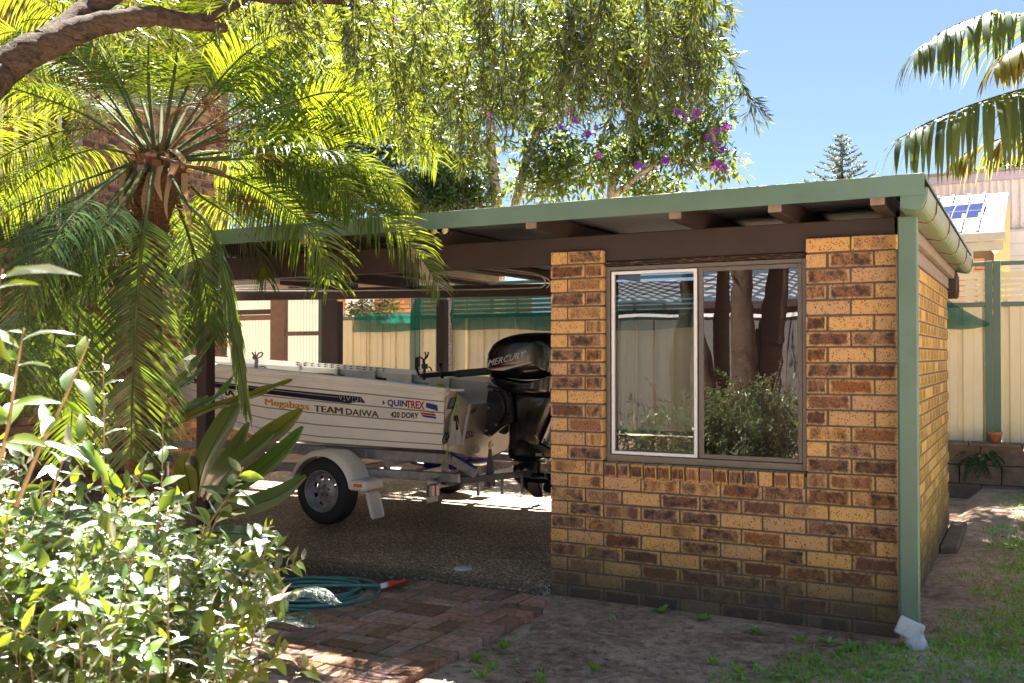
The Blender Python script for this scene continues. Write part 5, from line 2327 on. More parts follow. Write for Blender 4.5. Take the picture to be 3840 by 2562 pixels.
# loose fibre and hanging dead strips
P_, D_, N_, L_ = [], [], [], []
for k in range(900):
    f = random.uniform(.55, 1.0)
    i = f * (nn - 1)
    p = lerp(cc_[int(i)], cc_[min(nn - 1, int(i) + 1)], i % 1)
    a = random.uniform(0, 6.283)
    r0 = np.interp(i, range(nn), rr_)
    d = np.array([math.cos(a), math.sin(a), random.gauss(-.2, .7)])
    P_.append(p + d * r0 * .9)
    D_.append(d + np.array([0, 0, random.gauss(0, .5)]))
    N_.append((random.gauss(0, 1), random.gauss(0, 1), random.gauss(0, 1)))
    L_.append(random.uniform(.04, .14))
leaf_cloud('trunk_fibre', 'husk', P_, D_, N_, L_, .006, trunk, nl=1)
for (u, v, l_, w_) in ((530, 600, 110, 26), (598, 620, 130, 22), (640, 600, 90, 30), (690, 650, 200, 20), (470, 640, 150, 16), (660, 560, 80, 26), (560, 640, 190, 18), (625, 650, 160, 14)):
    a = at(u, v, 5.94 if u < 660 else 5.98)
    mb = MB()
    n_ = 6
    ph = random.random() * 6
    for i in range(n_ + 1):
        t_ = i / n_
        p = a + np.array([0, 0, -l_ / 600 * t_]) + _rt * .02 * math.sin(ph + t_ * 4) + unit(a - cc_[-2]) * .05 * math.sin(t_ * 2.4)
        w = w_ / 1200 * (1 - t_ ** 3) + .002
        mb.v += [tuple(p - _rt * w), tuple(p + _rt * w + _f0 * .008)]
    for i in range(n_):
        mb.face((2 * i, 2 * i + 1, 2 * i + 3, 2 * i + 2), 0, None, True)
    mb.build('dead_sheath', M['dry_frond'], palm)
FR = [
    ([(610, 565, 6.1), (650, 300, 6.3), (690, 60, 6.5), (760, -130, 6.7)], .5),
    ([(565, 560, 6.1), (430, 300, 6.2), (310, 120, 6.3), (150, 0, 6.3), (0, -40, 6.3)], .9),
    ([(545, 565, 6.1), (380, 320, 6.3), (240, 180, 6.5), (40, 120, 6.6), (-150, 220, 6.6)], 1.1),
    ([(530, 575, 6.1), (350, 450, 6.0), (170, 370, 5.9), (-50, 320, 5.8), (-250, 400, 5.7)], .4),
    ([(540, 570, 6.15), (400, 490, 6.5), (250, 490, 6.8), (100, 540, 7), (-60, 640, 7.1), (-160, 800, 7.1)], 1.2),
    ([(510, 608, 6.0), (300, 680, 5.8), (100, 760, 5.6), (-120, 870, 5.5)], .5),
    ([(512, 612, 6.0), (330, 720, 5.7), (150, 830, 5.5), (0, 980, 5.3), (-80, 1150, 5.25)], .6),
    ([(535, 612, 6.0), (420, 760, 5.6), (300, 900, 5.4), (180, 1130, 5.3), (110, 1400, 5.3)], .6),
    ([(555, 616, 5.95), (430, 800, 5.5), (300, 960, 5.3), (220, 1200, 5.25), (170, 1500, 5.3)], .6),
    ([(580, 622, 5.95), (555, 760, 5.6), (530, 950, 5.45), (505, 1250, 5.45), (495, 1500, 5.5), (490, 1720, 5.55)], .45),
    ([(620, 620, 6.0), (700, 760, 5.7), (800, 880, 5.6), (860, 1120, 5.6), (895, 1350, 5.65), (925, 1530, 5.7)], 1.5),
    ([(640, 602, 6.1), (800, 600, 6.0), (1000, 600, 5.95), (1180, 650, 5.9), (1300, 760, 5.9)], .9),
    ([(650, 585, 6.1), (850, 490, 6.2), (1050, 400, 6.3), (1250, 345, 6.3), (1430, 385, 6.3), (1560, 480, 6.3), (1640, 600, 6.3)], 1.1),
    ([(640, 565, 6.1), (760, 420, 6.2), (900, 240, 6.3), (1050, 100, 6.4), (1250, -20, 6.5)], .7),
    ([(650, 605, 6.1), (850, 660, 6.0), (1000, 730, 5.9), (1120, 820, 5.85), (1200, 930, 5.85), (1240, 1060, 5.85)], 1.1),
    ([(650, 595, 6.1), (900, 570, 6.0), (1150, 620, 5.9), (1380, 780, 5.85), (1540, 920, 5.85), (1650, 1080, 5.85)], .9),
    ([(630, 575, 6.15), (800, 380, 6.5), (1000, 230, 6.8), (1220, 180, 7.0), (1400, 250, 7), (1500, 340, 7)], 1.0),
    ([(600, 565, 6.2), (610, 350, 6.7), (640, 150, 7.0), (700, 0, 7.2)], .6),
    ([(590, 565, 6.2), (520, 330, 6.7), (480, 150, 7), (420, 30, 7.1), (330, -20, 7.1)], .9),
    ([(620, 565, 6.2), (720, 380, 6.7), (860, 200, 7), (1030, 80, 7.2), (1200, 60, 7.2)], .9),
    ([(610, 620, 6.05), (670, 780, 6.3), (720, 920, 6.4), (770, 1080, 6.4), (790, 1250, 6.4)], .8),
    ([(520, 612, 6), (380, 800, 5.9), (200, 980, 5.9), (60, 1250, 5.9)], .6),
    ([(530, 615, 6.05), (400, 850, 5.9), (310, 1100, 5.9), (280, 1400, 5.9), (260, 1700, 6)], .5),
    ([(540, 620, 6.0), (430, 880, 5.8), (300, 1180, 5.7), (200, 1500, 5.7)], .6),
    ([(640, 595, 6.2), (820, 570, 6.8), (980, 630, 7.1), (1080, 760, 7.2), (1110, 900, 7.2)], 1.1),
    ([(520, 585, 6.2), (350, 560, 6.8), (150, 640, 7.1), (20, 760, 7.2), (-40, 900, 7.2)], 1.0),
    ([(500, 612, 6.0), (320, 760, 5.5), (160, 960, 5.2), (60, 1230, 5.1), (20, 1500, 5.15)], .5),
    ([(600, 600, 6.2), (680, 780, 6.6), (730, 1000, 6.8), (760, 1250, 6.9)], .8),
    ([(640, 615, 6.1), (760, 740, 6.5), (880, 820, 6.8), (960, 930, 6.9), (1000, 1050, 6.9)], 1.1),
    ([(560, 560, 6.2), (420, 420, 6.8), (250, 330, 7.3), (90, 320, 7.5), (-40, 400, 7.5)], 1.1),
    ([(640, 575, 6.2), (860, 440, 6.6), (1100, 330, 6.9), (1320, 330, 7.1), (1480, 440, 7.1)], 1.1),
    ([(620, 565, 6.15), (700, 330, 6.4), (830, 120, 6.6), (1000, -20, 6.7), (1200, -60, 6.8)], .8),
    ([(630, 570, 6.1), (780, 350, 6.2), (960, 170, 6.2), (1180, 80, 6.2), (1380, 110, 6.2)], .9),
    ([(640, 580, 6.15), (840, 430, 6.4), (1060, 290, 6.5), (1280, 260, 6.6), (1460, 330, 6.6), (1560, 430, 6.6)], 1.0),
    ([(640, 590, 6.1), (820, 520, 6.3), (1030, 480, 6.5), (1230, 520, 6.6), (1380, 620, 6.6)], 1.0),
    ([(640, 598, 6.1), (840, 590, 5.9), (1050, 560, 5.8), (1250, 570, 5.75), (1420, 640, 5.75), (1540, 760, 5.75)], .9),
    ([(570, 560, 6.1), (470, 340, 6.2), (400, 180, 6.2), (300, 40, 6.2), (180, -60, 6.2)], .8),
    ([(550, 565, 6.15), (390, 400, 6.5), (230, 260, 6.8), (60, 220, 6.9), (-100, 290, 6.9)], 1.1),
    ([(580, 560, 6.15), (560, 340, 6.3), (560, 140, 6.4), (590, -60, 6.5)], .7),
    ([(640, 605, 6.15), (800, 650, 6.4), (950, 700, 6.6), (1060, 790, 6.7), (1130, 900, 6.7)], 1.1),
]
FACE = {1, 2, 4, 11, 12, 13, 14, 15, 16, 19, 30, 32, 33, 34}
LOW = {5, 6, 7, 8, 9, 20, 21, 22, 23, 26, 27}
for i, (pt, dr) in enumerate(FR):
    if i == 10:      # old frond hanging folded beside the post
        frond(palm, [at(*q) for q in pt], 'palm_leaf_low', droop=.8, seed=110, llen=.26, spread=.22, fwd=.9, start=.38)
        continue
    frond(palm, [at(*q) for q in pt], start=.30, leaf_mat='palm_leaf_low' if i in LOW else 'palm_leaf', droop=dr * (.75 if i in FACE else 1), seed=100 + i, llen=(.30 if i == 15 else .36) if i not in (4, 9) else .42, face=.55 if i in FACE else .2)
# spent flower stalks
for k, pt in enumerate(([(600, 560, 6.05), (640, 440, 6.0), (700, 395, 5.95), (760, 385, 5.95)], [(630, 570, 6.05), (700, 500, 5.95), (800, 470, 5.9)], [(660, 600, 6.0), (780, 540, 5.9), (900, 530, 5.9), (960, 560, 5.9)], [(520, 580, 6.0), (420, 500, 6.0), (340, 470, 6.0)], [(600, 590, 5.95), (700, 620, 5.8), (820, 640, 5.8), (900, 720, 5.8)], [(540, 560, 6.1), (450, 430, 6.2), (380, 370, 6.2)])):
    c = cr([at(*q) for q in pt], 6)
    mb = MB()
    mb.tube(c, [.011 * (1 - .6 * i / len(c)) for i in range(len(c))], 5)
    fs_ = mb.build('flower_stalk', M['husk'], palm)
    n_ = 260
    e = c[-1]
    T = unit(c[-1] - c[-3])
    D_ = rand_dirs(n_) * .75 + T + np.array([0, 0, -.35])
    leaf_cloud('seed_sprays', 'husk' if k != 3 else 'kentia_yellow', np.repeat(e[None], n_, 0) + (rng.random((n_, 1)) ** 1.2) * D_ * .17, D_ + rand_dirs(n_) * .6, rand_dirs(n_), rng.uniform(.02, .06, n_), .005, fs_, nl=1)

# ------------------------------------------------------------------ kentia palm at the right edge
kt = at(4330, 900, 6.0)
ken = thing('kentia_palm', 'palm with drooping blue green fronds entering at the upper right', 'palm tree', (kt[0], kt[1], ZG))
mb = MB()
kc = at(4280, 330, 5.9)
mb.tube(cr([(kt[0], kt[1], ZG - .1), (kt[0], kt[1] + .02, 1.2), (kc[0], kc[1], kc[2])], 8), [.10] * 8 + [.09] * 8 + [.06], 14)
mb.build('trunk', M['bark_pale'], ken)
KF = [([(4280, 320, 5.9), (4050, 120, 5.85), (3840, 58, 5.8), (3680, 62, 5.75), (3540, 115, 5.7), (3440, 190, 5.65)], 'kentia_leaf', .56, 1.3),
      ([(4280, 340, 5.9), (4050, 300, 5.7), (3840, 335, 5.6), (3650, 392, 5.5), (3490, 455, 5.45), (3370, 520, 5.4)], 'kentia_leaf', .58, 1.5),
      ([(4280, 335, 5.8), (4100, 180, 5.5), (3930, 140, 5.4), (3800, 180, 5.35), (3730, 250, 5.3)], 'kentia_yellow', .40, 1.2),
      ([(4280, 345, 6.0), (4080, 420, 6.3), (3860, 490, 6.5), (3680, 545, 6.6), (3560, 610, 6.6)], 'kentia_yellow', .36, 1.3),
      ([(4280, 330, 5.9), (4450, 100, 6.0), (4650, 40, 6.1), (4850, 150, 6.2)], 'kentia_leaf', .5, 1.2),
      ([(4280, 340, 5.9), (4500, 330, 5.8), (4700, 420, 5.8), (4850, 600, 5.8)], 'kentia_leaf', .5, 1.3)]
for i, (pt, mt, ll, dr) in enumerate(KF):
    frond(ken, [at(*q) for q in pt], mt, llen=ll, lw=.030, space=.0215, start=.12, droop=dr * 1.25, rach=.016, fwd=.42, spread=.62, lift=.02, seed=300 + i, spine=False, nseg=5)

# ------------------------------------------------------------------ weeping bottlebrush overhead
bt0 = at(-420, 900, 3.0)
btree = thing('bottlebrush_tree', 'weeping bottlebrush tree whose limb and hanging sprays cross the top', 'tree', (bt0[0], bt0[1], ZG))


def limb(parent, pts, rads, name='limb', mat='bark', n=12, seed=0):
    g = np.random.default_rng(seed)
    c = cr([np.array(p) for p in pts], 8)
    r_ = np.interp(np.linspace(0, 1, len(c)), np.linspace(0, 1, len(rads)), rads)
    c = [p + g.normal(0, 1, 3) * r_[i] * .05 for i, p in enumerate(c)]
    r_ = r_ * (1 + g.normal(0, .025, len(c)))
    mb = MB()
    mb.tube(c, list(r_), n)
    return mb.build(name, M[mat], parent)


limb(btree, [(bt0[0], bt0[1], ZG - .2), at(-430, 1500, 3.0), at(-350, 900, 3.0), at(-180, 480, 3.05), at(-10, 268, 3.2)], [.13, .105, .085, .07, .058], 'trunk', seed=1)
limb(btree, [at(-15, 272, 3.2), at(120, 190, 3.3), at(330, 105, 3.45), at(560, 62, 3.6), at(720, 85, 3.75), at(845, 108, 3.85)], [.060, .055, .044, .036, .030, .018], seed=2)
limb(btree, [at(150, 170, 3.32), at(260, 95, 3.45), at(420, -25, 3.6), at(800, -240, 3.9), at(1500, -420, 4.3), at(2400, -480, 4.7)], [.046, .043, .040, .038, .032, .02], seed=3)
limb(btree, [at(720, -200, 3.9), at(900, -40, 4.0), at(1060, -5, 4.1), at(1250, 0, 4.2), at(1420, 30, 4.3)], [.03, .028, .024, .018, .010], seed=4)
limb(btree, [at(1500, -420, 4.3), at(1800, -900, 5.2), at(2300, -1300, 6.5)], [.034, .03, .018], seed=5)
limb(btree, [at(620, 60, 3.65), at(760, 70, 3.8), at(870, 30, 3.95), at(960, -30, 4.1)], [.02, .02, .015, .01], seed=6)


def spray(parent, pts, seed, ll=.062, lw=.0075, n=None, name='hanging_spray', dens=1.0, mat='bottle_leaf'):
    g = np.random.default_rng(seed)
    c = cr(pts, 6)
    mb = MB()
    mb.tube(c, [.0028 * (1 - .7 * i / len(c)) for i in range(len(c))], 4)
    Ltot = sum(np.linalg.norm(c[i + 1] - c[i]) for i in range(len(c) - 1))
    k = int(Ltot / .0045 * dens)
    idx = g.random(k) ** .85 * (len(c) - 1.001)
    A = np.array(c)
    i0 = idx.astype(int)
    f = (idx - i0)[:, None]
    P2 = A[i0] * (1 - f) + A[i0 + 1] * f
    T = A[i0 + 1] - A[i0]
    T = T / np.maximum(1e-6, np.linalg.norm(T, axis=1))[:, None]
    off = np.zeros_like(P2)
    ns = max(3, int(Ltot / .09))
    for j in range(ns):                       # side twigs
        sel = g.random(k) < .75 / ns
        b_ = g.uniform(.05, .95) * (len(c) - 1.001)
        q_ = A[int(b_)]
        sd_ = unit(rand_dirs(1, g)[0] * [1, 1, .4] + [0, 0, -.55])
        ln_ = g.uniform(.05, .16)
        f_ = g.random(sel.sum())[:, None]
        P2[sel] = q_ + sd_ * ln_ * f_ + np.array([0, 0, -.25 * ln_]) * f_ ** 2
        T[sel] = sd_
        mb.tube([q_, q_ + sd_ * ln_ * .5 + np.array([0, 0, -.06 * ln_]), q_ + sd_ * ln_ + np.array([0, 0, -.25 * ln_])], [.0016, .0012, .0006], 3, cap=False)
    o = mb.build(name, M['bark'], parent)
    D2 = T * .9 + rand_dirs(k, g) * .62
    leaf_cloud('spray_leaves', mat, P2, D2, rand_dirs(k, g), g.uniform(.7, 1.25, k) * ll, lw, o, nl=1)
    return o


env_x = [900, 1050, 1300, 1450, 1600, 1750, 1850, 2000, 2150, 2300, 2450, 2550, 2640, 2700]
env_y = [40, 110, 260, 480, 600, 690, 560, 430, 430, 500, 430, 400, 420, 300]
g = np.random.default_rng(11)
for k in range(265):
    u0 = 960 + (2700 - 960) * g.random() ** .75
    ym = np.interp(u0, env_x, env_y)
    e = ym * (g.random() ** .6) * 1.02 + 15
    ln = g.uniform(260, 560)
    t0 = g.uniform(4.0, 5.0)
    st_ = max(e - ln, -260)
    dx = g.normal(0, 75)
    pts = [at(u0 - dx * 1.0 - g.normal(0, 25), st_, t0 - .06), at(u0 - dx * .35, st_ + (e - st_) * .35, t0), at(u0, st_ + (e - st_) * .7, t0 + .03), at(u0 + dx * .25, e, t0 + .03)]
    spray(btree, pts, 2000 + k)
for k, pt in enumerate(([(2640, -120, 4.4), (2690, 60, 4.4), (2730, 200, 4.4), (2790, 330, 4.4), (2838, 478, 4.4)], [(2790, 330, 4.4), (2830, 390, 4.4), (2868, 450, 4.4)], [(2600, -60, 4.3), (2640, 40, 4.3), (2668, 150, 4.3), (2700, 250, 4.3)], [(2700, -40, 4.5), (2735, 40, 4.5), (2752, 100, 4.5)],
                       [(2560, 100, 4.3), (2610, 220, 4.3), (2640, 330, 4.3), (2655, 420, 4.3)])):
    spray(btree, [at(*q) for q in pt], 5000 + k, dens=1.25)
g = np.random.default_rng(12)
for k in range(34):          # small leafy twigs over the limb and palm
    u0, v0 = g.uniform(380, 1300), g.uniform(-80, 90)
    t0 = g.uniform(3.7, 4.3)
    a = g.normal(0, 110)
    spray(btree, [at(u0, v0, t0), at(u0 + a * .5, v0 + g.uniform(10, 70), t0), at(u0 + a, v0 + g.uniform(20, 150), t0)], 6000 + k, dens=.6, name='leafy_twig')
# red flower
c = at(2425, 205, 4.4)
mb = MB()
for k in range(140):
    d = rand_dirs(1)[0] * np.array([1, 1, .35])
    b_ = c + np.array([0, 0, random.uniform(-.05, .05)])
    mb.tube([b_, b_ + unit(d) * .024], [.0012, .0008], 3, cap=False)
mb.build('red_flower', M['red_petal'], btree)
# the crown above the frame, between the sun and the yard
g = np.random.default_rng(13)
cl = np.stack([g.uniform(-1.05, 2.1, 120), g.uniform(-.1, 1.15, 120), g.uniform(4.2, 5.0, 120)], 1)
Pc, Dc = [], []
for q in cl:
    m_ = 70
    Pc.append(q + g.normal(0, .20, (m_, 3)) * [1, 1, .7])
    Dc.append(rand_dirs(m_, g) + np.array([0, 0, -.8]))
Pc, Dc = np.concatenate(Pc), np.concatenate(Dc)
leaf_cloud('crown', 'bottle_leaf', Pc, Dc, rand_dirs(len(Pc), g), .095, .020, btree, nl=1)
for k in range(7):
    q = cl[k * 17]
    limb(btree, [at(2300, -1300, 6.5), lerp(at(2300, -1300, 6.5), q, .5) + np.array([0, 0, .15]), q], [.022, .015, .006], 'limb', n=6, seed=40 + k)

# ------------------------------------------------------------------ trees behind the carport
def blob_tree(name, label, cat, base, trunks, blobs, leaf_mat, nclus, per, ll, lw, seed, spread=.16, bark='bark_pale', twig=True, group=None, up=.0):
    g = np.random.default_rng(seed)
    t_ = thing(name, label, cat, (base[0], base[1], ZG), group)
    joints = []
    for k, (pts, rads) in enumerate(trunks):
        limb(t_, pts, rads, 'trunk' if k == 0 else 'limb', bark, 8, seed + k)
        joints += [np.array(p) for p in cr([np.array(p) for p in pts], 4)[4:]]
    w = np.array([b[1][0] * b[1][1] * b[1][2] for b in blobs]) ** .67
    w = w / w.sum()
    C = []
    for i in g.choice(len(blobs), nclus, p=w):
        c, r_ = blobs[i]
        d = rand_dirs(1, g)[0] * (g.random() ** .36)
        C.append(np.array(c) + d * np.array(r_))
    C = np.array(C)
    Pc, Dc = [], []
    for q in C:
        m_ = max(4, int(per * g.uniform(.5, 1.5)))
        o_ = rand_dirs(m_, g)
        o_[:, 2] += up
        Pc.append(q + o_ * spread * (g.random((m_, 1)) ** .5))
        Dc.append(o_ + rand_dirs(m_, g) * .7 + np.array([0, 0, -.25]))
    Pc, Dc = np.concatenate(Pc), np.concatenate(Dc)
    Nn = rand_dirs(len(Pc), g) * .7 + np.array([0, 0, 1.0])
    crown = leaf_cloud('crown', leaf_mat, Pc, Dc, Nn, g.uniform(.7, 1.2, len(Pc)) * ll, lw, t_)
    if twig and joints:
        J_ = np.array(joints)
        mb = MB()
        for q in C[:: 1 if nclus < 330 else 2]:
            j = J_[np.argmin(np.linalg.norm(J_ - q, axis=1) + g.random(len(J_)) * .3)]
            mid_ = lerp(j, q, .55) + g.normal(0, .05, 3) + np.array([0, 0, -.03])
            mb.tube([j, mid_, q], [.010, .006, .002], 4, cap=False)
        stuff(mb.build('twigs', M[bark], t_))
    return t_, C


def bl(u, v, t_, ru, rv, rt=None):
    k = t_ / FPX
    return (at(u, v, t_), (ru * k, (rt or ru * .8) * k, rv * k))


def gnd(u, t_):
    p = at(u, 1333, t_)
    return np.array([p[0], p[1], ZG - .1])


T0 = 14.0
tib, C = blob_tree('tibouchina_tree', 'airy tibouchina tree with purple flowers behind the carport roof', 'tree', gnd(1900, T0),
    [([gnd(1880, T0), at(1868, 1000, T0), at(1862, 760, T0), at(1845, 600, T0), at(1838, 400, T0), at(1830, 220, T0)], [.12, .10, .085, .075, .05, .03]),
     ([at(1868, 1000, T0), at(1935, 760, T0), at(1962, 640, T0), at(2010, 500, T0), at(2050, 350, T0), at(1990, 200, T0)], [.08, .07, .06, .05, .03, .02]),
     ([at(2010, 500, T0), at(2130, 420, T0 - .2), at(2230, 330, T0 - .3)], [.035, .025, .012]),
     ([gnd(2250, T0), at(2290, 760, T0), at(2350, 600, T0), at(2380, 450, T0), at(2350, 300, T0)], [.10, .07, .06, .045, .02]),
     ([at(2300, 740, T0), at(2420, 640, T0 - .3), at(2540, 600, T0 - .4), at(2660, 640, T0 - .5)], [.05, .035, .022, .01]),
     ([at(2370, 520, T0), at(2500, 400, T0 - .2), at(2620, 330, T0 - .3)], [.04, .025, .01]),
     ([at(1868, 900, T0), at(1730, 640, T0), at(1600, 480, T0), at(1540, 330, T0)], [.06, .04, .03, .012])],
    [bl(1500, 300, T0, 120, 140), bl(1620, 470, T0, 150, 150), bl(1740, 250, T0 + .3, 150, 160), bl(1760, 620, T0, 110, 110), bl(1960, 300, T0, 160, 180), bl(2060, 560, T0, 120, 110),
     bl(2200, 620, T0 - .2, 150, 110), bl(2240, 300, T0, 120, 150), bl(2400, 260, T0, 150, 150), bl(2350, 560, T0, 110, 90), bl(2480, 480, T0 - .3, 130, 130), bl(2600, 300, T0 - .3, 130, 130),
     bl(2620, 540, T0 - .5, 110, 90), bl(2700, 640, T0 - .5, 80, 60), bl(2660, 440, T0 - .5, 70, 70), bl(2050, 680, T0, 160, 60), bl(2450, 690, T0, 140, 50), bl(1500, 120, T0, 200, 120), bl(2200, 120, T0, 250, 130)],
    'tibou_leaf', 900, 22, .13, .045, 21, .22)
g = np.random.default_rng(22)
for k, (u, v) in enumerate(((2040, 265 + 150), (2105, 470), (2215, 500), (2245, 560), (1825, 435), (2540, 410), (2570, 440), (2600, 420), (2620, 425), (2718, 483), (2660, 510), (2693, 512), (2700, 545), (2688, 612), (2700, 618), (2693, 650), (2150, 420), (2148, 465), (1470, 85), (1590, 140), (2365, 155), (2490, 600), (2410, 620))):
    c = at(u, v, T0 - .75)
    mb = MB()
    for j in range(2 if k % 2 else 3):
        cc2 = c + g.normal(0, .035, 3)
        n_ = rand_dirs(1, g)[0] - _F
        B_ = basis(np.cross(n_, rand_dirs(1, g)[0]), unit(n_))
        for i in range(5):
            a = i * 1.2566
            d = B_[:, 0] * math.cos(a) + B_[:, 1] * math.sin(a)
            s_ = -B_[:, 0] * math.sin(a) + B_[:, 1] * math.cos(a)
            mb.poly([cc2, cc2 + d * .035 + s_ * .022, cc2 + d * .055, cc2 + d * .035 - s_ * .022])
    mb.build('flower', M['purple_petal'], tib)
blob_tree('evergreen_tree', 'dark dense evergreen tree behind the palm and carport roof', 'tree', gnd(1120, 16),
    [([gnd(1120, 16), at(1110, 900, 16), at(1090, 600, 16), at(1120, 350, 16)], [.16, .13, .09, .03])],
    [bl(940, 720, 16, 100, 120), bl(1060, 640, 16.2, 130, 120), bl(1180, 760, 16, 130, 80), bl(1330, 700, 16, 120, 110), bl(1440, 590, 16.3, 110, 110), bl(1030, 480, 16.3, 130, 90), bl(1250, 560, 16.5, 110, 90), bl(1390, 450, 16.4, 120, 80), bl(1500, 730, 16, 110, 80)],
    'dense_leaf', 430, 26, .13, .055, 31, .34, 'bark')
blob_tree('tall_tree', 'tall sunlit yellow green tree high behind the palm fronds', 'tree', gnd(1150, 18),
    [([gnd(1150, 18), at(1150, 700, 18), at(1170, 300, 18), at(1150, 0, 18)], [.2, .16, .10, .03])],
    [bl(900, 160, 18, 150, 160), bl(1130, 120, 18, 170, 200), bl(1330, 250, 18, 150, 180), bl(1380, 60, 18, 160, 160), bl(1150, 300, 18, 170, 120), bl(700, 60, 18.2, 140, 140), bl(1010, 350, 18.2, 150, 110), bl(1450, 330, 18.2, 130, 150), bl(1280, 420, 18.2, 160, 110), bl(1560, 180, 18.4, 140, 160), bl(1700, 60, 18.4, 180, 130), bl(960, 520, 18.2, 90, 90)],
    'bright_leaf', 900, 24, .14, .055, 41, .32, 'bark')
blob_tree('garden_shrub', 'bright green rounded shrub just above the green roof edge', 'shrub', gnd(1680, 13.4),
    [([gnd(1680, 13.4), at(1690, 1000, 13.4), at(1680, 780, 13.4)], [.05, .04, .02])],
    [bl(1570, 710, 13.4, 90, 80), bl(1680, 700, 13.4, 110, 90), bl(1790, 725, 13.4, 80, 65), bl(1620, 790, 13.4, 120, 60)],
    'bright_leaf', 210, 26, .085, .045, 51, .13)
blob_tree('round_tree', 'round dark tree top behind the neighbour roof below the palm frond', 'tree', gnd(3770, 30),
    [([gnd(3770, 30), at(3770, 900, 30), at(3770, 680, 30)], [.2, .16, .05])],
    [bl(3700, 672, 30, 60, 32), bl(3790, 655, 30, 80, 45), bl(3880, 670, 30, 80, 40)],
    'dense_leaf', 260, 30, .17, .09, 61, .26, 'bark')
for (u0, u1) in ((1300, 1500),):
    blob_tree('courtyard_shrub', 'leafy shrub seen between fence top and back beam inside the carport', 'shrub', gnd(1400, 15.2),
        [([gnd(1400, 15.2), at(1395, 1250, 15.2), at(1390, 1150, 15.2)], [.04, .03, .015]), ([gnd(1420, 15.2), at(1425, 1230, 15.2), at(1435, 1140, 15.2)], [.03, .02, .01])],
        [bl(1380, 1160, 15.2, 60, 35), bl(1450, 1150, 15.2, 50, 35), bl(1330, 1170, 15.2, 30, 25)], 'bright_leaf', 46, 16, .07, .04, 71, .10)

blob_tree('unseen_shade_tree', 'unseen tree added above the picture to shade the right yard', 'tree', np.array([6.4, 7.6, 0]),  # out of view, added to keep the sun off the yard
    [([(6.4, 7.6, ZG - .1), (6.2, 7.5, 3.0), (5.2, 7.2, 5.8), (3.4, 6.9, 6.6), (1.6, 6.8, 6.8)], [.2, .17, .12, .07, .03])],
    [((.35, 7.2, 7.0), (1.3, 1.5, .4)), ((2.0, 7.2, 6.9), (1.3, 1.5, .4)), ((4.4, 7.2, 6.9), (1.2, 1.4, .6))],
    'bottle_leaf', 380, 44, .16, .045, 66, .30, 'bark_pale')
# ------------------------------------------------------------------ Norfolk pine far off
NT_ = 52.0
pine = thing('norfolk_pine', 'distant symmetrical pine poking above the green roof edge', 'tree', gnd(3155, NT_))
k_ = NT_ / FPX
mb = MB()
top_p, bot_p = at(3155, 505, NT_), gnd(3155, NT_)
mb.tube([bot_p, lerp(bot_p, top_p, .5), top_p], [.45, .28, .02], 8)
mb.build('trunk', M['bark'], pine)
g = np.random.default_rng(77)
Pp, Dp = [], []
yv = 516.0
while yv < 1100:
    ph = g.random() * 6.28
    nb_ = 5
    half = (yv - 500) * .60 + 6
    for j in range(nb_):
        a = ph + 6.283 * j / nb_ + g.normal(0, .08)
        hl = half * k_ * g.uniform(.85, 1.1)
        o = at(3155, yv, NT_)
        d = np.array([math.cos(a), math.sin(a), .08])
        n_ = max(5, int(hl / .055))
        for i in range(n_):
            f = (i + 1) / n_
            p = o + d * hl * f + np.array([0, 0, hl * (.22 * f * f - .05)])
            for s_ in range(4):
                Pp.append(p)
                w_ = np.array([-math.sin(a), math.cos(a), 0]) * g.normal(0, .9) + d * .6 + np.array([0, 0, abs(g.normal(.35, .3))])
                Dp.append(w_ * .16)
    yv += 15 + (yv - 500) * .05
Pp, Dp = np.array(Pp), np.array(Dp)
leaf_cloud('foliage', 'pine_leaf', Pp, Dp, rand_dirs(len(Pp), g), g.uniform(.12, .26, len(Pp)), .06, pine, nl=1)

# ------------------------------------------------------------------ foreground shrub
sb0 = CAM + _F * 3.0 + _rt * -1.2
shrub = thing('glossy_shrub', 'glossy leaved shrub filling the lower left foreground', 'shrub', (sb0[0], sb0[1], ZG))
LV = []
for k in range(7):
    vv, ff = leaf_grid(1.0, .34 + .07 * (k % 3), 5, .05 + .16 * (k % 4), .28 + .1 * (k % 2), .012, .022, k)
    m_ = bpy.data.meshes.new('leaf')
    m_.from_pydata([tuple(q) for q in vv], [], ff)
    m_.materials.append(M['shrub_leaf'] if k < 5 else M['shrub_leaf_new'])
    m_.polygons.foreach_set('use_smooth', [True] * len(ff))
    LV.append((m_, vv, ff))
leaves = []          # (pos, dir, normal, size, variant)
g = np.random.default_rng(91)


def stem(pts, r0, nleaf, ls, new=.2, f0=.25, whorl=False):
    c = cr(pts, 6)
    mb = MB()
    mb.tube(c, [r0 * (1 - .75 * i / len(c)) for i in range(len(c))], 6)
    mb.build('stem', M['stem'], shrub)
    A = np.array(c)
    for k in range(nleaf):
        f = f0 + (1 - f0) * (k + g.random() * .5) / nleaf
        i = min(len(c) - 2, int(f * (len(c) - 1)))
        p = lerp(A[i], A[i + 1], f * (len(c) - 1) - i)
        T = unit(A[i + 1] - A[i])
        az = k * 2.4 + g.normal(0, .4)
        e1 = unit(np.cross(T, (.3, .2, 1)))
        e2 = np.cross(T, e1)
        d = unit(T * g.uniform(.2, .7) + (e1 * math.cos(az) + e2 * math.sin(az)) + np.array([0, 0, g.normal(-.05, .15)]))
        nrm = unit(np.array([0, 0, 1.0]) - _F * .30 + g.normal(0, .42, 3))
        tip = f > .8
        leaves.append((p, d, nrm, ls * g.choice([.5, .75, .95, 1.1, 1.35], p=[.15, .25, .3, .2, .1]) * g.uniform(.85, 1.15) * (.75 if f > .93 else 1), (5 + int(g.integers(2))) if (g.random() < new or (tip and g.random() < .5)) else int(g.integers(5))))


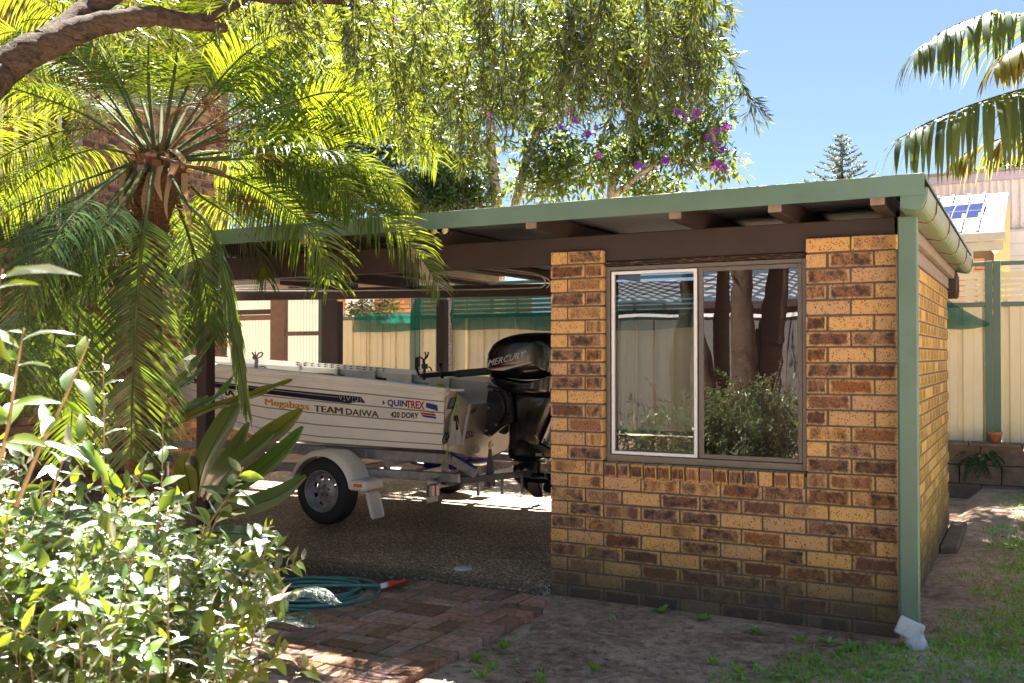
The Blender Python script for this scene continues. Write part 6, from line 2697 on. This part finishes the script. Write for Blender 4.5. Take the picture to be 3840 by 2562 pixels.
for pts, r0, n_, ls in (
    ([(60, 1900, 2.0), (150, 1680, 2.0), (250, 1480, 1.95), (335, 1275, 1.9)], .0055, 9, .085),
    ([(-60, 1900, 1.9), (20, 1650, 1.9), (60, 1400, 1.85), (90, 1230, 1.85)], .005, 12, .085),
    ([(-150, 1500, 1.5), (-70, 1250, 1.45), (-20, 1120, 1.4), (10, 1010, 1.4)], .004, 6, .07),
    ([(385, 1850, 2.6), (390, 1600, 2.55), (386, 1330, 2.5)], .0035, 10, .055),
    ([(590, 2000, 2.8), (606, 1800, 2.8), (612, 1590, 2.75)], .0035, 10, .060),
    ([(740, 2100, 3.0), (840, 1890, 3.0), (912, 1752, 3.0)], .004, 11, .075),
    ([(690, 2150, 2.9), (800, 1940, 2.95), (880, 1830, 2.95)], .004, 9, .075),
    ([(860, 2450, 2.9), (960, 2200, 2.9), (1050, 2030, 2.9)], .0045, 13, .075),
    ([(800, 2500, 2.8), (900, 2250, 2.8), (965, 2060, 2.8), (985, 1990, 2.8)], .0045, 13, .08),
    ([(900, 2600, 2.9), (990, 2500, 2.9), (1070, 2440, 2.9)], .004, 13, .065),
    ([(1000, 2700, 3.0), (1090, 2560, 3.0), (1180, 2470, 3.0)], .003, 10, .06),
    ([(180, 1900, 2.3), (240, 1720, 2.3), (330, 1640, 2.3)], .004, 9, .08),
    ([(420, 1980, 2.6), (470, 1850, 2.6), (560, 1740, 2.6)], .0035, 9, .07),
):
    stem([at(*q) for q in pts], r0, n_, ls, .35)
for k in range(210):
    lat = g.uniform(-1.72, -.74)
    dep = g.uniform(2.3, 3.75)
    b = CAM + _F * dep + _rt * lat
    b[2] = g.uniform(-.02, .35)
    u_here = PW / 2 + FPX * lat / dep
    if u_here > 900:
        continue
    ztop = np.interp(u_here, [-300, 0, 500, 800, 950], [1.20, 1.08, .93, .82, .62]) * g.uniform(.72, 1.02)
    ztop = CAM[2] - (CAM[2] - ztop) * dep / 3.0
    ztop = max(ztop, .25)
    e = b + _rt * g.normal(-.01, .11) + _F * g.normal(-.05, .18)
    e[2] = ztop
    m1 = lerp(b, e, .5) + g.normal(0, .05, 3)
    stem([b, m1, e], .0045, int(30 + 16 * g.random()), .062, .16, .22)
    for j in range(2):
        f = g.uniform(.4, .85)
        p = lerp(m1, e, f)
        q = p + _rt * g.normal(-.02, .11) + _F * g.normal(-.04, .14) + np.array([0, 0, g.uniform(.02, .16)])
        stem([p, lerp(p, q, .5) + g.normal(0, .02, 3), q], .0025, 16, .056, .25, .1)
leaves.sort(key=lambda q: np.linalg.norm(q[0] - CAM) / q[3])


def in_view(p):
    d = p - CAM
    z_ = d @ _F
    return z_ > .3 and abs(d @ _rt / z_) < .56 and abs(d @ _U / z_) < .38


vis = [q for q in leaves if in_view(q[0])]
near = vis[:300]
ids = set(id(q) for q in near)
for p, d, nrm, L, var in near:
    o = link('leaf', LV[var][0], None)
    B_ = basis(d, nrm) * L
    mtx = Matrix([[B_[0][0], B_[0][1], B_[0][2], p[0]], [B_[1][0], B_[1][1], B_[1][2], p[1]], [B_[2][0], B_[2][1], B_[2][2], p[2]], [0, 0, 0, 1]])
    attach(o, shrub)
    o.matrix_basis = mtx
for vset, nm, mt in ((range(5), 'foliage', 'shrub_leaf'), ((5, 6), 'young_foliage', 'shrub_leaf_new')):
    V, rn = [], []
    for q in leaves:
        if id(q) in ids or q[4] not in vset:
            continue
        p, d, nrm, L, var = q
        V.append(LV[var][1] @ (basis(d, nrm) * L).T + p)
    stuff(link(nm, strip_mesh(nm, np.array(V), len(LV[0][1]), LV[0][2], M[mt], g.random(len(V))), shrub))

# ------------------------------------------------------------------ strap leaved fern clinging to the post
nf = thing('birds_nest_fern', 'broad strap leaved fern growing at the foot of the brown post', 'fern', (-2.75, -.35, ZG))


def strap(pts, wpx, t_, mat, wave=.0, seed=0, twist=0.0):
    c = cr([at(*q) for q in pts], 8)
    n_ = len(c)
    mb = MB()
    W = wpx / FPX * t_
    for i, p in enumerate(c):
        f = i / (n_ - 1)
        T = unit(c[min(i + 1, n_ - 1)] - c[max(i - 1, 0)])
        s_ = unit(np.cross(T, -_F + np.array([0, 0, .6])))
        nrm = np.cross(s_, T)
        w = W * .5 * (math.sin(math.pi * (f * .9 + .08)) ** .7) + .002
        wv = wave * math.sin(f * 26 + seed)
        s2 = s_ * math.cos(twist) + nrm * math.sin(twist)
        mb.v += [tuple(p - s2 * w + nrm * (w * .22 + wv)), tuple(p - s2 * w * .5 + nrm * w * .06), tuple(p), tuple(p + s2 * w * .5 + nrm * w * .06), tuple(p + s2 * w + nrm * (w * .22 - wv))]
    for i in range(n_ - 1):
        for j in range(4):
            a = i * 5 + j
            mb.face((a, a + 5, a + 6, a + 1), 0, None, True)
    lf = mb.build('leaf', M[mat], nf)
    mb = MB()
    mb.tube(c, [.006 * (1 - .8 * i / n_) for i in range(n_)], 4)
    mb.build('midrib', M['petiole'], lf)
    return lf


strap([(735, 1860, 7.0), (775, 1720, 6.9), (850, 1580, 6.85), (905, 1487, 6.85)], 92, 6.9, 'nest_leaf')
strap([(760, 1870, 6.9), (810, 1790, 6.8), (880, 1690, 6.75), (933, 1584, 6.75)], 72, 6.8, 'nest_leaf')
strap([(780, 1880, 6.8), (850, 1780, 6.7), (940, 1690, 6.65), (1027, 1622, 6.65)], 84, 6.7, 'nest_leaf')
strap([(840, 1840, 7.0), (960, 1680, 6.95), (1060, 1600, 6.95), (1134, 1534, 6.95)], 84, 6.95, 'nest_leaf_old')
strap([(800, 1890, 6.8), (940, 1790, 6.75), (1060, 1690, 6.75), (1136, 1600, 6.75)], 72, 6.8, 'nest_leaf')
strap([(770, 1930, 6.7), (900, 1910, 6.5), (1040, 1860, 6.4), (1148, 1785, 6.35)], 82, 6.5, 'nest_leaf')
strap([(720, 1880, 7.0), (705, 1800, 6.95), (690, 1740, 6.9), (710, 1700, 6.9)], 75, 6.9, 'nest_leaf_old')
strap([(560, 1620, 7.0), (700, 1545, 6.9), (820, 1480, 6.85), (905, 1365, 6.85)], 26, 6.9, 'nest_leaf', .01, 1)
strap([(580, 1640, 7.0), (760, 1540, 6.9), (900, 1500, 6.85), (1000, 1460, 6.85), (1096, 1424, 6.85)], 36, 6.9, 'nest_leaf_old', .008, 2)
strap([(520, 1450, 7.0), (620, 1380, 6.9), (710, 1310, 6.85), (775, 1222, 6.85)], 44, 6.9, 'nest_leaf', .012, 3)
strap([(560, 1500, 7.0), (660, 1440, 6.9), (740, 1350, 6.85), (802, 1264, 6.85)], 30, 6.9, 'nest_leaf', .012, 4)
strap([(560, 1560, 7.0), (650, 1470, 6.9), (720, 1420, 6.85), (765, 1368, 6.85)], 24, 6.9, 'nest_leaf', .010, 5)
strap([(600, 1620, 7.0), (680, 1540, 6.9), (780, 1485, 6.85)], 30, 6.9, 'nest_leaf', .008, 6)
strap([(500, 1900, 6.6), (440, 1840, 6.5), (410, 1790, 6.5), (400, 1740, 6.5)], 60, 6.5, 'nest_leaf')
strap([(760, 2000, 6.3), (860, 2000, 6.2), (980, 2020, 6.1), (1090, 2085, 6.1)], 60, 6.2, 'nest_leaf', .006, 8)
strap([(640, 1930, 6.6), (560, 1850, 6.5), (470, 1800, 6.5)], 60, 6.5, 'nest_leaf')

# ------------------------------------------------------------------ lacy fern by the hose
lf_ = thing('lacy_fern', 'small lacy fern with sunlit pale fronds in front of the hose', 'fern', (-1.02, -2.15, ZG))


def lacy(pts, w, seed):
    g = np.random.default_rng(seed)
    c = cr([np.array(q) for q in pts], 10)
    mb = MB()
    mb.tube(c, [.003 * (1 - .7 * i / len(c)) for i in range(len(c))], 4)
    o = mb.build('frond', M['petiole'], lf_)
    P2, D2, N2, L2 = [], [], [], []
    n_ = len(c)
    for i in range(3, n_ - 1):
        f = i / n_
        T = unit(c[i + 1] - c[i - 1])
        s_ = unit(np.cross(T, (0, 0, 1)))
        wl_ = w * math.sin(math.pi * min(1, .12 + f * .86)) ** .8
        for sg in (-1, 1):
            for h_ in (0, .5):
                b = lerp(c[i], c[i + 1], h_)
                d = unit(s_ * sg + T * .45)
                m_ = max(3, int(wl_ / .008))
                for k in range(m_):
                    p = b + d * wl_ * k / m_ + np.array([0, 0, -.12 * wl_ * (k / m_) ** 2])
                    for s2 in (-1, 1):
                        P2.append(p)
                        D2.append(unit(np.cross(d, (0, 0, 1)) * s2 + d * .5))
                        N2.append(np.array([0, 0, 1.0]) + g.normal(0, .25, 3))
                        L2.append(.016 * (1 - .6 * k / m_))
    leaf_cloud('pinnules', 'fern_leaf', P2, D2, N2, L2, .0075, o, nl=1)


fr0 = np.array([-1.02, -2.15, ZG])
lacy([fr0, at(1000, 2300, 4.75), at(1080, 2225, 4.65), at(1170, 2215, 4.6), at(1265, 2262, 4.55)], .12, 1)
lacy([fr0, at(990, 2340, 4.7), at(1050, 2310, 4.55), at(1110, 2310, 4.5), at(1178, 2345, 4.45)], .12, 2)
lacy([fr0, at(960, 2250, 4.8), at(965, 2120, 4.8), at(985, 2020, 4.8)], .10, 3)
lacy([fr0, at(900, 2280, 4.8), at(860, 2180, 4.8)], .09, 4)

# ------------------------------------------------------------------ garden hose
hz = ZG + .02
hc = onZ(1185, 2232, hz)
hr = np.linalg.norm(onZ(1418, 2215, hz) - hc)
hose = thing('garden_hose', 'coiled green garden hose with red nozzle beside the brick path', 'hose', tuple(hc))
pts = []
N_ = 46 * 7
for i in range(N_):
    a = i / 46 * 2 * math.pi
    lp = i / 46
    r_ = hr * (.80 + .20 * math.sin(lp * 1.9 + .4)) * (1 + .035 * math.sin(2 * a + lp))
    pts.append(hc + np.array([r_ * math.cos(a) + .02 * math.sin(lp * 2), r_ * .92 * math.sin(a) + .02 * math.cos(lp * 3), .007 * lp * .9 + .004 * math.sin(a * 3 + lp)]))
ne = onZ(1440, 2196, hz + .05)
pts = pts[:-18]
pts += cr([pts[-1], lerp(pts[-1], ne, .45) + np.array([0, -.05, .02]), ne], 8)[1:]
mb = MB()
mb.tube(pts, .0105, 8)
mb.build('hose_pipe', M['hose'], hose)
mb = MB()
pe = onZ(1170, 2310, hz)
mb.tube(cr([onZ(1110, 2308, hz), onZ(1190, 2290, hz), onZ(1300, 2262, hz + .02)], 8), .0105, 8)
mb.build('hose_end', M['hose'], hose)
n0, n1 = ne, onZ(1518, 2180, hz + .035)
mb = MB()
mb.tube([n0 - unit(n1 - n0) * .02, n0 + unit(n1 - n0) * .025], [.016, .018], 12)
mb.build('connector', M['white_alu'], hose)
mb = MB()
mb.tube([lerp(n0, n1, .12), lerp(n0, n1, .2), lerp(n0, n1, .42), lerp(n0, n1, .5), lerp(n0, n1, .9), n1], [.017, .023, .022, .015, .013, .017], 12)
mb.build('nozzle', M['red_plastic'], hose)

# ------------------------------------------------------------------ yard: grass, weeds, fallen leaves
from bisect import bisect
g = np.random.default_rng(55)


def gdens(x, y):
    p = np.array([x, y, ZG]) - CAM
    z_ = p @ _F
    u, v = PW / 2 + FPX * (p @ _rt) / z_, PH / 2 - FPX * (p @ _U) / z_
    n_ = mn.noise((x * 1.3, y * 1.3, 5)) * .5 + .5
    n2 = mn.noise((x * 4, y * 4, 9)) * .5 + .5
    edge = np.interp(v, [1700, 1950, 2050, 2150, 2250, 2330, 2380, 2420, 2480, 2562, 2800, 3500], [3900, 3740, 3660, 3610, 3570, 3540, 3430, 3080, 2850, 2640, 2300, 2000])
    e = (u - edge) / 260 + (n_ - .5) * 1.1 + (n2 - .5) * 1.1
    return max(0, min(1, e)) * (.95 if v < 2562 else .5)


Pg = []
tries = 0
while len(Pg) < 52000 and tries < 240000:
    tries += 1
    x, y = g.uniform(.3, 5.2), g.uniform(-3.2, 5.6)
    if y < -2.6 and x < 1.4:
        continue
    dd = gdens(x, y)
    if x < 2.06 and y > -.02:
        continue
    if g.random() < dd * .9 + (.004 if y < -.2 else 0):
        Pg.append((x, y, ground_z(x, y)))
Pg = np.array(Pg)
k = len(Pg)
D2 = np.stack([g.normal(0, .7, k), g.normal(0, .7, k), np.full(k, 1.0)], 1)
o = leaf_cloud('grass', 'grass', Pg, D2, rand_dirs(k, g), g.uniform(.020, .058, k), .0065, None, nl=1)
o['label'] = 'short patchy green grass on the sandy yard'
o['category'] = 'grass'
# broad-leaved ground cover inside the grass
idx = g.choice(k, min(k, 9000), replace=False)
Pw = np.repeat(Pg[idx][:, :], 1, 0) + np.array([0, 0, .008])
kk = len(Pw)
a = g.random(kk) * 6.283
D2 = np.stack([np.cos(a), np.sin(a), g.uniform(.15, .7, kk)], 1)
o = leaf_cloud('ground_cover', 'weed', Pw, D2, np.array([0, 0, 1.0]) + g.normal(0, .3, (kk, 3)), g.uniform(.03, .065, kk), .018, None)
o['label'] = 'flat broad leaved weeds woven through the grass'
o['category'] = 'weeds'
# tufts standing alone in the bare dirt
wm = []
for v_ in range(4):
    n_ = 26
    a = g.random(n_) * 6.283
    D2 = np.stack([np.cos(a) * .6, np.sin(a) * .6, g.uniform(.5, 1.3, n_)], 1)
    tmp = leaf_cloud('tuft', 'grass', g.normal(0, .008, (n_, 3)) * [1, 1, 0], D2, rand_dirs(n_, g), g.uniform(.03, .075, n_), .007, None, kind=False, nl=1)
    wm.append(tmp.data)
    bpy.data.objects.remove(tmp)
for v_ in range(3):
    n_ = 12
    a = np.arange(n_) * 2.4
    D2 = np.stack([np.cos(a), np.sin(a), g.uniform(.25, .8, n_)], 1)
    tmp = leaf_cloud('weed', 'weed', np.zeros((n_, 3)) + [0, 0, .005], D2, np.array([0, 0, 1.0]) + g.normal(0, .2, (n_, 3)), g.uniform(.05, .085, n_), .022, None, kind=False)
    wm.append(tmp.data)
    bpy.data.objects.remove(tmp)
for (u, v, kd, lab) in (
    (1885, 2420, 0, 'grass tuft in the dirt halfway along the path edge'),
    (1788, 2478, 1, 'leaning grass tuft close to the brick path edge'),
    (1845, 2510, 2, 'thick grass tuft at the bottom of the picture by the path'),
    (1803, 2545, 3, 'bright yellowish grass tuft at the very bottom edge'),
    (2033, 2560, 0, 'lone grass blades at the bottom edge right of the path tufts'),
    (2640, 2320, 5, 'broad leaved weed in the dirt under the middle of the brick wall'),
    (2838, 2372, 4, 'small weed in the dirt below the right half of the window'),
    (2480, 2290, 6, 'tiny weed sprouting at the wall base below the window centre'),
    (2675, 2490, 1, 'sparse grass tuft in the open dirt below the window'),
    (2770, 2530, 2, 'dense low grass tuft at the bottom below the window right edge'),
    (2995, 2415, 3, 'grass tuft in the dirt before the right brick pier'),
    (3105, 2425, 4, 'spreading weed before the right brick pier'),
    (3190, 2440, 5, 'spreading weed just left of the white drain elbow'),
    (2230, 2520, 1, 'faint grass tuft in the dirt below the left brick pier'),
    (3135, 2345, 6, 'tiny weed growing from the base of the right brick pier')):
    p = onZ(u, v, ZG)
    p[2] = ground_z(p[0], p[1])
    o = link('grass_tuft' if kd < 4 else 'weed', wm[kd], None, p)
    o.rotation_euler = (0, 0, g.random() * 6)
    tag(o, lab, 'grass tuft' if kd < 4 else 'weed', 'weeds in the bare dirt')
# hanging fern on the retaining wall
wf = thing('wall_fern', 'small green fern hanging over the block retaining wall', 'fern', tuple(onY(3690, 1740, 5.62)))
Pq, Dq = [], []
for k in range(26):
    b = onY(3660 + g.uniform(-40, 60), 1705 + g.uniform(-15, 25), 5.62)
    d = unit(np.array([g.normal(0, .7), -.35, g.uniform(-1.0, .3)]))
    for j in range(22):
        p = b + d * .15 * j / 22 + np.array([0, 0, -.12 * (j / 22) ** 2])
        for s2 in (-1, 1):
            Pq.append(p)
            Dq.append(np.cross(d, (0, 1, .3)) * s2 + d * .4)
leaf_cloud('foliage', 'dense_leaf', Pq, Dq, rand_dirs(len(Pq), g) * .5 + np.array([0, -1, .5]), .026, .012, wf, nl=1)
# fallen leaves and bark
Pl = []
while len(Pl) < 2600:
    x, y = g.uniform(-.1, 4.2), g.uniform(-3.2, 5.2)
    if x < 2.1 and y > -.03:
        continue
    if x < .12 and y > -2.6:
        if g.random() > .06:
            continue
    if g.random() < .35 + .4 * (y < -.2):
        Pl.append((x, y, ground_z(x, y) + .004 if x > .1 else -.028))
Pl = np.array(Pl)
k = len(Pl)
a = g.random(k) * 6.283
o = leaf_cloud('fallen_leaves', 'litter', Pl, np.stack([np.cos(a), np.sin(a), g.normal(.05, .12, k)], 1), np.array([0, 0, 1.0]) + g.normal(0, .35, (k, 3)), g.gamma(2.2, .016, k) + .014, .013, None)
o['label'] = 'scattered dry brown leaves on the sandy dirt'
o['category'] = 'leaf litter'
# mulch around the hose
mb = MB()
mb.box((-2.6, -3.0, -.16), (-.955, -.215, -.057))
structure(mb.build('mulch_bed', M['wet_soil']))
Pl = np.stack([g.uniform(-2.0, -.96, 900), g.uniform(-2.4, -.23, 900), np.full(900, -.052)], 1)
a = g.random(900) * 6.283
o = leaf_cloud('mulch_chips', 'litter', Pl, np.stack([np.cos(a), np.sin(a), g.normal(.05, .2, 900)], 1), np.array([0, 0, 1.0]) + g.normal(0, .4, (900, 3)), g.gamma(2.2, .010, 900) + .01, .008, None)
o['label'] = 'dark mulch chips under the hose coil'
o['category'] = 'mulch'

# ------------------------------------------------------------------ across the yard: what the window glass mirrors
def mirror(u, v, y):
    r_ = sight(u, v)
    t_ = (.066 - CAM[1]) / r_[1]
    h_ = CAM + r_ * t_
    d_ = r_ * np.array([1, -1, 1])
    return h_ + d_ * ((y - h_[1]) / d_[1])


for k, (lab, pts, rads) in enumerate((
    ('thick smooth tree trunk mirrored left of centre in the right pane', [(2778, 2300), (2778, 1500), (2782, 1250), (2785, 990), (2790, 500)], [.24, .20, .17, .15, .13]),
    ('leaning tree trunk mirrored at the right of the right pane', [(2860, 2200), (2870, 1350), (2900, 1200), (2915, 990), (2935, 500)], [.26, .24, .15, .12, .11]),
    ('dark tree trunk mirrored beside the white screen frame', [(2640, 2200), (2625, 1400), (2590, 1150), (2580, 990), (2570, 500)], [.28, .22, .18, .17, .15]),
    ('slim dark tree trunk mirrored at the left of the right pane', [(2700, 2100), (2702, 1400), (2712, 1000), (2715, 500)], [.09, .08, .075, .07]))):
    yy = -7.0 - .5 * k
    pp = [mirror(u, v, yy) for u, v in pts]
    pp[0][2] = ZG - .1
    tt = thing('garden_tree', lab, 'tree', (pp[0][0], pp[0][1], ZG), 'trees behind the viewer')
    limb(tt, pp, rads, 'trunk', 'bark', 14, 500 + k)
    top_ = pp[-1]
    q = top_ + g.normal(0, 1, (600, 3)) * [1.0, 1.0, .6] + np.array([0, 0, .8])
    leaf_cloud('crown', 'bottle_leaf', q, rand_dirs(600, g), rand_dirs(600, g), .18, .05, tt)
ha, hb2 = mirror(2300, 1133, -15.0), mirror(3010, 1133, -15.0)
oh = thing('house_opposite', 'low house with grey tiled roof mirrored in the window glass', 'house', (ha[0], -17, 0))
x0_, x1_ = ha[0] - 4, hb2[0] + 6
ze, zr = mirror(2850, 1133, -15.0)[2], mirror(2850, 1052, -15.0)[2]
mb = MB()
mb.box((x0_ + .5, -21, -.1), (x1_ - .5, -15.4, ze - .02))
mb.build('wall', M['dark_wall'], oh)
mb = MB()
mb.box((x0_, -15.02, ze - .16), (x1_, -14.95, ze))
mb.build('gutter', M['timber'], oh)
mb = MB()
nrow, ncol = 9, int((x1_ - x0_) / .30)
for r_ in range(nrow):
    f0, f1 = r_ / nrow, (r_ + 1.12) / nrow
    for s in range(ncol * 4):
        pass
rise, run = (zr - ze) * 1.25 + .25, 3.2
for r_ in range(nrow):
    ring0, ring1 = [], []
    for s in range(ncol * 4 + 1):
        x = x0_ + (x1_ - x0_) * s / (ncol * 4)
        w = .05 * (.5 + .5 * math.cos(s * math.pi / 2)) + .05
        ring0.append((x, -15.0 - run * r_ / nrow, ze + rise * r_ / nrow + w))
        ring1.append((x, -15.0 - run * (r_ + 1) / nrow, ze + rise * (r_ + 1) / nrow + w - .05))
    mb.loft([ring0, ring1], closed=False, smooth=False)
mb.build('tiled_roof', M['tile_roof'], oh)
M['far_grey'] = plain('dull_grey_sheet', (0.10, 0.10, 0.10), 0.6)
fa = thing('garden_fence', 'pale capped garden fence mirrored low in the window glass', 'fence', (ha[0], -12, 0))
zf = mirror(2850, 1183, -11.5)[2]
xa_, xb_ = mirror(2300, 1180, -11.5)[0] - 3, mirror(3010, 1180, -11.5)[0] + 6
mb = MB()
mb.box((xa_, -11.53, zf - .06), (xb_, -11.45, zf))
mb.build('top_rail', M['white_alu'], fa)
x = xa_
while x < xb_:
    mb = MB()
    mb.box((x, -11.50, -.1), (x + .60, -11.48, zf - .061))
    mb.build('fence_sheet', M['far_grey'], fa)
    x += .63
# understorey in the mirrored garden
gs = np.random.default_rng(5)
M['mirror_leaf'] = leafmat('dark_garden_leaf', (0.022, 0.045, 0.014), (0.05, 0.08, 0.01), 0.3, 0.35, 0.3, 0.6)
SHR = ('leafy shrub mirrored at the foot of the left pane', 'bushy shrub mirrored under the screen frame edge', 'dense shrub mirrored at the foot of the right pane', 'arching shrub mirrored in the lower right pane corner')
for k in range(4):
    b = mirror((2420, 2560, 2760, 2940)[k], 1750, -5.6 - gs.random() * 1.2)
    sh = thing('understorey_shrub', SHR[k], 'shrub', (b[0], b[1], ZG), 'shrubs behind the viewer')
    q = np.array([b[0], b[1], .25]) + gs.normal(0, 1, (420, 3)) * [.50, .35, .30]
    q[:, 2] = np.abs(q[:, 2])
    leaf_cloud('foliage', 'mirror_leaf', q, rand_dirs(420, gs), rand_dirs(420, gs) + [0, 0, 1], .13, .04, sh)
    limb(sh, [(b[0], b[1], ZG), (b[0] + .05, b[1], .4), (b[0], b[1] + .1, .8)], [.02, .015, .006], 'stem', 'bark', 6, 700 + k)
